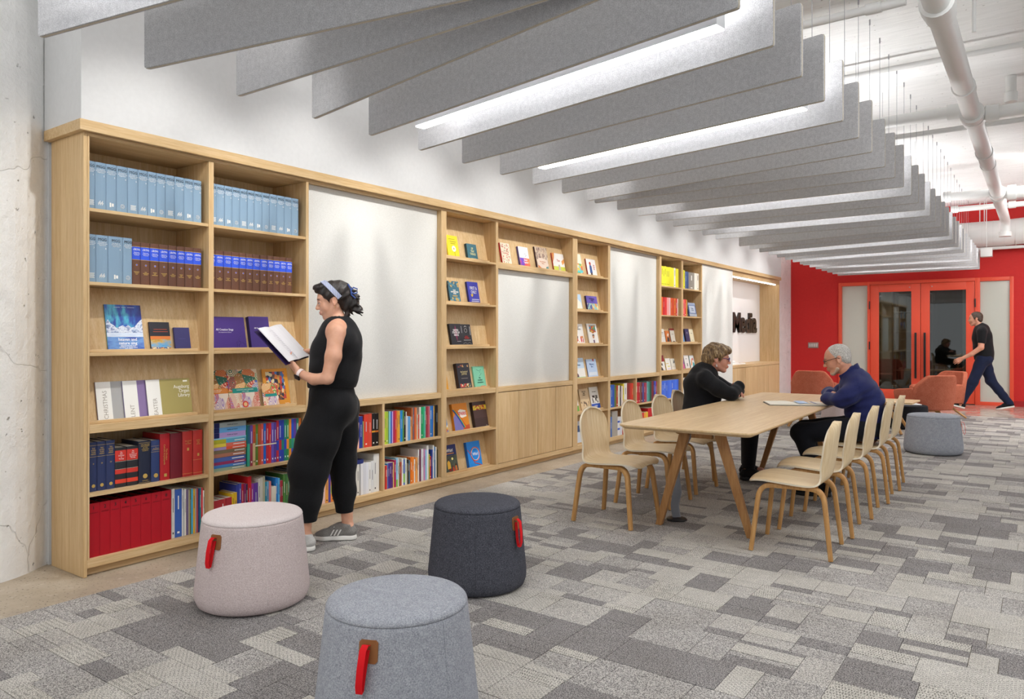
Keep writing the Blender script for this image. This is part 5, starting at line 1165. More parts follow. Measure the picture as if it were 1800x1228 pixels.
facing(6.665, 1.978, .232, .208, .016, '#efece8', 'white picture book with yellow ground, rightmost on wide top shelf', [('b', 0, 0, 1, .3, '#cfd65a'), ('p', [(0, .5), (0, 1), (.2, 1), (.12, .7)], '#d88a4a'), ('p', [(.75, .6), (.98, .75), (1, .55), (.8, .4)], '#e8a05a'), ('t', 'You', .48, .62, .2, '#c86a6a', .0003, .9), ('p', [(.42, .1), (.44, .38), (.54, .42), (.6, .12)], '#b8aca4')], spine='#c4452d')
# column right of the cupboard
KID = art('kid_scene', ['#e8dcc0', '#e0703a', '#5aa86a', '#f0c04a', '#5ac0c8', '#c8423a'], 26, (1, 1, 1), 'voronoi', 5)
facing(7.075, 1.978, .22, .248, .008, '#dfe3cf', 'colourful picture book at the top left of the second column', [('b', .1, .08, 1, .55, KID)])
facing(7.391, 1.978, .212, .207, .016, '#eceaea', 'white picture book with a child in a blue coat', [('b', 0, 0, 1, .1, '#b8c04a'), ('p', [(.25, .2), (.28, .62), (.38, .7), (.5, .6), (.52, .2)], '#34558f'), ('d', .37, .74, .1, '#b8402f'), ('p', [(.3, .08), (.32, .22), (.48, .22), (.5, .08)], '#4a2f2a'), ('t', 'Red\nScarf\nGirl', .75, .55, .12, '#c8605a', .0002)], spine='#a8322f')
facing(7.07, 1.582, .21, .187, .008, '#b8d2ea', 'pale blue picture book beside the purple one', [('p', [(.2, .0), (.3, .6), (.6, .7), (.9, .5), (1, 0)], '#f0e8da'), ('b', 0, 0, 1, .12, '#c8cf8a')])
facing(7.376, 1.582, .25, .175, .02, '#6a5ab4', 'purple picture book with animals along its lower half', [('b', 0, 0, 1, .5, art('animals', ['#a8cfc8', '#e0a05a', '#5a6aa8', '#e8d8a0', '#8fc4c0', '#a8cfc8'], 26, (1, 1, 1), 'voronoi', 3)), ('t', 'I\'d Choose\nYOU', .5, .75, .15, '#241f4a', .0004)], spine='#3a3064')
facing(7.10, 1.2, .23, .235, .008, '#eeebe6', 'white picture book with dancing figures, left in the third row', [('t', 'HEY\nWONDERFUL', .55, .78, .1, '#3a3a3a', .0002, .8), ('b', .1, .1, .9, .4, art('dance', ['#eeebe6', '#c8423a', '#eeebe6', '#3a3a44', '#eeebe6', '#d8a05a'], 32, (1, 1, .6), 'voronoi', 6))])
facing(7.425, 1.2, .22, .24, .014, '#f1efeb', 'white picture book with a child and colourful tree hair', [('d', .52, .72, .2, art('tree', ['#d8702d', '#3a8fa8', '#e0b03a', '#c8402f', '#4a9a5a'], 50, (1, 1, 1), 'voronoi', 4).name if False else '#d0702f'), ('b', .2, .58, .85, .92, art('tree', ['#d8702d', '#3a8fa8', '#e0b03a', '#c8402f', '#4a9a5a'], 50, (1, 1, 1), 'voronoi', 4)), ('d', .5, .36, .09, '#c89470'), ('p', [(.4, .38), (.42, .47), (.6, .47), (.62, .38), (.5, .43)], '#2a1f1c'), ('p', [(.46, .02), (.44, .2), (.58, .2), (.56, .02)], '#6a4a6a')])
facing(7.14, .813, .205, .235, .01, '#c3d8ea', 'pale blue story book with a red ribbon, left of a pair', [('b', 0, 0, 1, .5, '#ecebe6'), ('p', [(.3, .95), (.42, .95), (.4, .82), (.34, .86)], '#c4283a'), ('t', 'Maple', .45, .66, .12, '#6a86b0', .0002), ('p', [(.0, .02), (.1, .3), (.25, .2), (.3, .02)], '#5a4a5a'), ('b', 0, 0, 1, .08, '#a8c890')])
facing(7.41, .813, .225, .215, .01, '#bcd2ee', 'light blue memory book with red ribbon, right of a pair', [('t', 'Memory\nBox', .5, .66, .15, '#5f7cb0', .0003, .9), ('p', [(.62, 1.0), (.78, 1.0), (.74, .86), (.68, .88)], '#c4283a'), ('b', .1, .12, .9, .3, '#dbe6f2')], spine='#7a7fb8')
facing(7.02, .444, .18, .228, .008, '#edeee8', 'white book with green base cut off by the left post', [('b', 0, 0, 1, .3, '#6ab04a')])
facing(7.255, .444, .2, .25, .01, '#d8bf98', 'tan book with a drawn crowd left of a white one', [('t', 'PSALTER\nAND\nHARP', .5, .78, .085, '#6a5a44', .0002), ('b', .08, .2, .92, .42, art('crowd_drawing', ['#d8bf98', '#d8bf98', '#4a3f34', '#d8bf98', '#8a765a'], 55, (1, 1, .5), 'voronoi', 3))])
facing(7.49, .444, .198, .258, .01, '#e9e7e0', 'white and blue book with black drawn group of people', [('b', 0, 0, 1, .24, '#1f4fb0'), ('t', 'TOGETHER\nWE SING', .5, .12, .055, '#e8ecf4', .0004), ('b', .15, .28, .85, .62, art('group_drawing', ['#e9e7e0', '#2a2a2c', '#8a8886', '#e9e7e0', '#2a2a2c'], 50, (1, 1, .6), 'voronoi', 7)), ('t', 'THE MOVEMENT', .5, .78, .05, '#4a4844', .0002)])
facing(7.10, .092, .2, .24, .01, '#c8cfd8', 'pale grey book on the lowest slope behind the near chair', [('b', .1, .5, .9, .8, '#4a6a9a')])
# narrow columns
facing(9.36, 1.2, .185, .195, .012, '#dcdad4', 'grey white pamphlet with small lines, far third row', [('b', .2, .72, .8, .76, '#4a4a4a'), ('b', .2, .62, .8, .65, '#8a8a8a'), ('b', 0, .48, 1, .51, '#b8b4aa')])
facing(9.58, 1.2, .13, .17, .012, '#e08040', 'orange small book leaning in the far third row', [('p', [(.1, .1), (.3, .5), (.6, .4), (.9, .7), (.8, .1)], '#3a2f2a'), ('p', [(.3, .6), (.5, .8), (.8, .75), (.6, .5)], '#efe6d8')])
facing(9.735, 1.2, .15, .206, .014, '#e6e0d4', 'ivory book with a dark red head in the far third row', [('b', 0, .86, 1, 1, '#8f2a2a'), ('t', 'the Way', .5, .6, .09, '#7a5a4a'), ('b', .3, .05, .8, .12, '#5a4038')], spine='#4a2a28')
facing(10.09, 1.2, .125, .165, .01, '#6aa0d8', 'blue narrow book at the left of the second far column')
facing(10.246, 1.2, .15, .203, .024, '#2c2a58', 'navy book with small cross in the second far column', [('b', .48, .6, .52, .78, '#c8c4d8'), ('b', .42, .69, .58, .72, '#c8c4d8')], spine='#1c1b3c')
facing(10.446, 1.2, .14, .2, .012, '#e6dfc4', 'cream book right of the navy one', [('t', 'Hymns', .5, .7, .1, '#6a5f44'), ('b', .3, .15, .7, .18, '#8a7f60')])
facing(9.36, .813, .18, .22, .012, '#ecebe6', 'white book with dark red top and black drawing', [('b', 0, .6, 1, 1, '#8f2430'), ('b', 0, .05, .6, .5, art('ink', ['#ecebe6', '#1c1c1e', '#ecebe6', '#3a3a3a'], 40, (1, 1, 1), 'voronoi', 5))])
facing(9.575, .813, .16, .173, .012, '#eeece6', 'white book with small yellow flowers, far fourth row', [('b', .1, .55, .6, .6, '#d8c03a'), ('b', .3, .3, .8, .4, '#e0d890'), ('b', .2, .1, .9, .2, '#d8d0e4')], spine='#d8b83a')
facing(9.755, .813, .15, .166, .012, '#e9e6da', 'ivory book with grey blot, rightmost in the far fourth row', [('p', [(.5, .6), (.7, .85), (.9, .8), (.8, .6)], '#5f6468'), ('b', .2, .3, .8, .34, '#c8c4b0')])
facing(10.07, .813, .15, .202, .01, '#8f5ab0', 'violet and pink book in the second far column', [('b', 0, 0, 1, .4, '#d8609a'), ('b', .1, .6, .9, .8, '#b890d8')])
facing(10.24, .813, .165, .203, .014, '#ece9e4', 'white book with a small dark figure in the second far column', [('p', [(.45, .2), (.45, .42), (.6, .42), (.6, .2)], '#4a3a34'), ('t', 'Advent', .5, .75, .1, '#5a5a5a')], spine='#8f8a84')
facing(10.448, .813, .165, .198, .012, '#e8ecee', 'white teal and orange book, rightmost in the second far column', [('p', [(.1, .2), (.3, .7), (.5, .8), (.4, .3)], '#e0904a'), ('p', [(.5, .1), (.6, .5), (.9, .4), (.95, .1)], '#4aa8b0'), ('d', .7, .7, .1, '#d8553a')], spine='#2d7f88')
facing(10.25, 1.582, .28, .205, .02, '#3f5a8c', 'blue hymn book shown face out beside the red scores', [('b', 0, .82, 1, 1, '#8a95ac'), ('b', 0, 0, 1, .2, '#a0a6b0'), ('b', .12, .25, .88, .78, '#b4bcc8'), ('t', 'Hymns\nof Faith', .5, .52, .15, '#34456a', .0003)], .05)
# ------------------------------------------------------------------ people: bodies grown as one smooth field each
class Field:
    def __init__(s, lo, hi, res):
        s.lo = np.array(lo, np.float32); s.res = res
        s.n = np.ceil((np.array(hi) - np.array(lo)) / res).astype(int) + 1
        s.ax = [s.lo[i] + res * np.arange(s.n[i], dtype=np.float32) for i in range(3)]
        s.F = np.full(s.n, .2, np.float32); s.M = np.zeros(s.n, np.int8)
    def win(s, lo, hi):
        a = np.clip(np.floor((np.array(lo) - s.lo) / s.res).astype(int), 0, s.n - 1); b = np.clip(np.ceil((np.array(hi) - s.lo) / s.res).astype(int) + 1, 1, s.n)
        sl = tuple(slice(a[i], b[i]) for i in range(3))
        return sl, s.ax[0][sl[0]][:, None, None], s.ax[1][sl[1]][None, :, None], s.ax[2][sl[2]][None, None, :]
    def put(s, sl, d, k, mat):
        F = s.F[sl]
        if mat is not None:
            M = s.M[sl]; M[d < F] = mat
        h = np.clip(.5 + .5 * (F - d) / k, 0, 1)
        s.F[sl] = F + (d - F) * h - k * h * (1 - h)
    def cut(s, sl, d, k):
        F = s.F[sl]; d = -d
        h = np.clip(.5 - .5 * (F - d) / k, 0, 1)
        s.F[sl] = F + (d - F) * h + k * h * (1 - h)
    def dcone(s, a, b, ra, rb, flat, pad):
        a = np.array(a, np.float32); b = np.array(b, np.float32); r = max(ra, rb) + pad
        sl, X, Y, Z = s.win(np.minimum(a, b) - r, np.maximum(a, b) + r)
        ba = b - a; L = float(ba @ ba) + 1e-9
        px, py, pz = X - a[0], Y - a[1], Z - a[2]
        t = np.clip((px * ba[0] + py * ba[1] + pz * ba[2]) / L, 0, 1)
        qx, qy, qz = px - t * ba[0], py - t * ba[1], pz - t * ba[2]
        d2 = qx * qx + qy * qy + qz * qz
        if flat:
            u, f = np.array(flat[0], np.float32), flat[1]; u = u / np.linalg.norm(u)
            w_ = qx * u[0] + qy * u[1] + qz * u[2]; d2 = d2 - w_ * w_ + (w_ / f) ** 2
        d = np.sqrt(np.maximum(d2, 0)) - (ra + (rb - ra) * t)
        return sl, (d * min(1, flat[1] * 1.25) if flat else d)
    def cone(s, a, b, ra, rb=None, k=.02, mat=0, flat=None, sub=False):
        rb = ra if rb is None else rb
        sl, d = s.dcone(a, b, ra, rb, flat, k + 3 * s.res + .01)
        s.cut(sl, d, k) if sub else s.put(sl, d, k, mat)
    def chain(s, pts, rs, k=.02, mat=0, flat=None):
        for i in range(len(pts) - 1): s.cone(pts[i], pts[i + 1], rs[i], rs[i + 1], k, mat, flat)
    def ell(s, c, rad, R=None, k=.02, mat=0, sub=False):
        R = np.eye(3, dtype=np.float32) if R is None else np.array(R, np.float32)   # columns: axes
        c = np.array(c, np.float32); rr = max(rad) + k + 3 * s.res + .01
        sl, X, Y, Z = s.win(c - rr, c + rr)
        px, py, pz = X - c[0], Y - c[1], Z - c[2]
        q = [(px * R[0, i] + py * R[1, i] + pz * R[2, i]) / rad[i] for i in range(3)]
        k0 = np.sqrt(q[0] ** 2 + q[1] ** 2 + q[2] ** 2) + 1e-6
        k1 = np.sqrt((q[0] / rad[0]) ** 2 + (q[1] / rad[1]) ** 2 + (q[2] / rad[2]) ** 2) + 1e-6
        d = k0 * (k0 - 1) / k1
        s.cut(sl, d, k) if sub else s.put(sl, d, k, mat)
    def plane(s, n, off, k=.004):
        # keep the side where n.p < off
        n = np.array(n, np.float32); n = n / np.linalg.norm(n)
        d = s.ax[0][:, None, None] * n[0] + s.ax[1][None, :, None] * n[1] + s.ax[2][None, None, :] * n[2] - off
        h = np.clip(.5 - .5 * (s.F - d) / k, 0, 1)
        s.F = s.F + (d - s.F) * h + k * h * (1 - h)
    def wrinkle(s, terms):
        X, Y, Z = s.ax[0][:, None, None], s.ax[1][None, :, None], s.ax[2][None, None, :]
        for amp, (a, b, c), ph, (e, f, g) in terms:
            s.F += amp * np.sin(a * X + b * Y + c * Z + ph + 1.3 * np.sin(e * X + f * Y + g * Z))
    def mesh(s, name, mats):
        F = s.F; F[0] = F[-1] = .1; F[:, 0] = F[:, -1] = .1; F[:, :, 0] = F[:, :, -1] = .1
        neg = F < 0; n = s.n
        c8 = [(i, j, k) for i in (0, 1) for j in (0, 1) for k in (0, 1)]
        cnt = np.zeros(n - 1, np.int8)
        for i, j, k in c8: cnt += neg[i:n[0] - 1 + i, j:n[1] - 1 + j, k:n[2] - 1 + k]
        act = np.argwhere((cnt > 0) & (cnt < 8))
        idx = np.full(n - 1, -1, np.int32); idx[act[:, 0], act[:, 1], act[:, 2]] = np.arange(len(act))
        val = np.stack([F[act[:, 0] + i, act[:, 1] + j, act[:, 2] + k] for i, j, k in c8], 1)
        pos = np.zeros((len(act), 3), np.float32); m = np.zeros(len(act), np.float32)
        for a in range(8):
            for b in range(a + 1, 8):
                da = np.array(c8[b]) - np.array(c8[a])
                if np.abs(da).sum() != 1: continue
                x = (val[:, a] < 0) != (val[:, b] < 0)
                t = np.where(x, val[:, a] / (val[:, a] - val[:, b] + 1e-12), 0)
                pos += np.where(x[:, None], np.array(c8[a], np.float32) + t[:, None] * da, 0); m += x
        pos = (act + pos / m[:, None]) * s.res + s.lo
        quads = []; qm = []
        for ax in range(3):
            o1, o2 = (ax + 1) % 3, (ax + 2) % 3
            sl0 = [slice(1, -1)] * 3; sl1 = [slice(1, -1)] * 3
            sl0[ax] = slice(0, -1); sl1[ax] = slice(1, None)
            x = neg[tuple(sl0)] != neg[tuple(sl1)]
            e = np.argwhere(x)
            off = np.ones(3, int); off[ax] = 0; e = e + off
            sg = neg[e[:, 0], e[:, 1], e[:, 2]]
            def cell(d1, d2):
                q = e.copy(); q[:, o1] -= d1; q[:, o2] -= d2
                return idx[q[:, 0], q[:, 1], q[:, 2]]
            q = np.stack([cell(1, 1), cell(0, 1), cell(0, 0), cell(1, 0)], 1)
            q[~sg] = q[~sg][:, ::-1]
            quads.append(q); e2 = e.copy(); e2[:, ax] += (~sg).astype(int)
            qm.append(s.M[e2[:, 0], e2[:, 1], e2[:, 2]])
        q = np.concatenate(quads); mm = np.concatenate(qm); ok = (q >= 0).all(1); q, mm = q[ok], mm[ok]
        me = bpy.data.meshes.new(name)
        me.vertices.add(len(pos)); me.vertices.foreach_set('co', pos.astype(np.float32).ravel())
        me.loops.add(q.size); me.loops.foreach_set('vertex_index', q.astype(np.int32).ravel())
        me.polygons.add(len(q)); me.polygons.foreach_set('loop_start', np.arange(0, q.size, 4, dtype=np.int32)); me.polygons.foreach_set('loop_total', np.full(len(q), 4, np.int32))
        for mt in mats: me.materials.append(mt)
        me.polygons.foreach_set('material_index', mm.astype(np.int32)); me.polygons.foreach_set('use_smooth', np.ones(len(q), bool))
        me.update(calc_edges=True); me.validate()
        return me
def rot(pitch=0, yaw=0, roll=0):
    return np.array((Matrix.Rotation(yaw, 3, 'Z') @ Matrix.Rotation(pitch, 3, 'Y') @ Matrix.Rotation(roll, 3, 'X')), np.float32)
class HeadF:
    def __init__(s, c, R, sc): s.c, s.R, s.s = np.array(c, np.float32), R, sc
    def p(s, x, y, z): return s.c + s.R @ (np.array([x, y, z], np.float32) * s.s)
def add_head(G, H, skin=0, lips=1, male=False):
    S_ = H.s
    E = lambda c, r, k=.02, m=skin, sub=False, RR=None: G.ell(H.p(*c), [q * S_ for q in r], H.R if RR is None else H.R @ RR, k, m, sub)
    E((-.014, 0, .036), (.096, .074, .084)); E((.030, 0, .02), (.062, .064, .075)); E((.034, 0, -.035), (.057, .055, .078))
    for s in (-1, 1):
        G.cone(H.p(-.012, s * .050, -.045), H.p(.058, s * .020, -.098), .022 * S_, .016 * S_, .02, skin)
        E((.058, s * .033, -.028), (.027, .026, .03), .02)
    E((.066, 0, -.100), (.022, .026 if male else .02, .02), .018)
    E((.078, 0, .030), (.016, .046, .012 if male else .009), .014)
    for s in (-1, 1): E((.097, s * .033, .007), (.014, .017, .011), .010, None, True)
    G.cone(H.p(.085, 0, .016), H.p(.108, 0, -.024), .0075 * S_, .0115 * S_, .010, skin)
    E((.108, 0, -.027), (.0125, .0115, .0105), .006)
    for s in (-1, 1): E((.099, s * .011, -.031), (.010, .0075, .0075), .006)
    E((.087, 0, -.062), (.012, .026, .018), .012)
    E((.0975, 0, -.0585), (.007, .020, .0055), .004, lips); E((.0955, 0, -.0685), (.008, .018, .0065), .004, lips)
    for s in (-1, 1):
        E((.084, s * .033, .007), (.011, .0135, .0105), .004)
        RR = rot(math.radians(-12), s * math.radians(16))
        E((-.012, s * .079, -.004), (.020, .0075, .033), .006, skin, False, RR)
        E((-.006, s * .087, .002), (.010, .006, .018), .004, None, True, RR)
        E((-.004, s * .079, -.030), (.009, .006, .010), .005, skin)
def add_hand(G, wr, f, n, side, sc=1.0, curl=(20, 30, 20), spread=5, thumb=(35, 20), skin=0, nail=None):
    """wr wrist point, f finger direction, n palm normal (out of the palm), side +1 when the thumb lies along f x n"""
    f = Vector(f).normalized(); n = Vector(n); n = (n - f * n.dot(f)).normalized(); t = f.cross(n).normalized() * side
    P = Vector(wr); k = .006
    pl = .088 * sc
    knk = []
    for i, (w_, l0) in enumerate(((.030, .086), (.010, .090), (-.010, .086), (-.028, .078))):
        q = P + f * l0 * sc + t * w_ * sc; knk.append(q)
        G.cone(P + f * .012 * sc + t * w_ * .55 * sc, q, .013 * sc, .0115 * sc, .010, skin, (n, .85))
    G.cone(P + f * .02 * sc + t * .016 * sc + n * .006 * sc, P + f * .05 * sc + t * .03 * sc + n * .008 * sc, .016 * sc, .013 * sc, .012, skin)
    G.cone(P + f * .02 * sc - t * .018 * sc + n * .005 * sc, P + f * .06 * sc - t * .024 * sc + n * .004 * sc, .014 * sc, .011 * sc, .012, skin)
    lens = ((.040, .024, .020), (.044, .028, .021), (.041, .026, .020), (.032, .020, .018))
    for i in range(4):
        a = 0; p = knk[i]; sp = math.radians(spread * (1.5 - i)); d0 = (f * math.cos(sp) + t * math.sin(sp)).normalized(); r = (.0092, .0090, .0086, .0078)[i] * sc
        for j in range(3):
            a += math.radians(curl[j] * (1 + .12 * (i - 1)))
            d = d0 * math.cos(a) + n * math.sin(a); q = p + d * lens[i][j] * sc
            G.cone(p, q, r, r * .9, .004, skin); p = q; r *= .9
        if nail is not None: G.ell(p - (n * math.cos(a) - d0 * math.sin(a)) * r * .55 - d * .004, (.006 * sc,) * 3, None, .002, nail)
    p = P + f * .022 * sc + t * .026 * sc + n * .006 * sc
    a0 = math.radians(thumb[0])
    d = (f * math.cos(a0) + t * math.sin(a0) + n * .35).normalized(); r = .0125 * sc
    for j, L in enumerate((.038, .032, .026)):
        q = p + d * L * sc; G.cone(p, q, r, r * .9, .006, skin); p = q; r *= .88
        d = (d * math.cos(math.radians(thumb[1])) + (f * .8 + n * .5 - t * .3).normalized() * math.sin(math.radians(thumb[1]))).normalized()
    if nail is not None: G.ell(p + t * r * .5, (.0065 * sc,) * 3, None, .002, nail)
def skin_mat(name, dark, mid, light):
    m, nt, b = newmat(name); v = coords(nt)
    c = ramp(nt, noise(nt, v, 14, 4, .6), [(.3, dark), (.5, mid), (.7, light)])
    nt.links.new(c, b.inputs['Base Color']); b.inputs['Roughness'].default_value = .48; b.inputs['Specular IOR Level'].default_value = .35
    b.inputs['Subsurface Weight'].default_value = .12; b.inputs['Subsurface Radius'].default_value = (.01, .004, .002); b.inputs['Subsurface Scale'].default_value = 1.0
    return m
def cloth_mat(name, a, b_, scale=260, rough=.85):
    m, nt, b = newmat(name); v = coords(nt)
    n = noise(nt, v, scale, 2, .6)
    nt.links.new(ramp(nt, n, [(.35, a), (.65, b_)]), b.inputs['Base Color']); b.inputs['Roughness'].default_value = rough; b.inputs['Specular IOR Level'].default_value = .2
    b.inputs['Sheen Weight'].default_value = .08
    bump(nt, b, n, .15, .002)
    return m
def hair_mat(name, cols, stretch, scale=24, rough=.4):
    m, nt, b = newmat(name); v = coords(nt, stretch)
    n = noise(nt, v, scale, 5, .65)
    nt.links.new(ramp(nt, n, [(.3 + .4 * i / (len(cols) - 1), c) for i, c in enumerate(cols)]), b.inputs['Base Color']); b.inputs['Roughness'].default_value = rough
    bump(nt, b, n, .7, .006)
    return m
def person(label, x, y, rz, z=.0095):
    return thing('person', label, 'person', (x, y, z), rz)
EYEW = plain('#e8e2dc', .25); IRIS = plain('#3a2a20', .2); LASH = plain('#1c1412', .6)
def eyes(H, t, brow, lid=.0):
    for s in (-1, 1):
        MB().lathe([(.0001, -.0098), (.0053, -.0083), (.0086, -.0044), (.0098, 0), (.0086, .0044), (.0053, .0083), (.0001, .0098)], 12).build('eye', EYEW, t, loc=tuple(H.p(.0848, s * .0335, .0045)))
        MB().lathe([(.0001, 0), (.004, .0002), (.0042, -.001)], 10).build('iris', IRIS, t, loc=tuple(H.p(.0945, s * .0345, .0035)), rot=(0, PI / 2, math.atan2(H.R[1, 0], H.R[0, 0])))
        pts = [H.p(.0955 - .010 * abs(q) ** 2, s * (.033 + .0145 * q), .0105 - .0035 * q * q - lid) for q in (-1, -.5, 0, .5, 1)]
        MB().tube([tuple(p) for p in pts], [.0012, .0017, .0019, .0019, .0012], 6).build('eyelashes', LASH, t)
        pts = [H.p(.0955 - .013 * abs(q) ** 2 - .002, s * (.034 + .020 * q), .028 + .004 * (1 - q * q)) for q in (-1, -.5, 0, .5, 1)]
        MB().tube([tuple(p) for p in pts], [.0014, .0026, .0028, .0024, .001], 6).build('eyebrow', brow, t)

# ---- the standing woman ---------------------------------------------------------------------------------------------
SK1 = skin_mat('skin_a', '#d09a7d', '#d6a287', '#dcaa90'); LIP1 = plain('#b8675c', .4); NAIL = plain('#b79ac0', .3)
BLACK = cloth_mat('black_crepe', '#0c0c0e', '#19191c'); BLACK2 = cloth_mat('black_trouser', '#0a0a0c', '#151518')
wt = person('woman in sleeveless black blouse and black trousers standing and reading an open book', .60, 3.055, math.radians(222))
G = Field((-.28, -.33, .02), (.45, .33, 1.66), .004)
G.chain([(0, 0, .90), (.015, 0, 1.02), (-.02, 0, 1.18), (-.035, 0, 1.27)], [.145, .115, .135, .125], .05, 0, ((1, 0, 0), .72))
G.cone((-.035, .10, 1.30), (-.035, -.10, 1.30), .055, .055, .05)
for s in (-1, 1):
    G.cone((-.04, s * .05, 1.335), (-.035, s * .150, 1.30), .045, .046, .05)
G.cone((-.048, 0, 1.33), (-.012, 0, 1.43), .055, .048, .03)
H = HeadF((.004, 0, 1.497), rot(math.radians(14), math.radians(10), 0), .90)
# left arm (towards the viewer)
G.chain([(-.04, .165, 1.295), (-.028, .205, 1.16), (.002, .225, 1.035)], [.049, .045, .0365], .025)
G.chain([(.002, .225, 1.035), (.085, .19, 1.026), (.182, .135, 1.062)], [.0355, .0325, .0225], .012, 0)
G.chain([(-.03, -.165, 1.295), (-.01, -.215, 1.16), (.01, -.235, 1.06)], [.052, .046, .038], .025)
G.chain([(.01, -.235, 1.06), (.07, -.19, 1.13), (.122, -.135, 1.188)], [.039, .034, .023], .015)
add_head(G, H)
add_hand(G, (.184, .133, 1.064), (.62, -.42, .66), (-.6, -.45, .45), 1, .95, (14, 16, 12), 6, (24, 12), 0, 2)
add_hand(G, (.126, -.132, 1.191), (.96, .22, -.06), (.05, .15, -1), -1, .92, (22, 30, 22), 7, (30, 16), 0, 2)
# legs below the hems
G.cone((.14, .10, .42), (.150, .105, .085), .05, .033, .02); G.cone((.135, .105, .07), (.22, .11, .05), .035, .03, .02)
G.cone((-.06, -.10, .42), (-.075, -.115, .10), .05, .034, .02); G.cone((-.085, -.115, .07), (.02, -.118, .05), .035, .03, .02)
G.chain([(.0, .085, .88), (.10, .10, .62), (.14, .10, .42)], [.09, .07, .052], .03); G.chain([(-.02, -.085, .88), (-.03, -.095, .62), (-.06, -.10, .42)], [.09, .07, .052], .03)
obj('body', G.mesh('body', [SK1, LIP1, NAIL]), wt)
eyes(H, wt, plain('#2a1c18', .7), .004)
# blouse
B = Field((-.27, -.26, .93), (.24, .26, 1.43), .005)
B.chain([(.012, 0, .985), (-.006, 0, 1.045), (-.022, 0, 1.17), (-.036, 0, 1.275)], [.146, .156, .158, .138], .05, 0, ((1, 0, 0), .92))
B.ell((.055, .055, 1.195), (.062, .058, .062), None, .04); B.ell((.055, -.055, 1.195), (.062, .058, .062), None, .04)
B.cone((-.075, .08, 1.235), (-.075, -.08, 1.235), .085, .085, .05)
for s in (-1, 1): B.cone((-.045, s * .04, 1.335), (-.040, s * .118, 1.318), .046, .043, .03)
B.cone((-.055, 0, 1.33), (-.038, 0, 1.372), .066, .060, .02)
for s, p in ((1, [(-.04, .178, 1.29), (-.028, .21, 1.17), (.0, .232, 1.04)]), (-1, [(-.025, -.185, 1.285), (-.01, -.225, 1.17), (.01, -.25, 1.06)])):
    B.cone(p[0], p[1], .057, .051, .006, sub=True); B.cone(p[1], p[2], .051, .045, .006, sub=True)
B.cone((-.040, 0, 1.36), (-.022, 0, 1.44), .0535, .056, .004, sub=True)
B.cone((.035, 0, 1.39), (.06, 0, 1.325), .030, .008, .006, sub=True)
B.wrinkle([(.0025, (18, 22, 16), 0, (12, 5, 22)), (.0022, (10, 30, 4), 1, (3, 9, 30))])
B.plane((0, 0, -1), -.965)
obj('blouse', B.mesh('blouse', [BLACK]), wt)
cr = []
for i in range(27):
    a = math.radians(22 + 316 * i / 26); h_ = .004 - .006 * math.cos(a); cr.append((-.030 + .060 * math.cos(a) + .25 * h_, .058 * math.sin(a), 1.366 - .020 * math.cos(a) + .95 * h_))
MB().sweep(cr, [[(-.002, -.015), (.002, -.015), (.002, .014), (-.002, .014)]] * 27, 0, True, up=(.25, 0, .95)).build('collar', BLACK, wt, sharp=50)
# trousers
T_ = Field((-.26, -.26, .13), (.30, .28, 1.03), .005)
T_.chain([(.0, 0, .86), (.008, 0, .93), (.016, 0, 1.0)], [.165, .15, .128], .05, 0, ((1, 0, 0), .84))
T_.cone((-.06, .07, .845), (-.06, -.07, .845), .082, .082, .05)
T_.chain([(.012, .085, .84), (.075, .10, .66), (.128, .105, .49), (.148, .105, .30), (.145, .105, .165)], [.125, .122, .115, .092, .064], .04, 0, ((0, 1, 0), .86))
T_.chain([(-.03, -.085, .84), (-.04, -.095, .66), (-.045, -.105, .49), (-.055, -.11, .30), (-.058, -.112, .175)], [.120, .102, .085, .070, .052], .03, 0)
T_.wrinkle([(.0016, (44, 40, 3), 0, (4, 6, 9)), (.0012, (14, 8, 18), 2, (14, 6, 8))])
T_.plane((0, 0, -1), -.172); T_.plane((0, 0, 1), 1.008)
obj('trousers', T_.mesh('trousers', [BLACK2]), wt)
MB().lathe([(.104, 0), (.108, .008), (.108, .026), (.104, .034)], 40, sx=1.0, sy=1.22).build('waistband', BLACK2, wt, loc=(.016, 0, .972))
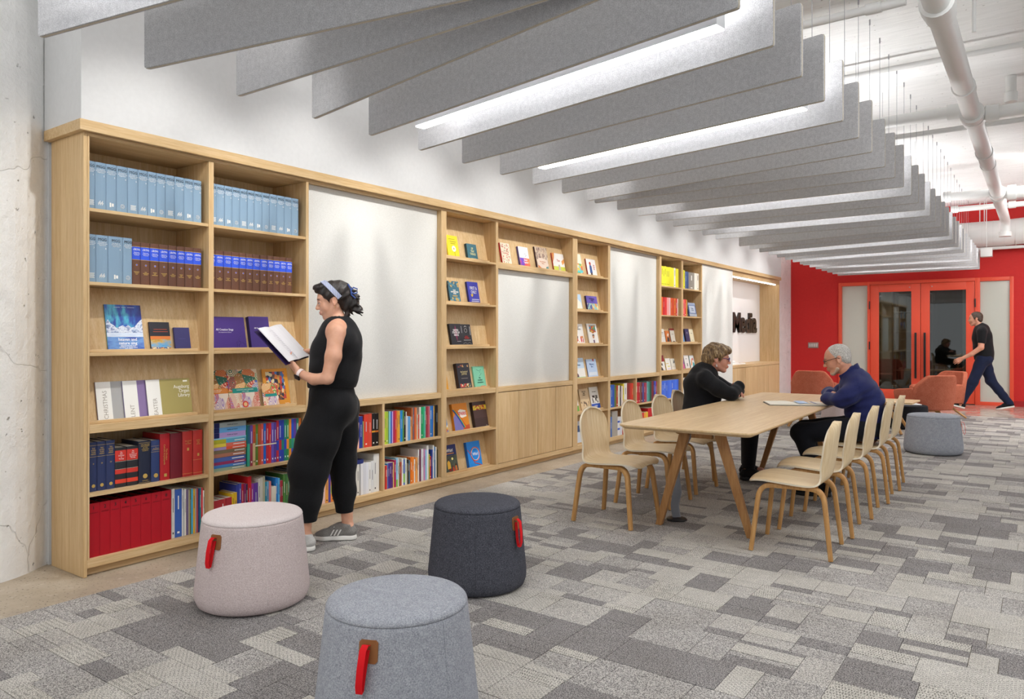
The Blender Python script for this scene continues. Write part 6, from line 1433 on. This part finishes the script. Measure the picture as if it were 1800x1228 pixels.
# shoes
SHG = cloth_mat('shoe_grey', '#6f6c69', '#8f8c88', 300); SHL = cloth_mat('shoe_pale', '#a9a7a4', '#c2c0bd', 300); SOLE = plain('#e6e4df', .6)
def shoe(parent, heel, toe, z, upper, sole, stripes=True, tilt=0):
    hv, tv = Vector((*heel, 0)), Vector((*toe, 0)); d = (tv - hv); L = d.length; d.normalize(); sd = Vector((-d.y, d.x, 0))
    lo = Vector((min(heel[0], toe[0]) - .07, min(heel[1], toe[1]) - .07, z - .02)); hi = Vector((max(heel[0], toe[0]) + .07, max(heel[1], toe[1]) + .07, z + .16))
    Q = Field(lo, hi, .004)
    at = lambda f, s=0, h=0: tuple(hv + d * (L * f) + sd * s + Vector((0, 0, z + h)))
    Q.chain([at(.13, 0, .044), at(.45, 0, .042), at(.75, .004, .034), at(.9, .002, .029)], [.038, .037, .040, .029], .02, 0, ((0, 0, 1), .8))
    Q.cone(at(.12, 0, .055), at(.20, 0, .085), .035, .041, .02, 0); Q.cone(at(.3, 0, .082), at(.55, 0, .056), .037, .035, .02, 0)
    Q.cone(at(.19, 0, .085), at(.2, 0, .15), .031, .036, .006, sub=True)
    Q.plane((0, 0, -1), -(z + .024)); Q.plane((0, 0, 1), z + .106)
    o = obj('shoe', Q.mesh('shoe', [upper]), parent)
    K = Field(lo, hi, .004)
    K.chain([at(.13, 0, .012), at(.45, 0, .012), at(.74, .004, .012), at(.9, .002, .012)], [.041, .040, .044, .032], .02, 0)
    K.plane((0, 0, -1), -z - .0005); K.plane((0, 0, 1), z + .030)
    obj('sole', K.mesh('sole', [sole]), o)
    if stripes:
        for i in range(3):
            for s in (-1, 1): MB().hexa([at(.40 + i * .085, s * .0355, .03), at(.435 + i * .085, s * .0355, .03), at(.435 + i * .085, s * .0445, .034), at(.40 + i * .085, s * .0445, .034), at(.32 + i * .085, s * .028, .066), at(.355 + i * .085, s * .028, .066), at(.355 + i * .085, s * .0425, .07), at(.32 + i * .085, s * .0425, .07)]).build('stripe', SOLE, o)
        lc = MB().tube([at(.44, -.024, .086), at(.42, .0, .100), at(.44, .024, .086), at(.52, .03, .082), at(.48, .004, .094), at(.52, -.03, .082)], .002, 5).build('shoelace', SOLE, o)
    return o
shoe(wt, (.095, .108), (.355, .125), .0, SHL, SOLE); shoe(wt, (-.125, -.115), (.125, -.125), .0, SHG, SOLE)
# hair, band, clip, watch, earring
HR1 = hair_mat('hair_dark', ['#0b0807', '#1b1310', '#33241d'], (1, 1, .35), 55)
Q = Field((-.22, -.13, 1.36), (.12, .13, 1.66), .004)
def hp(x, y, z): return tuple(H.p(x, y, z))
def hell(F_, c, r, k=.02, sub=False): F_.ell(H.p(*c), [q * H.s for q in r], H.R, k, 0, sub)
hell(Q, (-.020, 0, .047), (.108, .086, .092)); hell(Q, (.062, 0, .108), (.045, .05, .026), .03); hell(Q, (-.085, 0, .015), (.072, .078, .092), .03); hell(Q, (-.10, 0, -.05), (.052, .060, .052), .03)
hell(Q, (-.128, 0, -.035), (.048, .052, .05), .03)
wr = random.Random(3)
for i in range(46):
    a = wr.uniform(-1, 1); b_ = wr.uniform(-1, 1)
    p0 = hp(-.11 - .03 * wr.random(), .05 * a, -.03 + .07 * b_); p1 = hp(-.155 - .032 * wr.random(), .055 * a + .025 * wr.uniform(-1, 1), -.045 + .075 * b_ - .03 * wr.random())
    Q.cone(p0, p1, .012, .0028, .012)
for i in range(8):
    a = wr.uniform(-1, 1); Q.cone(hp(-.08, .05 * a, -.07), hp(-.09 + .04 * wr.uniform(-1, 1), .055 * a, -.115 - .02 * wr.random()), .014, .004, .01)
for s in (-1, 1): Q.cone(hp(.03, s * .072, .04), hp(.022, s * .074, -.005), .016, .006, .012)
hell(Q, (.092, 0, -.012), (.068, .09, .086), .01, True)
for s in (-1, 1): hell(Q, (.0, s * .085, -.012), (.026, .03, .036), .008, True)
Q.wrinkle([(.0022, (40, 60, 90), 0, (30, 20, 50)), (.0016, (120, 30, 60), 1, (20, 60, 30))])
obj('hair', Q.mesh('hair', [HR1]), wt)
def stripes(name, a, b_, n, axis):
    m, nt, b = newmat(name); wv = N(nt, 'ShaderNodeTexWave', bands_direction=axis); wv.inputs['Scale'].default_value = n; wv.inputs['Distortion'].default_value = .5
    nt.links.new(coords(nt), wv.inputs['Vector']); nt.links.new(ramp(nt, wv.outputs['Fac'], [(.42, a), (.55, b_)]), b.inputs['Base Color']); b.inputs['Roughness'].default_value = .8
    return m
HB_ = stripes('striped_headband', '#e4e6ee', '#5f76b0', 42, 'X')
ring = []
for i in range(29):
    a = math.radians(-112 + 224 * i / 28)
    ring.append(hp(.030 - .034 * (1 - math.cos(a)) * 1.7, .090 * math.sin(a), .045 + .099 * math.cos(a)))
MB().sweep(ring, [[(-.004, -.015), (.004, -.015), (.006, 0), (.004, .015), (-.004, .015)]] * 29, 0, True, up=tuple(H.R @ np.array([1, 0, -.1], np.float32))).build('headband', HB_, wt, sharp=60)
CLIP = plain('#3a559a', .45)
c = MB()
c.tube([hp(*q) for q in ((-.125, .062, .085), (-.135, .066, .05), (-.13, .068, .01), (-.15, .066, -.02))], .0045, 8)
c.build('hair_clip', CLIP, wt)
MB().tube([hp(*q) for q in ((-.13, .066, .035), (-.155, .062, .055), (-.178, .055, .04), (-.172, .056, .015), (-.15, .062, .012), (-.13, .066, .03))], .0045, 8).build('hair_clip', CLIP, wt)
MB().tube([hp(-.003, .083 + .004 * math.cos(a), -.046 + .007 * math.sin(a)) for a in [2 * PI * i / 12 for i in range(13)]], .0012, 5).build('earring', GOLD, wt)
f = Vector((.097, -.055, .040)).normalized(); ctr = Vector((.168, .143, 1.056))
u1 = f.cross(Vector((0, 0, 1))).normalized(); u2 = u1.cross(f)
wb = MB(); rr = .029
wb.sweep([tuple(ctr + u1 * rr * math.cos(a) + u2 * rr * math.sin(a)) for a in [2 * PI * i / 24 for i in range(25)]], [[(-.0015, -.010), (.0015, -.010), (.0015, .010), (-.0015, .010)]] * 25, 0, True, up=tuple(f), cap=False)
w_o = wb.build('watch_strap', plain('#ead8d4', .5), wt, sharp=50)
a = math.radians(200); nrm = (u1 * math.cos(a) + u2 * math.sin(a)) * -1
nrm = (Vector((0, .75, -.65)) - f * Vector((0, .75, -.65)).dot(f)).normalized(); s2 = f.cross(nrm)
base = ctr + nrm * (rr + .001)
MB().hexa([tuple(base + s2 * a_ * .016 + f * b_ * .018 + nrm * h_) for h_ in (0, .009) for a_, b_ in ((-1, -1), (1, -1), (1, 1), (-1, 1))]).build('watch_case', BLK, w_o, bevel=.003)
# the book she holds
bk = thing('open_book', 'open book with white pages and dark purple cover in the standing woman\'s hands', 'book', (.60, 3.055, .0095), math.radians(222))
up = Vector((.67, 0, .74)); w1 = Vector((.03, .15, -.01)).normalized(); nin = -(up.cross(w1)).normalized() * -1
nin = up.cross(w1).normalized()
bot = Vector((.212, .028, 1.128)) + nin * .014
PG = plain('#efedf0', .6); CVR = plain('#2a1d4a', .5)
def leafblock(wv_, width, thick, name, mat, hgt=.262, back=0.0, bend=0.0, b0=0.0):
    m = MB(); wv_ = wv_.normalized(); nn = up.cross(wv_).normalized()
    if nn.dot(nin) < 0: nn = -nn
    pts = [(0, 0), (.25, bend * .7), (.5, bend), (.75, bend * .8), (1, bend * .35)]
    vs = []
    for q, bz in pts:
        base_ = bot + up * b0 + wv_ * width * q + nn * (bz - back)
        for hh in (0, hgt): vs += [base_ + up * hh, base_ + up * hh + nn * thick]
    fs = []
    for i in range(4):
        o = i * 4
        fs += [(o, o + 4, o + 6, o + 2), (o + 1, o + 3, o + 7, o + 5), (o, o + 1, o + 5, o + 4), (o + 2, o + 6, o + 7, o + 3)]
    fs += [(0, 2, 3, 1), (16, 17, 19, 18)]
    return m.add([tuple(v) for v in vs], fs).build(name, mat, bk)
leafblock(w1, .155, .006, 'pages', PG, bend=.008); leafblock(-w1 + nin * .06, .155, .008, 'pages', PG, bend=.010)
leafblock(-w1 + nin * .12 - up * .03, .15, .0008, 'loose_page', PG, bend=.012)
leafblock(w1 * .95 - nin * .14, .16, .003, 'cover', CVR, .268, .002, 0, -.003); leafblock(-w1 + nin * .04, .16, .003, 'cover', CVR, .268, .004, 0, -.003)
txt = MB()
for i in range(16):
    p0 = bot + up * (.03 + i * .013) + w1 * .02 + nin * .0155; L_ = .11 - .02 * (i % 3)
    q = [p0, p0 + w1 * L_ * .5 + nin * .0015, p0 + w1 * L_ * .5 + up * .0016 + nin * .0015, p0 + up * .0016]
    txt.add([tuple(v) for v in q], [(0, 1, 2, 3)])
o = txt.build('printed_lines', plain('#c2bfca', .7), bk); o['kind'] = 'stuff'

# ---- seated man -----------------------------------------------------------------------------------------------------
SK2 = skin_mat('skin_b', '#bf856b', '#c88e75', '#d0987f'); LIP2 = plain('#a8665a', .5)
NAVY = cloth_mat('navy_shirt', '#161b48', '#20275c', 300, .7); DENIM = cloth_mat('dark_denim', '#0d0e14', '#171922')
mt = person('grey-haired man with glasses in navy shirt seated leaning on the table', 2.975, 6.46, math.radians(192))
G = Field((-.2, -.3, .03), (.62, .33, 1.30), .005)
H = HeadF((.185, 0, 1.095), rot(math.radians(17), 0, 0), .985)
G.chain([(-.02, 0, .56), (-.01, 0, .70), (.03, 0, .82), (.05, 0, .895)], [.15, .145, .15, .125], .05, 0, ((1, 0, -.2), .72))
G.cone((.045, .12, .88), (.045, -.12, .88), .055, .055, .04); G.cone((.055, 0, .91), (.14, 0, 1.04), .062, .056, .03)
AL = [(.05, .175, .865), (.115, .215, .815), (.165, .215, .778)]; FL = [(.165, .215, .778), (.25, .10, .778), (.27, .0, .78)]
AR = [(.05, -.175, .865), (.13, -.215, .815), (.20, -.205, .778)]; FR = [(.20, -.205, .778), (.25, -.10, .81), (.24, .03, .822)]
for A_, F_ in ((AL, FL), (AR, FR)):
    G.chain(A_, [.055, .048, .040], .02); G.chain(F_, [.040, .036, .026], .015)
add_head(G, H, male=True)
add_hand(G, (.27, -.005, .78), (-.1, -1, .0), (0, 0, -1), 1, .9, (12, 15, 12), 5, (25, 12))
add_hand(G, (.24, .035, .822), (-.25, 1, -.12), (-.4, -.1, -1), -1, .95, (25, 30, 22), 6, (25, 12))
KL, KR = (.46, .11, .50), (.44, -.12, .50)
for K, ank, s in ((KL, (.30, .12, .10), 1), (KR, (.34, -.12, .10), -1)):
    G.chain([(0, s * .09, .545), K], [.085, .062], .03); G.chain([K, ank], [.058, .036], .02); G.cone((ank[0] - .02, ank[1], .06), (ank[0] + .12, ank[1], .05), .035, .03, .02)
obj('body', G.mesh('body', [SK2, LIP2]), mt); eyes(H, mt, plain('#8a8078', .8), .003)
B = Field((-.24, -.33, .44), (.52, .33, 1.12), .005)
B.chain([(-.03, 0, .50), (-.02, 0, .60), (-.005, 0, .72), (.03, 0, .83), (.045, 0, .895)], [.165, .17, .166, .168, .14], .05, 0, ((1, 0, -.2), .80))
B.cone((-.045, .06, .78), (-.045, -.06, .78), .105, .105, .06)
B.cone((.04, .12, .885), (.04, -.12, .885), .07, .07, .08); B.cone((.05, 0, .91), (.09, 0, .965), .082, .070, .04)
for A_ in (AL, AR): B.chain(A_, [.068, .062, .054], .07)
B.chain(FL, [.055, .048, .036], .03); B.chain(FR, [.055, .048, .036], .02)
B.cone((.095, 0, .965), (.145, 0, 1.05), .061, .07, .005, sub=True)
B.wrinkle([(.0036, (16, 6, 40), 0, (12, 8, 10)), (.0026, (46, 30, 30), 1, (8, 14, 22)), (.0022, (24, 14, 95), 2, (14, 9, 12))])
B.plane((0, 0, -1), -.475)
obj('shirt', B.mesh('shirt', [NAVY]), mt)
cr = []
for i in range(23):
    a = math.radians(28 + 304 * i / 22); h_ = .008 - .022 * math.cos(a); cr.append((.098 + .080 * math.cos(a) + .42 * h_, .081 * math.sin(a), .985 - .036 * math.cos(a) + .9 * h_))
MB().sweep(cr, [[(-.003, -.022), (.003, -.022), (.003, .020), (-.003, .020)]] * 23, 0, True, up=(.42, 0, .9)).build('collar', NAVY, mt, sharp=50)
T_ = Field((-.22, -.28, .06), (.58, .28, .66), .006)
T_.cone((-.03, .08, .55), (-.03, -.08, .55), .118, .118, .05, 0, ((0, 0, 1), .85))
for K, ank, s in ((KL, (.30, .12, .10), 1), (KR, (.34, -.12, .10), -1)):
    T_.chain([(.0, s * .09, .555), K], [.10, .076], .04); T_.chain([K, ank], [.078, .055], .02)
T_.wrinkle([(.003, (30, 20, 26), 0, (9, 14, 12))]); T_.plane((0, 0, -1), -.105)
obj('trousers', T_.mesh('trousers', [DENIM]), mt)
SHB = cloth_mat('shoe_black', '#101012', '#1b1b1e')
shoe(mt, (.235, .12), (.50, .14), 0, SHB, plain('#1a1a1c', .6), False); shoe(mt, (.275, -.12), (.54, -.14), 0, SHB, plain('#1a1a1c', .6), False)
HR2 = hair_mat('hair_grey', ['#8f8a84', '#b5b0a9', '#dbd7d1'], (1, 1, 1), 120, .6)
Q = Field((.05, -.14, .98), (.40, .14, 1.30), .005)
hell(Q, (-.015, 0, .037), (.0985, .0765, .0865)); hell(Q, (-.055, 0, -.01), (.049, .066, .06), .02)
hell(Q, (.108, 0, .05), (.074, .10, .092), .008, True); hell(Q, (.06, 0, -.05), (.08, .10, .06), .01, True)
for s in (-1, 1): hell(Q, (-.004, s * .088, -.008), (.024, .022, .034), .006, True)
obj('hair', Q.mesh('hair', [HR2]), mt)
Q = Field((.15, -.12, .95), (.42, .12, 1.15), .005)
hell(Q, (.066, 0, -.100), (.0228, .0268, .0208)); Q.cone(hp(.02, .045, -.07), hp(.058, .020, -.098), .0185, .0166, .02); Q.cone(hp(.02, -.045, -.07), hp(.058, -.020, -.098), .0185, .0166, .02)
hell(Q, (.0995, 0, -.049), (.004, .019, .0045), .004)
obj('beard', Q.mesh('beard', [hair_mat('beard_grey', ['#b58f78', '#c4a894', '#cdbcaa'], (1, 1, 1), 160, .8)]), mt)
def glasses(H, t, mat, thick, tilt=0.0, h=.016):
    g = MB()
    for s in (-1, 1):
        g = MB(); g.tube([hp2(H, .103, s * (.034 + .023 * math.cos(a)), .006 + h * math.sin(a)) for a in [2 * PI * i / 20 for i in range(21)]], thick, 6); rim_ = g.build('lens_rim', mat, t)
        MB().tube([hp2(H, .100, s * .057, .010), hp2(H, .06, s * .076, .012), hp2(H, .0, s * .083, .014), hp2(H, -.02, s * .083, .002)], thick, 6).build('temple_arm', mat, t)
    MB().tube([hp2(H, .104, -.011, .010), hp2(H, .108, 0, .013), hp2(H, .104, .011, .010)], thick, 6).build('bridge', mat, t)
def hp2(H, x, y, z): return tuple(H.p(x, y, z))
gl = obj('glasses', None, mt); glasses(H, gl, plain('#18181b', .35), .0022)
# ---- seated woman ---------------------------------------------------------------------------------------------------
SK3 = skin_mat('skin_c', '#c78a74', '#ce927c', '#d59b85')
ws = person('woman with short blonde hair and purple glasses in black sweater, seated arms folded', 1.60, 6.56, math.radians(20))
G = Field((-.22, -.34, .03), (.56, .34, 1.30), .005)
H = HeadF((.135, 0, 1.075), rot(math.radians(6), math.radians(1), 0), 1.0)
G.chain([(-.01, 0, .55), (-.005, 0, .68), (.0, 0, .82), (.02, 0, .90)], [.17, .155, .155, .13], .05, 0, ((1, 0, 0), .75))
G.cone((.02, .12, .905), (.02, -.12, .905), .06, .06, .04); G.cone((.03, 0, .92), (.105, 0, 1.02), .066, .056, .03)
AL = [(.03, .185, .90), (.15, .235, .82), (.27, .20, .772)]; FL = [(.27, .20, .772), (.315, .06, .776), (.315, -.06, .778)]
AR = [(.03, -.185, .90), (.14, -.245, .82), (.255, -.215, .772)]; FR = [(.255, -.215, .772), (.315, -.10, .825), (.305, .05, .84)]
for A_, F_ in ((AL, FL), (AR, FR)):
    G.chain(A_, [.055, .048, .040], .02); G.chain(F_, [.040, .036, .026], .015)
add_head(G, H)
add_hand(G, (.315, -.065, .778), (-.05, -1, 0), (0, 0, -1), 1, .85, (12, 15, 12), 5, (25, 12))
add_hand(G, (.305, .055, .843), (-.1, .97, -.15), (-.3, -.1, -1), -1, .9, (22, 28, 20), 6, (25, 12))
KL, KR = (.42, .11, .50), (.42, -.11, .50)
for K, ank, s in ((KL, (.40, .11, .10), 1), (KR, (.40, -.11, .10), -1)):
    G.chain([(0, s * .09, .545), K], [.09, .062], .03); G.chain([K, ank], [.058, .036], .02); G.cone((ank[0] - .02, ank[1], .06), (ank[0] + .12, ank[1], .05), .035, .03, .02)
obj('body', G.mesh('body', [SK3, LIP1]), ws); eyes(H, ws, plain('#8a6a4a', .8), .002)
BLK3 = cloth_mat('black_sweater', '#0d0d10', '#1a1a1e', 220, .9)
B = Field((-.25, -.36, .44), (.52, .36, 1.06), .005)
B.chain([(-.02, 0, .50), (-.01, 0, .60), (.0, 0, .72), (.0, 0, .83), (.02, 0, .905)], [.19, .19, .178, .175, .145], .05, 0, ((1, 0, 0), .84))
B.ell((.09, .07, .76), (.085, .09, .09), None, .05); B.ell((.09, -.07, .76), (.085, .09, .09), None, .05); B.cone((-.06, .06, .83), (-.06, -.06, .83), .10, .10, .06)
B.cone((.02, .135, .905), (.02, -.135, .905), .072, .072, .05); B.cone((.028, 0, .925), (.058, 0, .975), .085, .075, .03)
for A_ in (AL, AR): B.chain(A_, [.075, .07, .058], .03)
B.chain(FL, [.057, .052, .044], .02); B.chain(FR[:2], [.057, .05], .02); B.cone(FR[1], (.312, -.055, .83), .05, .042, .02)
B.cone((.06, 0, .96), (.13, 0, 1.06), .064, .08, .005, sub=True); B.cone((.12, 0, .985), (.13, 0, .90), .045, .01, .01, sub=True)
B.wrinkle([(.003, (14, 10, 30), 0, (12, 8, 10)), (.002, (40, 30, 20), 1, (8, 14, 22))]); B.plane((0, 0, -1), -.475)
obj('sweater', B.mesh('sweater', [BLK3]), ws)
T_ = Field((-.22, -.28, .06), (.58, .28, .66), .006)
T_.cone((-.03, .08, .55), (-.03, -.08, .55), .12, .12, .05, 0, ((0, 0, 1), .85))
for K, ank, s in ((KL, (.40, .11, .10), 1), (KR, (.40, -.11, .10), -1)):
    T_.chain([(.0, s * .09, .555), K], [.10, .078], .04); T_.chain([K, ank], [.08, .056], .02)
T_.plane((0, 0, -1), -.105); obj('trousers', T_.mesh('trousers', [BLK3]), ws)
shoe(ws, (.335, .11), (.585, .12), 0, SHB, plain('#1a1a1c', .6), False); shoe(ws, (.335, -.11), (.585, -.12), 0, SHB, plain('#1a1a1c', .6), False)
HR3 = hair_mat('hair_blonde', ['#3a2a1e', '#5f482f', '#8f744f', '#c9b48c'], (1.6, 1.6, .5), 42, .5)
Q = Field((-.06, -.15, .95), (.34, .15, 1.30), .005)
hell(Q, (-.018, 0, .052), (.116, .096, .100)); hell(Q, (-.075, 0, .0), (.068, .082, .088), .03); hell(Q, (.065, 0, .085), (.05, .072, .035), .03); hell(Q, (-.07, 0, -.07), (.035, .055, .045), .03)
for s in (-1, 1): Q.cone(hp(.035, s * .078, .05), hp(.018, s * .08, -.02), .02, .008, .012)
hell(Q, (.098, 0, -.028), (.078, .105, .082), .012, True)
for s in (-1, 1): hell(Q, (.0, s * .092, -.016), (.024, .03, .032), .008, True)
Q.wrinkle([(.0035, (60, 70, 30), 0, (30, 20, 40)), (.002, (130, 60, 40), 1, (20, 60, 30))])
obj('hair', Q.mesh('hair', [HR3]), ws)
gl = obj('glasses', None, ws); glasses(H, gl, plain('#4a3a78', .35), .003, h=.017)
for s in (-1, 1): MB().lathe([(.0005, -.022), (.006, -.018), (.007, -.01), (.003, 0), (.0008, .012)], 10).build('earring', plain('#b9b4b0', .3, .5, .8), ws, loc=hp(-.004, s * .082, -.052))
MB().tube([(.306 + .029 * math.cos(a), .025, .838 + .029 * math.sin(a)) for a in [2 * PI * i / 18 for i in range(19)]], .0035, 6).build('bracelet', plain('#d8d4cf', .3, .5, .6), ws)
# ---- walking man ----------------------------------------------------------------------------------------------------
wm = person('man in black polo shirt and jeans walking past the red doors', 3.32, 15.33, math.radians(186), .001)
G = Field((-.52, -.32, .02), (.62, .32, 1.78), .006)
H = HeadF((.13, 0, 1.60), rot(math.radians(4), 0, 0), .98)
G.chain([(.0, 0, .92), (.015, 0, 1.06), (.03, 0, 1.24), (.035, 0, 1.36)], [.15, .14, .155, .14], .05, 0, ((1, 0, 0), .74))
G.cone((.04, .14, 1.40), (.04, -.14, 1.40), .06, .06, .05); G.cone((.045, 0, 1.41), (.10, 0, 1.53), .062, .056, .03)
AL = [(.045, .20, 1.37), (.06, .245, 1.10)]; FL = [(.06, .245, 1.10), (.20, .235, .985), (.33, .22, .915)]
AR = [(.03, -.20, 1.37), (-.10, -.235, 1.12)]; FR = [(-.10, -.235, 1.12), (-.08, -.235, .98), (-.03, -.23, .86)]
for A_, F_ in ((AL, FL), (AR, FR)):
    G.chain(A_, [.058, .046], .02); G.chain(F_, [.044, .038, .028], .015)
add_head(G, H, male=True)
add_hand(G, (.335, .22, .912), (.85, -.02, -.45), (0, -1, 0), 1, 1.0, (20, 25, 20), 5, (25, 12))
add_hand(G, (-.028, -.23, .855), (.3, .0, -.95), (0, 1, 0), -1, 1.0, (20, 25, 20), 5, (25, 12))
LG = ([(.03, .09, .90), (.17, .09, .50), (.36, .09, .10)], [(.0, -.09, .90), (-.10, -.09, .52), (-.37, -.09, .135)])
for L_ in LG: G.chain(L_, [.09, .06, .04], .03)
G.cone((.35, .09, .085), (.49, .09, .13), .036, .03, .02); G.cone((-.38, -.09, .11), (-.27, -.09, .05), .036, .03, .02)
obj('body', G.mesh('body', [SK2, LIP2]), wm); eyes(H, wm, plain('#4a3a30', .8))
B = Field((-.24, -.34, .84), (.30, .34, 1.54), .006)
B.chain([(.0, 0, .90), (.008, 0, 1.0), (.02, 0, 1.12), (.03, 0, 1.26), (.035, 0, 1.37)], [.172, .172, .168, .176, .155], .05, 0, ((1, 0, 0), .84))
B.cone((.04, .15, 1.40), (.04, -.15, 1.40), .070, .070, .05); B.cone((.045, 0, 1.43), (.07, 0, 1.48), .076, .068, .02)
B.cone(AL[0], (.05, .228, 1.215), .076, .068, .03); B.cone(AR[0], (-.045, -.222, 1.225), .076, .068, .03)
B.cone((.075, 0, 1.47), (.11, 0, 1.55), .060, .066, .005, sub=True); B.wrinkle([(.003, (20, 10, 24), 0, (12, 8, 10))]); B.plane((0, 0, -1), -.885)
obj('polo_shirt', B.mesh('polo_shirt', [BLACK]), wm)
T_ = Field((-.48, -.24, .06), (.48, .24, 1.0), .006)
T_.cone((-.01, .07, .90), (-.01, -.07, .90), .118, .118, .05)
for L_ in LG: T_.chain(L_, [.105, .080, .062], .03)
T_.wrinkle([(.003, (24, 20, 30), 0, (9, 14, 12))]); T_.plane((0, 0, -1), -.11); T_.plane((0, 0, 1), .96)
obj('jeans', T_.mesh('jeans', [cloth_mat('navy_denim', '#10162c', '#1c2542')]), wm)
sh = shoe(wm, (.0, 0), (.27, 0), 0, SHB, plain('#d9d6d0', .6), False); sh.location = (.30, .09, .022); sh.rotation_euler = (0, math.radians(-14), 0)
sh = shoe(wm, (.0, 0), (.27, 0), 0, SHB, plain('#d9d6d0', .6), False); sh.location = (-.445, -.09, .07); sh.rotation_euler = (0, math.radians(13), 0)
HR4 = hair_mat('hair_brown', ['#2a1f18', '#44352a', '#5f4c3c'], (1, 1, .6), 70, .6)
Q = Field((-.02, -.13, 1.48), (.30, .13, 1.78), .006)
hell(Q, (-.018, 0, .042), (.101, .082, .090)); hell(Q, (-.065, 0, -.012), (.046, .07, .06), .02)
for s in (-1, 1): hell(Q, (.012, s * .068, .02), (.02, .012, .03), .01)
hell(Q, (.108, 0, .02), (.075, .10, .085), .008, True); hell(Q, (.05, 0, -.06), (.08, .10, .055), .01, True)
for s in (-1, 1): hell(Q, (-.004, s * .088, -.008), (.024, .022, .034), .006, True)
obj('hair', Q.mesh('hair', [HR4]), wm)
# ------------------------------------------------------------------ lettering becomes mesh
bpy.context.view_layer.update()
dg = bpy.context.evaluated_depsgraph_get(); TM = {}
for o in TEXTS:
    cu = o.data
    if cu.name not in TM: TM[cu.name] = bpy.data.meshes.new_from_object(o.evaluated_get(dg))
new = [(o.name, TM[o.data.name], o.parent, o.matrix_local.copy()) for o in TEXTS]
for o in TEXTS: bpy.data.objects.remove(o)
for nm, me, pa, mx in new:
    q = obj(nm.split('.')[0], me, pa); q.matrix_local = mx
